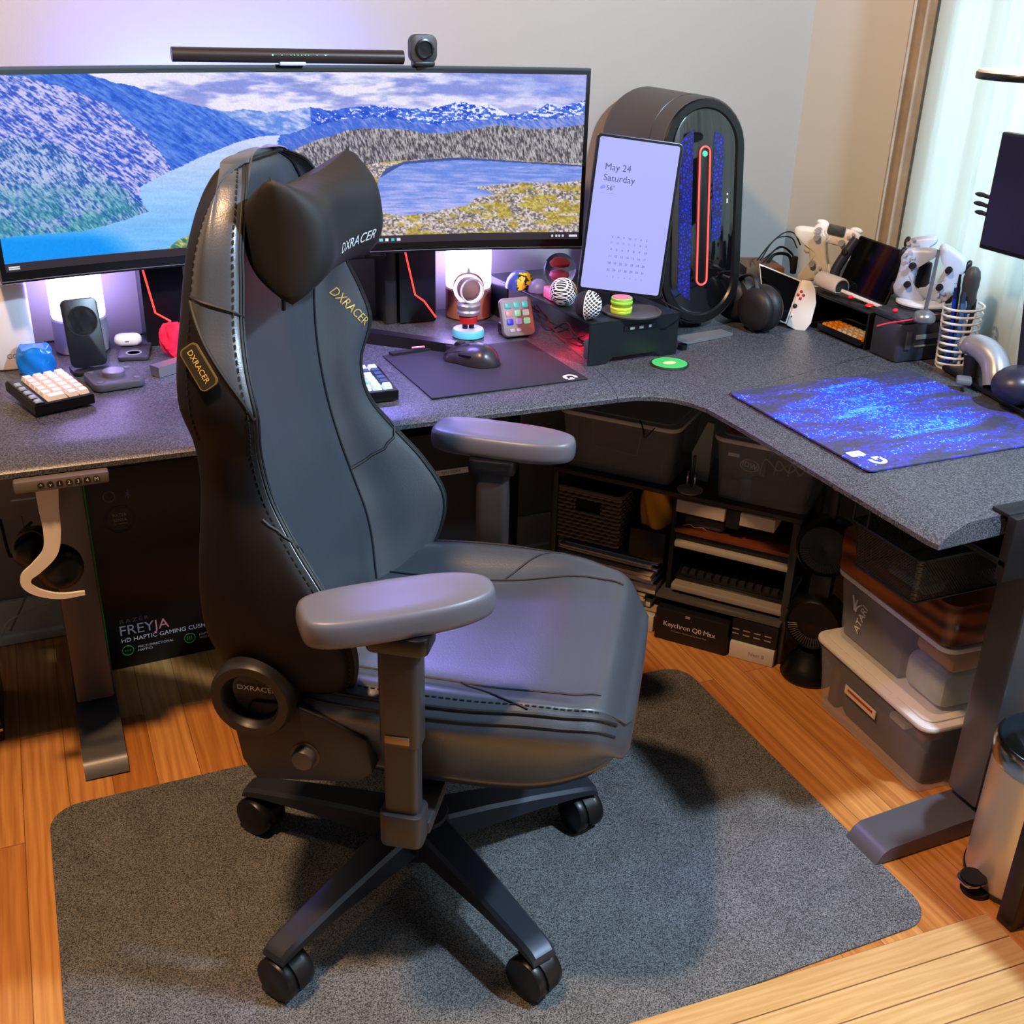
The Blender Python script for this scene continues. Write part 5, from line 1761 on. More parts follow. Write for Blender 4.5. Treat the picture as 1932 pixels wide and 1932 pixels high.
for (x, y, r_, c_) in ((1512, 550, .0035, (190, 40, 50)), (1506, 556, .0035, (190, 40, 50)), (1516, 557, .0035, (190, 40, 50)), (1510, 563, .0035, (190, 40, 50)), (1500, 577, .0055, (24, 24, 26)), (1493, 597, .002, (50, 50, 50))):
    q = onC(x, y, .0045)
    MB().ball(q, r_, mat('btn_%d_%d' % (c_[0], c_[1]), c_, .4), 12).build('button', None, hc)
b = MB()
qa, qb = D(1437, 596), D(1478, 618)
w2l = lambda p: (Matrix.Translation((A.x + .03, A.y, ZD)) @ Matrix.Rotation(-.62, 4, 'Z')).inverted() @ p
qa, qb = w2l(qa), w2l(qb)
b.box(((qa.x + qb.x) / 2, (qa.y + qb.y) / 2 + .01, .003), ((qb - qa).length, .05, .004), mat('stand_white', (205, 198, 190), .45), bev=.0015)
b.box(((qa.x + qb.x) / 2, (qa.y + qb.y) / 2 - .012, .009), ((qb - qa).length * .9, .004, .014), mat('stand_white', (205, 198, 190), .45), bev=.0015)
b.build('base', None, cw)

# open box of cables behind
p = onz(1470, 512, ZD + .10)
cbx = MB()
bc = Vector((1.715, 2.40, ZD))
o = MB().box((0, 0, .05), (.10, .12, .10), mat('brown_card', (120, 84, 60), .7), bev=.003).build('cable_box', None, loc=(1.72, 2.36, ZD + .001), rz=-.3)
tag(o, 'brown box of cables behind the handheld console', 'box')
for k, (pts, r_) in enumerate((([(1428, 492), (1452, 462), (1478, 440), (1498, 440), (1510, 462)], .0018), ([(1434, 492), (1462, 452), (1492, 448), (1504, 468)], .0016), ([(1440, 496), (1470, 466), (1494, 478), (1496, 500)], .0020), ([(1446, 500), (1462, 480), (1488, 482), (1494, 508)], .0040), ([(1444, 486), (1466, 470), (1480, 468), (1496, 482)], .0016))):
    P = [ony(x, y, 2.30 + .015 * k) for x, y in pts]
    tag(MB().tube(bez(P, 8), r_, SOFT, 8).build('cable', SOFT), 'black cable loop rising from the box behind the handheld console', 'cable', 'black cable loops over the cable box')
b = MB().box((0, 0, .02), (.014, .012, .045), SOFT, bev=.003)
q = ony(1498, 500, 2.31)
tag(b.build('adapter_plug', None, loc=(q.x, q.y, q.z - .02)), 'black adapter plug hanging in the cable loops', 'plug')

# controllers
CW = mat('controller_cream', (226, 218, 205), .4)
PSW = mat('controller_white_blue', (170, 184, 208), .35)
def pad_outline(s=1.0):
    P = [(-.0, .030), (-.030, .031), (-.052, .034), (-.070, .020), (-.080, -.012), (-.086, -.050), (-.078, -.064), (-.062, -.060), (-.044, -.030), (-.022, -.022), (0, -.022)]
    P = P + [(-x, y) for x, y in P[1:-1][::-1]]
    T_ = bez([(x * s, y * s, 0) for x, y in P] + [(P[0][0] * s, P[0][1] * s, 0)], 5)[:-1]
    return [(p.x, p.y) for p in T_]
def controller(name, label, M4, m, face, group=None, s=1.0, touch=None, grip=None):
    loc = M4.to_translation()
    t = thing(name, label, 'game controller', loc, 0, group)
    Lc = M4.copy(); Lc.translation = (0, 0, 0)
    O_ = pad_outline(s)
    rows = []
    for q, z in ((.80, -.020), (.93, -.016), (.99, -.008), (1.0, .0), (.985, .008), (.93, .0135), (.80, .0165), (.4, .0175), (.02, .0175)):
        rows.append([(x * q if q < .9 else x - (1 - q) * .06 * (1 if x > 0 else -1), y * q, z * s) for x, y in O_])
    b = MB(); b.M = Lc; b.grid(rows, wrap=True, caps=True)
    b.build('shell', m, t, smooth=60)
    for x, y in ((-.028, -.008), (.028, -.008)) if face == 'ps' else ((-.050, .010), (.026, -.010)):
        b = MB(); b.M = Lc; b.lathe([(.010 * s, .016), (.010 * s, .018), (.005, .018), (.005, .024), (.0095 * s, .026), (.009 * s, .028), (.001, .0275)], mat('stick_grey', (150, 150, 156), .5) if face != 'ps' else BLK, 20, c=(x * s, y * s, 0)); b.build('thumbstick', None, t)
    for k in range(4):
        a = PI / 2 * k
        b = MB(); b.M = Lc; b.lathe([(.0042, .0172), (.0042, .0195), (.001, .0198)], mat('face_button', (170, 176, 190), .35), 14, c=(.052 * s + .0095 * math.cos(a), .010 * s + .0095 * math.sin(a), 0)); b.build('face_button', None, t)
    if touch:
        b = MB(); b.M = Lc; b.slab(rrect(.052 * s, .030 * s, .004, cy=.018), .0172, .0188, touch, bev=.0006); b.build('touchpad', None, t)
    for sgn in (-1, 1):
        b = MB(); b.M = Lc; b.ball((sgn * .052 * s, .032 * s, 0), .013, BLK if face == 'ps' else m, 14, (1.2, .6, .8)); b.build('trigger', None, t)
    return t
def placeM(px, py, y, xdir, ydir):
    p = ony(px, py, y)
    return frame(p, xdir, ydir)
controller('game_controller', 'cream game controller standing upright, leftmost behind the small screen', frame(onx(1542, 478, 1.79), (.12, -.16, -.96), (.6, -.8, .1)), mat('translucent_pearl', (214, 206, 190), .25, coat=.4), 'xb', None, .82)
controller('game_controller', 'cream game controller with a dark grey touchpad, top of the pair by the small screen', frame(onx(1578, 448, 1.82), (.55, -.80, -.10), (.1, .05, 1)), CW, 'xb', None, .82, touch=mat('touch_dark_green', (52, 60, 60), .4))
# organiser shelf with a small dark screen
OA = D(1535, 640); 
so = Vector((1.705, 2.145, ZD)); sang = -PI / 2
# axes of the organiser: long direction runs down-right in the photo
lx = Vector((math.cos(sang), math.sin(sang), 0))
og = thing('desk_organiser', 'black two-level desk organiser under the small dark screen', 'organiser', so, sang)
MB().box((.12, .075, .084), (.24, .15, .006), mat('organiser_black', (20, 20, 23), .35), bev=.002).build('shelf', None, og)
MB().box((.004, .075, .041), (.006, .148, .080), BLK2, bev=.001).build('side_panel', None, og)
MB().box((.236, .075, .041), (.006, .148, .080), BLK2, bev=.001).build('side_panel', None, og)
MB().box((.12, .145, .041), (.225, .004, .080), BLK2, bev=.001).build('back_panel', None, og)
b = MB()
MB().box((.152, .034, .012), (.155, .075, .006), mat('organiser_black', (20, 20, 23), .35), bev=.001).box((.152, -.004, .014), (.155, .003, .014), BLK2).build('drawer', None, og)
KO = mat('orange_keycap', (226, 140, 30), .45); KBG = mat('beige_keycap', (206, 188, 160), .45)
k_ = 0
for i in range(8):
    for j in range(3):
        x = .087 + .0185 * i; y = .010 + .0175 * j
        mk = KO if (i < 3 or (j == 0 and i == 7)) else KBG
        b = MB(); keycap(b, 0, 0, 0, .016, .0155, mk, .008)
        o = b.build('loose_keycap', None, loc=tuple(Matrix.Translation(so) @ Matrix.Rotation(sang, 4, 'Z') @ Vector((x, y, .0155))), rz=sang)
        tag(o, ('orange keycap in the open drawer of the black organiser' if mk is KO else 'beige keycap in the open drawer of the black organiser'), 'keycap', ('orange keycaps in the organiser drawer' if mk is KO else 'beige keycaps in the organiser drawer'))
# small dark display leaning on the organiser
spn = (-.93, -.15, .33)
sP = (1.765, 2.0, ZD + .10)
sq = [onp(x, y, sP, spn) for x, y in ((1592, 540), (1672, 578), (1712, 474), (1610, 443))]
F = frame(sum(sq, Vector()) / 4, (sq[1] - sq[0]) + (sq[2] - sq[3]), (sq[3] - sq[0]) + (sq[2] - sq[1]))
sw = ((sq[1] - sq[0]).length + (sq[2] - sq[3]).length) / 2; sh = ((sq[3] - sq[0]).length + (sq[2] - sq[1]).length) / 2
print('small screen', sw, sh, sq[0])
t = thing('handheld_game_screen', 'small black screen with dark grips leaning above the black organiser', 'game console', F.to_translation())
Fl = F.copy(); Fl.translation = (0, 0, 0)
b = MB(); b.M = Fl; b.slab(rrect(sw, sh, .004), -.008, 0, BLK2, bev=.0015); b.build('body', None, t)
b = MB(); b.M = Fl; b.slab(rrect(sw - .006, sh - .006, .003), 0, .0006, mat('dark_screen_glass', (6, 6, 8), .08)); b.build('screen', None, t)
b = MB(); b.M = Fl; b.tube(bez([(-sw / 2 - .004, sh * .42, .0), (-sw / 2 - .012, sh * .1, .004), (-sw / 2 - .018, -sh * .25, .006), (-sw / 2 - .012, -sh * .45, .0)], 6), .012, mat('grip_navy', (40, 44, 60), .4), 12); b.lathe([(.006, .010), (.006, .016), (.0085, .018), (.001, .019)], BLK, 16, c=(-sw / 2 - .008, sh * .12, 0)); b.build('grip', None, t)
b = MB(); b.M = Fl; b.box((0, -sh / 2 - .006, .014), (sw * 1.05, .008, .012), mat('ledge_white', (214, 212, 216), .4), bev=.002); b.build('ledge', None, t)
# round bar speaker
q0 = Vector((1.742, 2.135, .84)); q1 = Vector((1.738, 2.050, .84))
b = MB()
ax = (q1 - q0); 
t = thing('bar_speaker', 'short white rounded speaker with dark end on the black organiser', 'speaker', (q0.x, q0.y, ZD + .0885))
F = frame((0, 0, 0), ax, (0, 0, 1))
ln_ = ax.length
G = []
for x in (0, .003, ln_ - .003, ln_):
    q = .022 if 0 < x < ln_ else .020
    G.append([F @ Vector((x, .018 + q * math.sin(a) if math.sin(a) > -.5 else .007, q * math.cos(a))) for a in [2 * PI * k / 28 for k in range(28)]])
MB().grid(G, wrap=True, caps=True).build('shell', mat('speaker_shell_white', (205, 204, 212), .4), t)
MB().grid([[F @ Vector((ln_ + .0006, .018 + .018 * math.sin(a) if math.sin(a) > -.5 else .009, .018 * math.cos(a))) for a in [2 * PI * k / 28 for k in range(28)]], [F @ Vector((ln_ + .0012, .018, 0)) for k in range(28)]], wrap=True).build('end_cap', mat('speaker_end_navy', (40, 44, 54), .5), t)
# small red and chrome bits on the organiser
for k, (x, y, lab) in enumerate(((1605, 562, 'small red headed pin lying on the organiser behind the speaker'), (1640, 578, 'crumpled red foil bit at the right end of the organiser'), (1688, 592, 'small red bead on top of the dark storage box'))):
    p = onz(x, y, ZD + .092 if k < 2 else ZD + .105)
    b = MB().ball((0, 0, .006), .006 if k != 1 else .009, mat('bead_red', (214, 20, 36), .3), 12, (1.2, 1, .8 if k != 1 else .5))
    if k == 0:
        b.tube([(0, 0, .005), (.03, -.03, .005)], .0014, CHR, 6)
    tag(b.build('red_bead' if k != 0 else 'red_pin', None, loc=(p.x, p.y, ZD + (.0875 if k < 2 else .106))), lab, 'bead' if k else 'pin')

# storage box, rod light, charging dock with white controllers
SX = D(1690, 684); SY = D(1768, 668)
sbA = math.atan2((SY - SX).y, (SY - SX).x)
sb_ = thing('storage_box', 'dark slate plastic storage box left of the coiled pen holder', 'box', (1.705, 1.795, ZD), -.03)
SBM = mat('slate_plastic', (44, 48, 58), .4)
MB().slab(rrect(.150, .094, .012, cx=.074, cy=.055), .001, .088, SBM, bev=.006).build('body', None, sb_)
MB().slab(rrect(.154, .098, .013, cx=.074, cy=.055), .088, .104, SBM, bev=.005).build('lid', None, sb_)
MB().box((.090, .0065, .056), (.09, .004, .010), mat('trim_grey_green', (120, 122, 112), .4), bev=.001).box((.090, .0065, .036), (.09, .004, .003), mat('trim_grey_green', (120, 122, 112), .4)).build('front_trim', None, sb_)
MB().slab(rrect(.014, .006, .0025, cx=.025, cy=.0065), .03, .07, mat('latch_slate', (56, 60, 70), .4), bev=.001).build('latch', None, sb_)
q = onz(1742, 606, ZD + .105)
rl_ = thing('desk_antenna', 'grey rod with domed base standing on the dark storage box', 'stand light', (q.x, q.y, ZD + .1045))
RGM = mat('rod_grey_metal', (120, 122, 128), .3, .6)
MB().lathe([(.021, .0), (.0235, .003), (.0235, .011), (.019, .019), (.010, .024), (.001, .025)], RGM, 36).build('base', None, rl_)
MB().tube([(0, 0, .02), (.004, 0, .08), (.010, .004, .150)], .0042, RGM, 12, r2=.0038).build('rod', None, rl_)
dk = onz(1712, 600, ZD + .02)
dck = Vector((1.812, 1.868, ZD + .1045))
t = thing('charging_dock', 'white round charging dock holding the white controllers', 'charging dock', dck)
MB().lathe([(.052, .001), (.055, .004), (.055, .010), (.050, .015), (.001, .016)], mat('dock_white', (206, 214, 230), .35), 48).build('base', None, t)
MB().box((.01, 0.02, .055), (.02, .03, .08), BLK, bev=.006).build('post', None, t)
MB().lathe([(.0555, .0035), (.0560, .005), (.0555, .0065)], BLK2, 48, cap=False).build('groove', None, t)
controller('game_controller', 'pale blue-white game controller standing on the left side of the dock', frame(dck + Vector((-.030, .022, .070)), (.08, -.05, .97), (-.6, .8, 0)), PSW, 'ps', None, .74)
controller('game_controller', 'pale blue-white game controller on the right side of the dock, behind the screwdriver', frame(dck + Vector((.030, -.035, .068)), (-.16, .25, -.93), (.6, -.8, 0)), PSW, 'ps', None, .74)
controller('game_controller', 'pale blue-white game controller at the back of the dock, near the curtain', frame(dck + Vector((.028, .075, .085)), (.1, .1, .97), (-.6, .8, 0)), PSW, 'ps', None, .66)

# red wire
P = [onz(x, y, ZD + .112) for x, y in ((1655, 612), (1680, 606), (1720, 600), (1768, 590))]
P = [Vector((p.x, p.y, ZD + .1085)) for p in P]
tag(MB().tube(bez(P, 6), .0016, mat('wire_red', (226, 40, 50), .4), 6).build('red_wire', None), 'thin red wire across the top of the dark storage box', 'wire')

# coiled pen holder
p = D(1800, 698)
ph_ = thing('pen_holder', 'white coiled wire pen holder on the right wing', 'pen holder', (p.x + .010, p.y + .018, ZD))
R0, R1, HH = .034, .041, .135
P = []
turns = 9
for k in range(turns * 36 + 1):
    a = 2 * PI * k / 36; f = k / (turns * 36)
    r = R0 + (R1 - R0) * f
    P.append((r * math.cos(a), r * math.sin(a), .004 + HH * f))
MB().tube(P, .0028, mat('coil_white', (216, 216, 214), .3), 8).build('coil', None, ph_)
MB().lathe([(.034, .0005), (.034, .004), (.001, .004)], mat('coil_white', (216, 216, 214), .3), 36).build('base', None, ph_)
for k in range(3):
    a = 2 * PI * k / 3 + .4
    MB().tube([(R0 * math.cos(a), R0 * math.sin(a), .003), (R1 * math.cos(a), R1 * math.sin(a), .004 + HH)], .0022, mat('coil_white', (216, 216, 214), .3), 6).build('strut', None, ph_)
pens = [((-.018, -.005), (-.028, .006), .175, .0042, (24, 60, 200), 'blue pen with dark blue tip, leaning left in the coiled holder'), ((-.008, -.014), (-.016, -.010), .168, .0042, (60, 130, 220), 'light blue pen in the coiled holder'), ((-.002, .012), (-.012, .016), .20, .0045, (22, 22, 24), 'thin black marker, tallest of the pens in the coiled holder'), ((.0, -.018), (.0, .0), .17, .0040, (210, 216, 224), 'white pen in the coiled holder'), ((.014, -.012), (.022, -.006), .150, .0055, (30, 34, 36), 'black pointed marker at the right side of the coiled holder'), ((-.018, .010), (.004, -.010), .140, .0045, (20, 110, 190), 'slanting bright blue pen inside the coiled holder'), ((.006, .016), (.012, .02), .16, .004, (150, 156, 160), 'grey metal pencil in the coiled holder')]
for a_, b2, h_, r_, co, lab in pens:
    A_ = Vector((a_[0], a_[1], .006)); B_ = Vector((b2[0], b2[1], h_))
    t = thing('pen', lab, 'pen', ph_.location)
    d = (B_ - A_)
    MB().cyl(A_, A_ + d * .86, r_, mat('pen_%d_%d_%d' % co, co, .35), 12).build('barrel', None, t)
    MB().cyl(A_ + d * .86, B_, r_ * .85, mat('pen_%d_%d_%d' % tuple(int(x * .6) for x in co), tuple(int(x * .6) for x in co), .35), 12, r2=r_ * .6).build('cap', None, t)
sd = thing('screwdriver', 'screwdriver with a fat black rubber handle standing in the coiled pen holder', 'screwdriver', ph_.location)
A_ = Vector((.008, .004, .006))
MB().cyl(A_, A_ + Vector((.003, .0, .115)), .0055, CHR, 14).build('shaft', None, sd)
MB().at((.011, .004, .118)).lathe([(.009, 0), (.010, .004), (.010, .014), (.0150, .020), (.0165, .034), (.0155, .046), (.0170, .058), (.0172, .076), (.0145, .090), (.008, .098), (.001, .100)], mat('handle_dark_grey', (58, 60, 64), .5), 32).build('handle', None, sd)

# tray with vertical mouse and dark dome speaker
TA = D(1776, 700); TB_ = D(1932, 790)
tr = thing('keyboard_tray', 'long low black tray along the back of the right wing', 'tray', (TA.x, TA.y, ZD), math.atan2((TB_ - TA).y, (TB_ - TA).x))
MB().slab([(0, 0), (.45, 0), (.45, .12), (0, .12)], .003, .014, mat('tray_black', (18, 22, 24), .3), bev=.003).build('panel', None, tr)
MB().box((.02, .02, .0015), (.02, .02, .003), SOFT).box((.40, .02, .0015), (.02, .02, .003), SOFT).build('foot', None, tr)
p = onz(1845, 715, ZD + .02)
vm = thing('vertical_mouse', 'silver-grey sculpted trackball mouse on the black tray', 'mouse', (p.x, p.y + .012, ZD + .0145), -.75)
VM = mat('mouse_pale_silver', (150, 156, 166), .3, .3)
P = bez([(-.030, .030, .056), (-.012, .022, .066), (.012, .008, .062), (.032, -.010, .046), (.040, -.030, .022), (.042, -.038, .004)], 6)
rr = cat([0, .15, .35, .6, .85, 1], [.012, .021, .026, .028, .027, .026], np.linspace(0, 1, len(P)))
b = MB().tube(P, [float(q) for q in rr], VM, 24)
b.v = [(x, y, max(z, .001)) for x, y, z in b.v]
b.build('body', VM, vm, smooth=70)
MB().tube([(-.010, .018, .045), (-.004, .016, .001)], .016, BLK, 16).build('neck', None, vm)
MB().ball((-.026, .034, .064), .0165, mat('trackball_silver', (176, 178, 186), .15, .5), 24).build('trackball', None, vm)
MB().box((-.02, -.045, .010), (.03, .035, .012), mat('foot_grey', (96, 102, 110), .4), bev=.004).build('palm_foot', None, vm)
p = onz(1915, 765, ZD + .02)
o = MB().ball((0, 0, .038), .05, mat('dome_aubergine', (38, 34, 52), .35), 32, (1.05, .95, .76)).build('wrist_dome', None, loc=(p.x + .02, p.y + .02, ZD + .0145))
tag(o, 'smooth dark aubergine dome mouse at the right edge of the frame', 'mouse')
P = [onz(x, y, ZD + .02) for x, y in ((1872, 690), (1884, 684), (1895, 692), (1906, 686), (1920, 694), (1940, 690))]
tag(MB().tube(bez([Vector((q.x + .02, q.y + .02, ZD + .016 + .006 * (i % 2))) for i, q in enumerate(P)], 6), .0018, SOFT, 6).build('coiled_cable', None), 'wavy black cable behind the aubergine dome at the right edge', 'cable')

# second monitor on the right
qs = [onx(x, y, 1.76) for x, y in ((1848, 468), (1890, 248))]
y_e = (qs[0].y + qs[1].y) / 2
sm2 = thing('second_monitor', 'dark second monitor cut off by the right edge', 'monitor', (1.76, y_e - .27, qs[0].z))
hh = qs[1].z - qs[0].z
MB().box((.008, 0, hh / 2), (.018, .54, hh), BLK2, bev=.003).build('housing', None, sm2)
MB().box((-.0015, 0, hh / 2 + .002), (.001, .53, hh - .014), mat('purple_black_screen', (14, 4, 34), .4, emit=.5)).build('screen', None, sm2)
MB().box((.05, 0, hh / 2), (.07, .09, .09), BLK, bev=.005).build('mount', None, sm2)
for k, (x, y) in enumerate(((1851, 367), (1848, 384), (1850, 401))):
    q = onx(x, y, 1.80)
    tag(MB().ball((0, 0, 0), .009, SOFT, 12, (.8, 1.7, .5)).tube([(0, 0, 0), (.0, -.03, -.002)], .004, SOFT, 8).build('cable_clip', None, loc=q), 'black finger-like clip behind the left edge of the second monitor', 'clip', 'three black clips behind the second monitor')
q = onx(1876, 134, 1.72)
t = thing('round_shelf_lamp', 'pale disc with a black rim at the upper right edge', 'lamp', (1.72, q.y - .09, q.z))
MB().lathe([(.094, -.010), (.095, -.008), (.095, .0), (.094, .002)], BLK2, 48).build('rim', None, t)
MB().lathe([(.093, .002), (.091, .006), (.001, .007)], mat('disc_pale', (215, 205, 190), .5), 48).build('disc', None, t)
MB().cyl((.0, -.05, -.01), (.02, -.12, -.62), .008, BLK, 12).build('stem', None, t)
# black edge clamp at the near end of the right wing
q = onz(1900, 975, ZD)
t = thing('desk_clamp', 'black clamp bracket on the near end of the right desk wing', 'clamp', (1.350, 1.112, ZD))
MB().box((.06, .012, .004), (.16, .035, .006), BLK, bev=.001).build('plate', None, t)
MB().box((.06, -.012, -.05), (.16, .018, .11), BLK, bev=.002).build('jaw', None, t)
MB().box((.02, .03, -.075), (.08, .10, .012), BLK, bev=.002).build('lower_jaw', None, t)
# ---------------------------------------------------------------- under the desk
# product box by the left leg
BX = mat('carton_black', (12, 10, 11), .35)
q0 = onz(212, 1266, 0.0); q1 = onz(432, 1220, 0.0)
a0 = math.atan2((q1 - q0).y, (q1 - q0).x)
lw = .47
top = None
d = ray(161, 940); tt_ = math.hypot(q0.x, q0.y) / math.hypot(d[0], d[1])
hB = .50
bx = thing('product_carton', 'tall black product carton with green side, behind the left desk leg', 'carton', (q0.x, q0.y, .0005), a0)
MB().slab([(0, 0), (lw, 0), (lw, .16), (0, .16)], 0, hB, BX, bev=.002).build('box', None, bx)
MB().box((-.0008, .08, hB / 2), (.0012, .158, hB - .004), mat('carton_green', (30, 170, 50), .5)).build('green_side', None, bx)
MB().slab([(.002, .002), (lw - .002, .002), (lw - .002, .158), (.002, .158)], hB, hB + .0008, mat('carton_dark_green', (14, 84, 48), .5)).build('green_top', None, bx)
Fb = lambda x, z: frame((x, -.0008, z), (1, 0, 0), (0, 0, 1))
b = MB(); LG = mat('carton_grey_text', (150, 140, 140), .5); LW = mat('carton_white_text', (212, 200, 200), .5); LPK = mat('carton_pink_text', (226, 130, 140), .5); LGR = mat('carton_green_print', (40, 150, 60), .5)
b.text('RAZER', .014, Fb(.030, .123), mat('carton_dim_text', (70, 66, 68), .5), .0002, 'LEFT', squash=1.2, spacing=1.4)
b.text('FREY', .036, Fb(.026, .098), LG, .0002, 'LEFT', squash=1.0)
b.text('JA', .036, Fb(.1045, .098), LPK, .0002, 'LEFT', squash=1.0)
b.text('HD HAPTIC GAMING CUSHION', .0155, Fb(.028, .073), LW, .0002, 'LEFT')
b.text('MULTI-DIRECTIONAL', .0085, Fb(.062, .050), LW, .0002, 'LEFT'); b.text('HAPTICS', .0085, Fb(.062, .041), LW, .0002, 'LEFT')
b.text('HAPTIC CUSTOMIZATION', .0085, Fb(.202, .050), LW, .0002, 'LEFT'); b.text('WITH RAZER SYNAPSE', .0085, Fb(.202, .041), LW, .0002, 'LEFT')
for x in (.040, .180):
    b.tube([(x + .0125 * math.cos(2 * PI * k / 30), -.0012, .046 + .0125 * math.sin(2 * PI * k / 30)) for k in range(30)], .0011, LGR, 5, closed=True)
    for k in range(3):
        b.box((x - .005 + .005 * k, -.001, .046), (.0018, .0006, .010 if x > .1 else .004), LGR)
b.text('RAZER', .010, Fb(.062, .388), LG, .0002); b.text('SENSA', .010, Fb(.062, .376), LG, .0002); b.text('HD HAPTICS', .005, Fb(.062, .367), LG, .0002)
for r_, w_ in ((.032, .0007), (.028, .0004)):
    b.tube([(.062 + r_ * math.cos(2 * PI * k / 36), -.0008, .378 + r_ * math.sin(2 * PI * k / 36)) for k in range(36)], w_, mat('carton_dim_text', (70, 66, 68), .5), 4, closed=True)
b.tube([(.046 + .012 * math.cos(2 * PI * k / 24), -.0008, .435 + .012 * math.sin(2 * PI * k / 24)) for k in range(24)], .0008, LG, 4, closed=True)
b.tube([(.080, -.0008, .441), (.090, -.0008, .430), (.085, -.0008, .425), (.085, -.0008, .446), (.090, -.0008, .441), (.080, -.0008, .430)], .0009, mat('carton_lilac', (130, 130, 170), .5), 5)
b.build('printed_text', None, bx, smooth=0)
b = MB()
b.tube([(x, -.0006, z) for x, z in ((.245, .17), (.30, .16), (.37, .165))], .0008, mat('carton_dim_text', (70, 66, 68), .5), 4)
b.tube(bez([(.32, -.0006, .44), (.26, -.0006, .42), (.285, -.0006, .33), (.27, -.0006, .25), (.30, -.0006, .17)], 6), .0010, mat('carton_dim_text', (70, 66, 68), .5), 4)
b.build('printed_outline', None, bx)

# headphone hook under the front edge and headset on it
y_h = 1.868
hk = [(88, 922), (92, 960), (98, 1000), (95, 1040), (70, 1070), (50, 1088), (52, 1105), (75, 1118), (115, 1124), (160, 1118)]
P = [ony(x, y, y_h) for x, y in hk]
o0 = P[0].copy()
t = thing('headphone_hook', 'white curved headphone hook hanging under the left front edge of the desk', 'hook', (o0.x, o0.y, .698))
Pm = bez([(p.x - o0.x, (0 if i < 5 else 0), p.z - .698) for i, p in enumerate(P)], 8)
b = MB()
G = []
n = len(Pm)
for i, p in enumerate(Pm):
    tv = (Pm[min(i + 1, n - 1)] - Pm[max(i - 1, 0)]).normalized()
    nv = Vector((tv.z, 0, -tv.x)).normalized()
    f = i / (n - 1)
    w_ = .0185 * (1 - .80 * f ** .8)
    G.append([p + nv * w_ * a + Vector((0, c_, 0)) for a, c_ in ((-1, -.003), (1, -.003), (1, .003), (-1, .003))])
b.grid(G, wrap=True, caps=True)
b.build('hook', mat('hook_cream', (226, 214, 200), .4), t, smooth=30)
MB().box((.0, .01, -.002), (.045, .04, .006), mat('hook_cream', (226, 214, 200), .4), bev=.001).build('mounting_plate', None, t)
hs = thing('headset', 'black headset hanging on the white hook', 'headphones', (o0.x + .02, y_h + .05, .50))
q = ony(115, 1075, y_h + .04) - Vector((o0.x + .02, y_h + .05, .50))
for dx, nm in ((0, 'ear_cup'), (-.035, 'ear_cup')):
    b = MB(); b.M = Matrix.Translation((q.x + dx, .0 + (.05 if dx else 0), q.z + (.02 if dx else 0))) @ Matrix.Rotation(.5, 4, 'Z') @ Matrix.Rotation(PI / 2, 4, 'X')
    b.lathe([(.018, -.024), (.036, -.022), (.041, -.010), (.040, .006), (.034, .020), (.018, .024), (.001, .022)], mat('headset_black', (14, 14, 18), .4), 32)
    b.build(nm, None, hs, smooth=60)
MB().tube(bez([(q.x + .0, 0, q.z + .035), (q.x - .03, .01, q.z + .075), (q.x - .065, .03, q.z + .05), (q.x - .065, .05, q.z + .0)], 8), .006, mat('headset_black', (14, 14, 18), .4), 10, flat=.5).build('headband', None, hs)
# cables against the wall at the left
for k, (pts, r_, m_, lab) in enumerate((([(0, 980), (20, 1050), (35, 1010), (60, 985)], .0035, SOFT, 'thick black cable sagging under the left end of the desk'),
        ([(110, 1130), (60, 1150), (20, 1170), (2, 1200)], .003, mat('cable_white', (205, 200, 192), .5), 'white cable trailing down the wall under the left end of the desk'),
        ([(40, 975), (55, 1060), (50, 1120), (20, 1190)], .0025, mat('cable_grey', (130, 126, 120), .5), 'grey cable hanging down the wall behind the headphone hook'),
        ([(20, 945), (60, 940), (80, 935)], .002, WHT, 'short white cable tucked under the left desk edge'))):
    P = [ony(x, y, 2.50) for x, y in pts]
    P = [Vector((p.x, 2.50, max(p.z, .012))) for p in P]
    tag(MB().tube(bez(P, 8), r_, m_, 8).build('cable', m_), lab, 'cable')
q = onz(12, 1400, 0)
t = MB().box((-.06, .10, .135), (.15, .20, .27), mat('pc_case_black', (16, 15, 18), .3), bev=.004).box((-.06, -.0015, .03), (.15, .003, .006), CHR).build('floor_speaker', None, loc=(-.21, 2.14, .0005))
tag(t, 'black box standing on the floor at the left edge, under the desk', 'box')
# small black cabinet with white label behind the chair
q = ony(850, 890, 2.2)
cb = thing('under_desk_cabinet', 'black cabinet with a narrow white label under the desk behind the armrest', 'cabinet', (q.x - .08, 2.2, .0005))
MB().box((0, .12, .27), (.30, .24, .54), mat('cabinet_black', (9, 9, 12), .5), bev=.004).build('body', None, cb)
b = MB(); lx_ = .08
b.box((lx_, -.0015, q.z), (.088, .001, .014), mat('label_white', (190, 186, 180), .6)); b.text('AJAX DDR4', .009, frame((lx_, -.0022, q.z), (1, 0, 0), (0, 0, 1)), BLK, .0002)
b.build('label', None, cb)

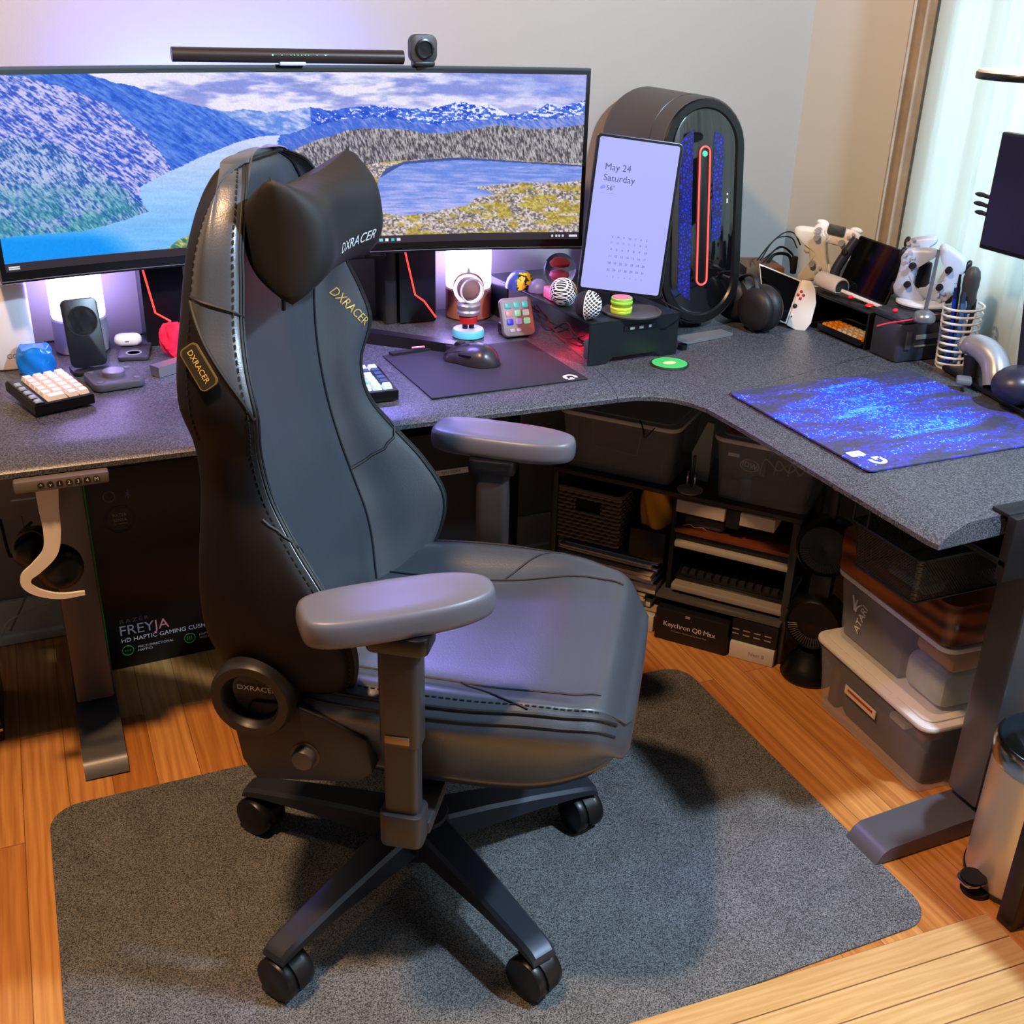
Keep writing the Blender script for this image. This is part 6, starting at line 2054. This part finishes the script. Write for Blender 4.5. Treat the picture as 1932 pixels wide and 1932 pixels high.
# ---------------------------------------------------------------- corner rack (turned towards the room corner)
Wd = Vector((math.cos(math.radians(-50)), math.sin(math.radians(-50)), 0)); Nd = Vector((Wd.y, -Wd.x, 0))
Nd = Vector((-.766, -.643, 0))   # facing the chair
K0 = onz(1242, 1192, 0.0)
K0.z = 0
def onK(px, py, d=0.0):
    """point on the rack's front plane (d further back)"""
    return onp(px, py, tuple(K0 - Nd * d), tuple(Nd))
def kc_(p):  # along, up
    return ((p - K0).dot(Wd), p.z)
print('rack', [tuple(round(v, 3) for v in kc_(onK(*q))) for q in ((1050, 920), (1160, 1010), (1210, 1180), (1375, 1212), (1470, 1238), (1280, 930), (1470, 985), (1540, 950), (1055, 790), (1270, 930), (1300, 770))])
rk_ = thing('corner_rack', 'black two-bay rack tucked in the corner under the desk', 'rack', (K0.x, K0.y, .0005), math.radians(-50))
RKM = mat('rack_black', (14, 14, 15), .5)
def kb(name, u0, u1, z0, z1, d0, d1, m, parent, bev=.002, seg=2):
    return MB().box(((u0 + u1) / 2, (d0 + d1) / 2, (z0 + z1) / 2), (u1 - u0, d1 - d0, z1 - z0), m, bev=bev).build(name, None, parent)
RTOP = .385
for u0 in (-.302, .300):
    for d0 in (.0, .235):
        kb('post', u0 - .009, u0 + .009, 0, RTOP - .012, d0, d0 + .02, mat('rack_post_grey', (60, 60, 60), .4, .3), rk_)
kb('post', .000, .012, 0.0, RTOP - .012, .02, .255, RKM, rk_)
kb('shelf', -.311, .311, RTOP - .012, RTOP, .0, .26, mat('rack_shelf_brown', (58, 46, 40), .5), rk_)
kb('back_panel', -.31, .31, .01, RTOP - .014, .256, .260, RKM, rk_, bev=.0005)
def KM(u, d, z):   # rack frame -> world
    return rk_.matrix_basis @ Vector((u, d, z))
rk_rot = math.radians(-50)
RW = Matrix.Translation((K0.x, K0.y, .0005)) @ Matrix.Rotation(rk_rot, 4, 'Z')
def place(u, d, z):
    return RW @ Vector((u, d, z))
def kthing(name, lab, cat_, u, d, z, group=None):
    return thing(name, lab, cat_, place(u, d, z), rk_rot, group)
def kbox(name, lab, cat_, u0, u1, d0, d1, z0, z1, m, bev=.002, group=None):
    return tag(MB().box((0, 0, (z1 - z0) / 2), (u1 - u0, d1 - d0, z1 - z0), m, bev=bev).build(name, None, loc=place((u0 + u1) / 2, (d0 + d1) / 2, z0), rz=rk_rot), lab, cat_, group)
# clear storage bins
CLR = nodes_of('clear_bin_plastic')
m, nt, pb = CLR
pb.inputs['Base Color'].default_value = (.55, .56, .60, 1); pb.inputs['Roughness'].default_value = .15; pb.inputs['Alpha'].default_value = .26
CLR = m
LIDM = mat('bin_lid_white', (214, 208, 200), .4)
def storage_bin(name, lab, loc, rz, w_, d_, h_, taper=.012, handle=False, lidm=None):
    t = thing(name, lab, 'storage bin', loc, rz, None)
    b = MB()
    O1 = rrect(w_ - 2 * taper - .014, d_ - 2 * taper - .014, .02, 5); O2 = rrect(w_ - .014, d_ - .014, .024, 5)
    I1 = rrect(w_ - 2 * taper - .018, d_ - 2 * taper - .018, .019, 5)
    mid_ = [((a[0] + c[0]) / 2, (a[1] + c[1]) / 2) for a, c in zip(O1, O2)]
    b.grid([[(x, y, .001) for x, y in O1], [(x * .995, y * .995, h_ * .52) for x, y in mid_], [(x, y, h_ * .54) for x, y in mid_], [(x, y, h_ - .014) for x, y in O2]], wrap=True)
    b.add([(x, y, .001) for x, y in O1], [tuple(range(len(O1)))])
    b.build('tub', CLR, t, smooth=50)
    l = MB().slab(rrect(w_, d_, .03, 6), h_ - .016, h_ - .004, lidm or LIDM, bev=.004)
    l.slab(rrect(w_ - .035, d_ - .035, .024, 6), h_ - .004, h_, lidm or LIDM, bev=.0015)
    l.build('lid', None, t, smooth=40)
    return t
bA = storage_bin('storage_bin', 'clear storage bin with grey-white lid, left one on top of the corner rack', place(-.155, .125, RTOP), rk_rot, .31, .235, .155)
MB().tube([(-.06, -.116, .137), (-.055, -.118, .075), (.09 - .03, -.118, .07), (.065, -.116, .137)], .0012, mat('bin_wire_line', (120, 120, 130), .4), 6).build('molded_handle', None, bA)
kbox('packed_bundle', 'dark navy bundle inside the left clear bin on the rack', 'bundle', -.27, -.04, .045, .20, RTOP + .004, RTOP + .115, mat('navy_dark_cloth', (22, 24, 40), .8, noise=.3, nscale=30), .012)
P = [place(-.10, .02, RTOP + .155), place(-.08, -.005, RTOP + .14), place(-.075, -.008, RTOP + .125), place(-.055, .0, RTOP + .15)]
tag(MB().tube(bez(P, 8), .0018, SOFT, 6).build('cable_tie', SOFT), 'black cable hooked over the front lid edge of the left rack bin', 'cable')
bB = storage_bin('storage_bin', 'clear storage bin of dark odds and ends, right one on top of the corner rack', place(.205, .125, RTOP), rk_rot, .25, .235, .160)
cm = kbox('comic_box', 'dark blue box with an oval mark inside the right rack bin', 'box', .10, .20, .06, .10, RTOP + .045, RTOP + .125, mat('comic_blue', (40, 66, 92), .5))
b = MB(); b.text('IDW', .018, frame((.012, -.0208, .035), (1, 0, -.2), (.2, 0, 1)), WPR, .0003)
b.tube([(.012 + .022 * math.cos(2 * PI * k / 30), -.0212, .035 + .014 * math.sin(2 * PI * k / 30)) for k in range(30)], .0009, WPR, 5, closed=True)
b.box((-.028, -.021, .054), (.026, .001, .008), WPR)
b.build('printed_mark', None, cm)
kbox('packed_bundle', 'dark maroon pouch at the front of the right rack bin', 'pouch', .105, .15, .03, .055, RTOP + .004, RTOP + .05, mat('maroon_pouch', (52, 40, 44), .6), .004)
kbox('packed_bundle', 'black padded case filling the right side of the right rack bin', 'case', .17, .30, .05, .20, RTOP + .004, RTOP + .06, mat('case_black', (18, 18, 24), .7, noise=.3, nscale=30), .012)
for k in range(3):
    P = [place(.19 + .03 * k, .045 + .012 * k, RTOP + .07), place(.20 + .03 * k, .045, RTOP + .11), place(.23 + .025 * k, .05, RTOP + .085), place(.25 + .02 * k, .06, RTOP + .10)]
    tag(MB().tube(bez(P, 8), .0018, mat('cable_pale_grey', (130, 134, 140), .5), 6).build('cable', None), 'pale grey looped cable inside the right rack bin', 'cable', 'loose cables in the right rack bin')
kbox('orange_tag', 'small orange-red tag on the lid of the right rack bin', 'tag', .11, .14, .04, .055, RTOP + .1602, RTOP + .166, mat('orange_red', (170, 60, 36), .5), .001)
# chrome hook stand and pale wedge between the bins
t = kthing('hook_stand', 'chrome two-prong stand on a pale round plate between the rack bins', 'stand', .035, .03, RTOP)
MB().lathe([(.030, .0005), (.031, .003), (.001, .005)], mat('plate_pale', (180, 176, 168), .35), 30).build('base', None, t)
for x in (-.009, .009):
    MB().tube(bez([(x, 0, .004), (x, 0, .035), (x, .006, .044), (x, .012, .035)], 5), .0026, CHR, 10).build('prong', None, t)
MB().tube([(0, .012, .004), (0, .014, .085)], .0030, DSK, 8).build('stem', None, t)
t = kthing('pale_wedge', 'pale grey-green folded card wedge behind the chrome stand, between the rack bins', 'card', .035, .10, RTOP)
MB().add([(-.02, 0, .0), (.022, 0, .0), (.022, .03, .0), (-.02, .03, .0), (-.024, -.004, .070), (.012, 0, .072), (.022, .0, .150), (.006, .0, .150), (.022, .02, .15), (.0, .03, .07)], [(0, 1, 5, 4), (4, 5, 6, 7), (1, 2, 8, 6), (1, 6, 5), (2, 3, 9, 8), (3, 0, 4, 9), (4, 7, 8, 9), (6, 8, 7), (0, 3, 2, 1)]).build('card', mat('sage_card', (150, 165, 155), .6), t, smooth=0)
# left bay: basket, cloth, books
zb_ = .182
wk = kthing('woven_basket', 'brown woven basket with a handle slot on the left side of the rack', 'basket', -.214, .105, zb_ + .012)
WKM = mat('woven_brown', (116, 100, 86), .6)
bw, bd_, bh = .165, .19, .135
b = MB()
rows_ = 13
for r in range(rows_):
    z = .006 + bh * r / rows_
    if True:
        for (a0_, a1_, fixed, axis) in ((-bw / 2, bw / 2, -bd_ / 2, 'x'), (-bd_ / 2, bd_ / 2, bw / 2, 'y'), (-bd_ / 2, bd_ / 2, -bw / 2, 'y'), (-bw / 2, bw / 2, bd_ / 2, 'x')):
            n = 24
            pts = []
            for k in range(n + 1):
                s_ = a0_ + (a1_ - a0_) * k / n
                wv_ = .0022 * math.cos(PI * k / 1.5 + PI * (r % 2))
                pts.append((s_, fixed + wv_, z) if axis == 'x' else (fixed + wv_, s_, z))
            if axis == 'x' and fixed < 0 and 8 <= r <= 10:
                b.tube(pts[:8], .0046, WKM, 6); b.tube(pts[17:], .0046, WKM, 6)
            else:
                b.tube(pts, .0046, WKM, 6)
b.build('weave', None, wk)
MB().box((0, 0, .003), (bw - .006, bd_ - .006, .004), WKM).build('bottom', None, wk)
rim_ = [(x, y, bh + .004) for x, y in rrect(bw + .004, bd_ + .004, .012)]
MB().tube(rim_, .0055, WKM, 8, closed=True).build('rim', None, wk)
MB().box((0, .0, .06), (bw - .02, bd_ - .02, .10), mat('basket_inside_dark', (16, 14, 13), .8), bev=.01).build('liner', None, wk)
# yellow cloth
G = []
for i in range(17):
    f = i / 16
    G.append([((.040 * (1 - .18 * abs(f - .4)) + .005 * math.sin(5 * a + 8 * f)) * math.cos(a), (.045 + .008 * math.sin(4 * a + 5 * f)) * math.sin(a), .001 + .108 * f + .010 * math.sin(2 * a + 1) * f) for a in [2 * PI * k / 44 for k in range(44)]])
tag(MB().grid(G, wrap=True, caps=True).build('folded_cloth', mat('mustard_cloth', (214, 150, 36), .85), loc=place(-.052, .07, .266), rz=rk_rot, smooth=60), 'mustard yellow cloth stuffed beside the woven basket', 'cloth')
kbox('black_carton', 'black carton under the mustard cloth on the rack', 'carton', -.100, -.008, .01, .22, .186, .265, mat('carton_black', (12, 10, 11), .35))
bks = [(-.295, -.020, .010, .23, .012, .032, (70, 76, 70), 'grey-green binder at the bottom of the left rack stack'),
       (-.290, -.012, .005, .22, .032, .052, (170, 150, 120), 'cream paged book low in the left rack stack'),
       (-.285, -.030, .012, .21, .052, .074, (40, 60, 66), 'dark teal book in the left rack stack'),
       (-.290, -.045, .002, .22, .074, .090, (196, 180, 150), 'light tan book in the left rack stack'),
       (-.280, -.020, .012, .22, .090, .124, (18, 20, 24), 'thick black book with white letters in the left rack stack'),
       (-.292, -.025, .000, .21, .124, .140, (34, 74, 128), 'blue covered book in the left rack stack'),
       (-.290, -.030, -.006, .20, .140, .154, (206, 182, 150), 'cream page block book above the blue one'),
       (-.275, -.020, .014, .22, .154, .166, (30, 66, 120), 'thin blue book near the top of the left rack stack'),
       (-.285, -.035, .004, .21, .166, .176, (206, 196, 180), 'thin pale book near the top of the left rack stack'),
       (-.270, -.020, .010, .20, .176, .184, (110, 130, 160), 'thin light blue magazine on top of the left rack stack')]
for u0, u1, d0, d1, z0, z1, co, lab in bks:
    t = kthing('book', lab, 'book', (u0 + u1) / 2, (d0 + d1) / 2, z0, 'books and magazines in the left rack stack')
    w_, d_, h_ = u1 - u0, d1 - d0, z1 - z0
    MB().box((0, 0, h_ / 2), (w_ - .006, d_ - .006, h_ - .004), mat('book_pages', (206, 196, 178), .8), bev=.0006).build('pages', None, t)
    cm_ = mat('book_cover_%d' % co[0], co, .5)
    MB().box((0, 0, .0012), (w_, d_, .0024), cm_).box((0, 0, h_ - .0014), (w_, d_, .0024), cm_).box((0, d_ / 2 - .0012, h_ / 2), (w_, .0024, h_), cm_).build('cover', None, t)
kbox('white_carton', 'white carton at the foot of the left book stack', 'carton', -.075, -.012, -.012, .002, .0, .045, mat('carton_white', (196, 190, 182), .6), .001)
# right bay
t = kbox('keyboard_carton', 'black keyboard carton with white lettering on the floor in front of the rack', 'carton', -.002, .182, -.03, .18, .0, .088, mat('carton_soft_black', (16, 14, 18), .5), .004)
b = MB()
b.text('Keychron Q0 Max', .0185, frame((-.004, -.1056, .048), (1, 0, 0), (0, 0, 1)), mat('carton_white_text', (212, 200, 200), .5), .0003, spacing=.95)
b.text('A Custom Mechanical Number Pad', .0062, frame((-.004, -.1056, .032), (1, 0, 0), (0, 0, 1)), LG, .0003)
b.box((-.010, -.1056, .079), (.012, .0008, .006), LG); b.lathe([(.001, 0), (.001, .0001)], LG, 6, c=(0, -.1054, .07))
b.build('printed_text', None, t, smooth=0)
kbox('silver_slab', 'silver-edged slab resting on the black keyboard carton', 'laptop', -.01, .30, -.020, .20, .108, .118, mat('silver_slab', (96, 92, 90), .35, .5), .003)
t = kbox('black_device', 'black device box with pale printed lines beside the keyboard carton', 'box', .186, .298, -.018, .19, .045, .106, mat('device_black', (18, 20, 22), .4), .003)
b = MB()
for k in range(4):
    for j in range(2):
        b.box((-.045 + .026 * k, -.1046, .022 - .012 * j + .01), (.016, .0006, .003), LG)
b.build('printed_lines', None, t)
t = kbox('white_product_box', 'low white product box on the floor at the right of the rack', 'carton', .188, .296, -.024, .17, .0, .044, mat('carton_white', (196, 190, 182), .6), .002)
b = MB(); b.text('Nest 8', .014, frame((.012, -.0976, .022), (1, 0, 0), (0, 0, 1)), mat('print_tan_grey', (150, 140, 132), .6), .0003); b.build('printed_text', None, t, smooth=0)
kbox('silver_laptop', 'closed silver laptop edge in the middle of the rack', 'laptop', .020, .296, .0, .20, .128, .144, mat('laptop_silver', (170, 160, 150), .35, .4), .003)
t = kthing('old_keyboard', 'black keyboard leaning in the dark middle bay of the rack', 'keyboard', .155, .09, .158)
MB().at((0, 0, .010), (.32, 0, 0)).box((0, 0, .0), (.27, .13, .014), BLK2, bev=.003).build('case', None, t)
for r in range(4):
    for c_ in range(12):
        b = MB().at((0, 0, .010), (.32, 0, 0)); keycap(b, -.115 + .0205 * c_, -.045 + .021 * r, .007, .018, .018, mat('keycap_dark', (28, 28, 32), .4)); b.build('keycap', None, t)
kbox('pale_laptop', 'pale grey laptop edge above the black keyboard in the rack', 'laptop', .018, .294, -.002, .20, .246, .262, mat('laptop_pale', (176, 168, 156), .4, .3), .004)
kbox('walnut_board', 'dark walnut board near the top of the rack', 'board', .016, .292, .0, .22, .284, .294, mat('walnut', (96, 46, 20), .45, noise=.3, nscale=20), .001)
kbox('dark_folder', 'dark folder between the walnut board and the pale laptop', 'folder', .016, .292, .01, .22, .264, .282, mat('folder_black', (20, 18, 18), .6), .001)
t = kbox('crumpled_bag', 'crumpled dark grey bag with pink cord on the walnut board', 'bag', .03, .13, .02, .12, .295, .325, mat('bag_grey', (70, 64, 62), .8, noise=.3, nscale=40), .012)
MB().tube(bez([(-.05, -.055, .003), (-.03, -.06, .012), (-.02, -.055, .004), (.0, -.06, .010), (.01, -.055, .003)], 5), .0014, mat('cord_pinkish', (150, 96, 80), .5), 6).build('cord', None, t)
for u0, u1, lab in ((.016, .134, 'pale card box front, left of the two under the rack top'), (.170, .252, 'pale card box front, right of the two under the rack top')):
    kbox('card_box', lab, 'box', u0, u1, -.006, .10, .340, .372, mat('card_pale', (196, 180, 166), .6), .002)
kbox('spacer_box', 'black box between the two pale card boxes under the rack top', 'box', .136, .168, .0, .10, .325, .372, BLK, .002)

# tall black double fan
fb = Vector((1.547, 1.738, .0005))
fn = thing('tower_fan', 'tall black double-headed fan standing between the rack and the clear bins', 'fan', fb, math.radians(-50))
MB().lathe([(.061, .0), (.064, .006), (.062, .018), (.052, .040), (.034, .060), (.030, .075)], mat('fan_gloss_black', (8, 8, 9), .35), 44).build('base', None, fn)
for z in (.155, .345):
    b = MB(); b.M = Matrix.Translation((0, 0, z)) @ Matrix.Rotation(PI / 2, 4, 'X')
    b.lathe([(.028, -.045), (.056, -.038), (.066, -.02), (.068, .02), (.064, .036), (.059, .042), (.056, .034), (.020, .030), (.001, .034)], mat('fan_gloss_black', (8, 8, 9), .35), 44)
    b.build('fan_head', None, fn, smooth=50)
    b = MB()
    for k in range(26):
        a = PI * 1.05 + PI * .9 * k / 25
        b.M = Matrix.Translation((0, 0, z)) @ Matrix.Rotation(PI / 2, 4, 'X')
        b.tube([(.036 * math.cos(a), .036 * math.sin(a), .036), (.058 * math.cos(a), .058 * math.sin(a), .037)], .0007, mat('grille_grey', (90, 90, 92), .4), 4)
    b.build('grille', None, fn)
MB().box((0, .0, .25), (.05, .05, .07), BLK, bev=.01).build('neck', None, fn)
MB().box((0, 0, .44), (.02, .03, .10), BLK, bev=.005).build('top_post', None, fn)
P = [fb + Vector((-.03, -.03, .50)), fb + Vector((-.02, -.03, .56)), fb + Vector((-.035, -.02, .60))]
tag(MB().tube(bez(P, 6), .003, CHR, 8).ball(P[0], .007, CHR, 10).build('chrome_pull', CHR), 'small chrome pull hanging above the black fan', 'pull')

# bins at the right leg
brz = math.radians(-3.5)
def rbox(M_, c, d, m_, bev=.002):
    return M_.box(c, d, m_, bev=bev)
bl_loc = Vector((1.640, 1.462, .0005))
b1 = storage_bin('storage_bin', 'clear storage bin with cream-white lid, bottom of the stack by the right leg', bl_loc, brz, .345, .385, .178, .016)
bx_ = lambda name, lab, cat_, c, d, z, m_, bev=.004: tag(MB().box((0, 0, d[2] / 2), d, m_, bev=bev).build(name, None, loc=Matrix.Translation(bl_loc) @ Matrix.Rotation(brz, 4, 'Z') @ Vector((c[0], c[1], z)), rz=brz), lab, cat_)
bx_('packed_bundle', 'dark purple-grey bundle inside the bottom clear bin', 'bundle', (0, -.02), (.26, .28, .085), .004, mat('plum_bundle', (44, 34, 40), .8, noise=.4, nscale=40), .02)
bx_('packed_bundle', 'brown box at the far end inside the bottom clear bin', 'box', (-.03, .145), (.20, .03, .10), .004, mat('brown_inside', (70, 50, 30), .7))
bx_('red_toy', 'small red piece on the dark bundle inside the bottom clear bin', 'piece', (-.09, -.12), (.05, .03, .02), .090, mat('dull_red', (150, 40, 36), .5), .006)
bx_('white_connector', 'small white connector pieces in the bottom clear bin', 'piece', (-.11, -.06), (.03, .05, .015), .090, WHT, .004)
b = MB(); b.box((-.1655, .012, .106), (.0012, .105, .020), mat('label_paper', (214, 196, 176), .6))
b.box((-.1663, .012, .108), (.0006, .085, .006), mat('label_red_line', (170, 60, 40), .6))
b.build('paper_label', None, b1)
b2_loc = bl_loc + Vector((.0, .0, .178))
b2 = storage_bin('storage_bin', 'clear storage bin with white lid, middle of the stack under the wooden case', b2_loc + Vector((.012, .002, .0005)), brz, .325, .365, .168, .014)
bx_('game_box', 'dark violet game box standing inside the middle clear bin', 'box', (-.06, .065), (.12, .19, .12), .184, mat('violet_box', (70, 62, 84), .5))
bx_('orange_lidded_tub', 'tub with orange-brown rim inside the middle clear bin', 'tub', (-.02, -.105), (.18, .11, .03), .270, mat('orange_rim', (190, 130, 60), .5), .01)
bx_('green_cloth', 'grey and green cloth inside the middle clear bin', 'cloth', (-.02, -.10), (.20, .12, .08), .184, mat('grey_green_cloth', (160, 166, 158), .8, noise=.3, nscale=25), .02)
b = MB()
MM = Matrix.Translation((0, 0, 0))
Fz = frame((-.1510, .095, .085), (0, -.25, 1), (0, 1, .25))
b.text('ATARI', .026, Fz @ Matrix.Translation((.0, -.012, 0)), WPR, .0004, squash=1.0)
for s in (-1, 0, 1):
    P = [Fz @ Vector((x, y, .001)) for x, y in ((.004 + .0, .012 + s * .003), (.012, .014 + s * .004), (.022 if s else .020, .016 + s * (.010 if s else 0)), (.030, .016 + s * .016))]
    b.tube(bez(P, 4), .0018, WPR, 5)
b.build('printed_mark', None, b2, smooth=0)
WOODB = nodes_of('glossy_walnut_case')
m, nt, pb = WOODB
tc = nt.nodes.new('ShaderNodeTexCoord'); mpg = nt.nodes.new('ShaderNodeMapping'); mpg.inputs['Scale'].default_value = (2.5, 1.2, 5)
nt.links.new(tc.outputs['Object'], mpg.inputs[0])
wv = nt.nodes.new('ShaderNodeTexWave'); wv.inputs['Scale'].default_value = 1.8; wv.inputs['Distortion'].default_value = 9; wv.inputs['Detail'].default_value = 3; wv.bands_direction = 'Z'
nt.links.new(mpg.outputs[0], wv.inputs[0])
cr = nt.nodes.new('ShaderNodeValToRGB'); cr.color_ramp.elements[0].color = (*lin((74, 34, 14)), 1); cr.color_ramp.elements[1].color = (*lin((150, 82, 36)), 1)
nt.links.new(wv.outputs[1], cr.inputs[0]); nt.links.new(cr.outputs[0], pb.inputs['Base Color']); pb.inputs['Roughness'].default_value = .3
wc_ = thing('wooden_case', 'glossy walnut wooden case on top of the clear bins by the right leg', 'case', b2_loc + Vector((.0, .0, .1695)), brz)
MB().slab(rrect(.32, .36, .03, 6), .0005, .092, m, bev=.008).build('case', None, wc_, smooth=40)
MB().slab(rrect(.16, .10, .01, cx=.06, cy=-.11), .0925, .097, mat('paper_pale', (196, 200, 196), .6)).build('paper_label', None, wc_)
MB().at((-.02, -.1835, .045), (PI / 2, 0, 0)).lathe([(.014, -.004), (.016, .0), (.015, .003), (.001, .004)], BLK, 24).build('latch', None, wc_)

# black mesh basket hanging under the wing
mb_ = thing('mesh_basket', 'black wire mesh basket hung under the right desk wing', 'basket', (1.495, 1.355, .485))
mw, mdp, mh = .32, .18, .090
mm, nt, pb = nodes_of('black_wire_mesh')
tc = nt.nodes.new('ShaderNodeTexCoord'); sx = nt.nodes.new('ShaderNodeSeparateXYZ'); nt.links.new(tc.outputs['Object'], sx.inputs[0])
sm1 = nt.nodes.new('ShaderNodeMath'); sm1.operation = 'ADD'; nt.links.new(sx.outputs[0], sm1.inputs[0]); nt.links.new(sx.outputs[1], sm1.inputs[1])
prev = []
for sg in (1, -1):
    a1 = nt.nodes.new('ShaderNodeMath'); a1.operation = 'MULTIPLY_ADD'; a1.inputs[1].default_value = sg; nt.links.new(sx.outputs[2], a1.inputs[0]); nt.links.new(sm1.outputs[0], a1.inputs[2])
    a2 = nt.nodes.new('ShaderNodeMath'); a2.operation = 'MULTIPLY'; a2.inputs[1].default_value = 1100; nt.links.new(a1.outputs[0], a2.inputs[0])
    a3 = nt.nodes.new('ShaderNodeMath'); a3.operation = 'SINE'; nt.links.new(a2.outputs[0], a3.inputs[0]); prev.append(a3)
mxm = nt.nodes.new('ShaderNodeMath'); mxm.operation = 'MAXIMUM'; nt.links.new(prev[0].outputs[0], mxm.inputs[0]); nt.links.new(prev[1].outputs[0], mxm.inputs[1])
gtm = nt.nodes.new('ShaderNodeMath'); gtm.operation = 'GREATER_THAN'; gtm.inputs[1].default_value = .1; nt.links.new(mxm.outputs[0], gtm.inputs[0])
nt.links.new(gtm.outputs[0], pb.inputs['Alpha']); pb.inputs['Base Color'].default_value = (.01, .01, .01, 1); pb.inputs['Roughness'].default_value = .35
b = MB()
O1 = rrect(mw - .02, mdp - .02, .012, 4); O2 = rrect(mw, mdp, .014, 4)
b.grid([[(x, y, 0) for x, y in O1], [(x, y, mh) for x, y in O2]], wrap=True); b.add([(x, y, 0) for x, y in O1], [tuple(range(len(O1)))])
b.build('mesh', mm, mb_, smooth=0)
b = MB(); b.tube([(x, y, mh) for x, y in O2], .0035, BLK, 8, closed=True).tube([(x, y, 0) for x, y in O1], .0025, BLK, 8, closed=True)
b.build('frame', BLK, mb_)
b = MB()
for x, y in ((-mw / 2, 0.05), (mw / 2, 0.05), (-mw / 2, .09), (mw / 2, .09)):
    b.tube([(x, y, mh), (x, y, .7 - .485)], .003, BLK, 6)
b.build('hanger', BLK, mb_)
for k, (x, y, d_, co, lab) in enumerate(((-.09, -.02, (.05, .10, .02), (150, 156, 156), 'pale folded cable inside the black mesh basket'), (.05, .0, (.12, .07, .03), (30, 30, 34), 'black power brick inside the black mesh basket'))):
    tag(MB().box((0, 0, d_[2] / 2), d_, mat('basket_item_%d' % k, co, .5), bev=.006).build(('folded_cable', 'power_brick')[k], None, loc=(1.495 + x, 1.355 + y, .487)), lab, ('cable', 'power brick')[k])

# pedal bin
tb2 = thing('pedal_bin', 'small brushed steel pedal bin with black lid top at the lower right', 'bin', (1.500, 1.045, .0005))
STE = mat('brushed_steel_warm', (205, 188, 166), .32, .55)
MB().lathe([(.094, .0), (.096, .004), (.096, .012)], BLK, 48).build('base_ring', None, tb2)
MB().lathe([(.0935, .012), (.0935, .262)], STE, 56).build('body', None, tb2)
MB().lathe([(.0965, .262), (.0975, .266), (.0975, .292), (.094, .300), (.090, .302)], CHR, 56).build('lid_ring', None, tb2)
MB().lathe([(.089, .3025), (.070, .310), (.035, .315), (.001, .316)], mat('lid_blue_black', (30, 42, 50), .15, .3, coat=.6), 48).build('lid', None, tb2)
a = math.radians(178)
pdx, pdy = math.cos(a), math.sin(a)
b = MB(); b.M = Matrix.Rotation(a, 4, 'Z')
b.grid([[(x, -w_, z), (x, w_, z), (x, w_, z + .004), (x, -w_, z + .004)] for x, w_, z in ((.088, .014, .020), (.105, .018, .026), (.122, .022, .031), (.135, .016, .030), (.138, .008, .029))], CHR, wrap=True, caps=True)
b.slab([(x, y) for x, y in [(.112 + .022 * math.cos(t_), .022 * math.sin(t_)) for t_ in np.linspace(0, 2 * PI, 20)[:-1]]], .0365, .0385, SOFT)
b.build('pedal', None, tb2, smooth=40)
b = MB(); b.M = Matrix.Rotation(a, 4, 'Z'); b.slab([(.10 + .026 * math.cos(t_), .026 * math.sin(t_)) for t_ in np.linspace(0, 2 * PI, 24)[:-1]], 0, .010, SOFT, bev=.002)
b.build('foot_pad', None, tb2)
t = thing('stool', 'black stool seen only by its square front leg at the lower right edge', 'stool', (1.60, .93, .0005))
for x, y in ((-.20, .035), (.16, .05), (-.18, -.28), (.18, -.28)):
    MB().box((x, y, .26), (.034, .034, .52), mat('stool_black_wood', (20, 15, 14), .4), bev=.003).build('leg', None, t)
MB().box((-.01, -.12, .535), (.42, .40, .03), mat('stool_black_wood', (20, 15, 14), .4), bev=.008).build('seat', None, t)
print('done')
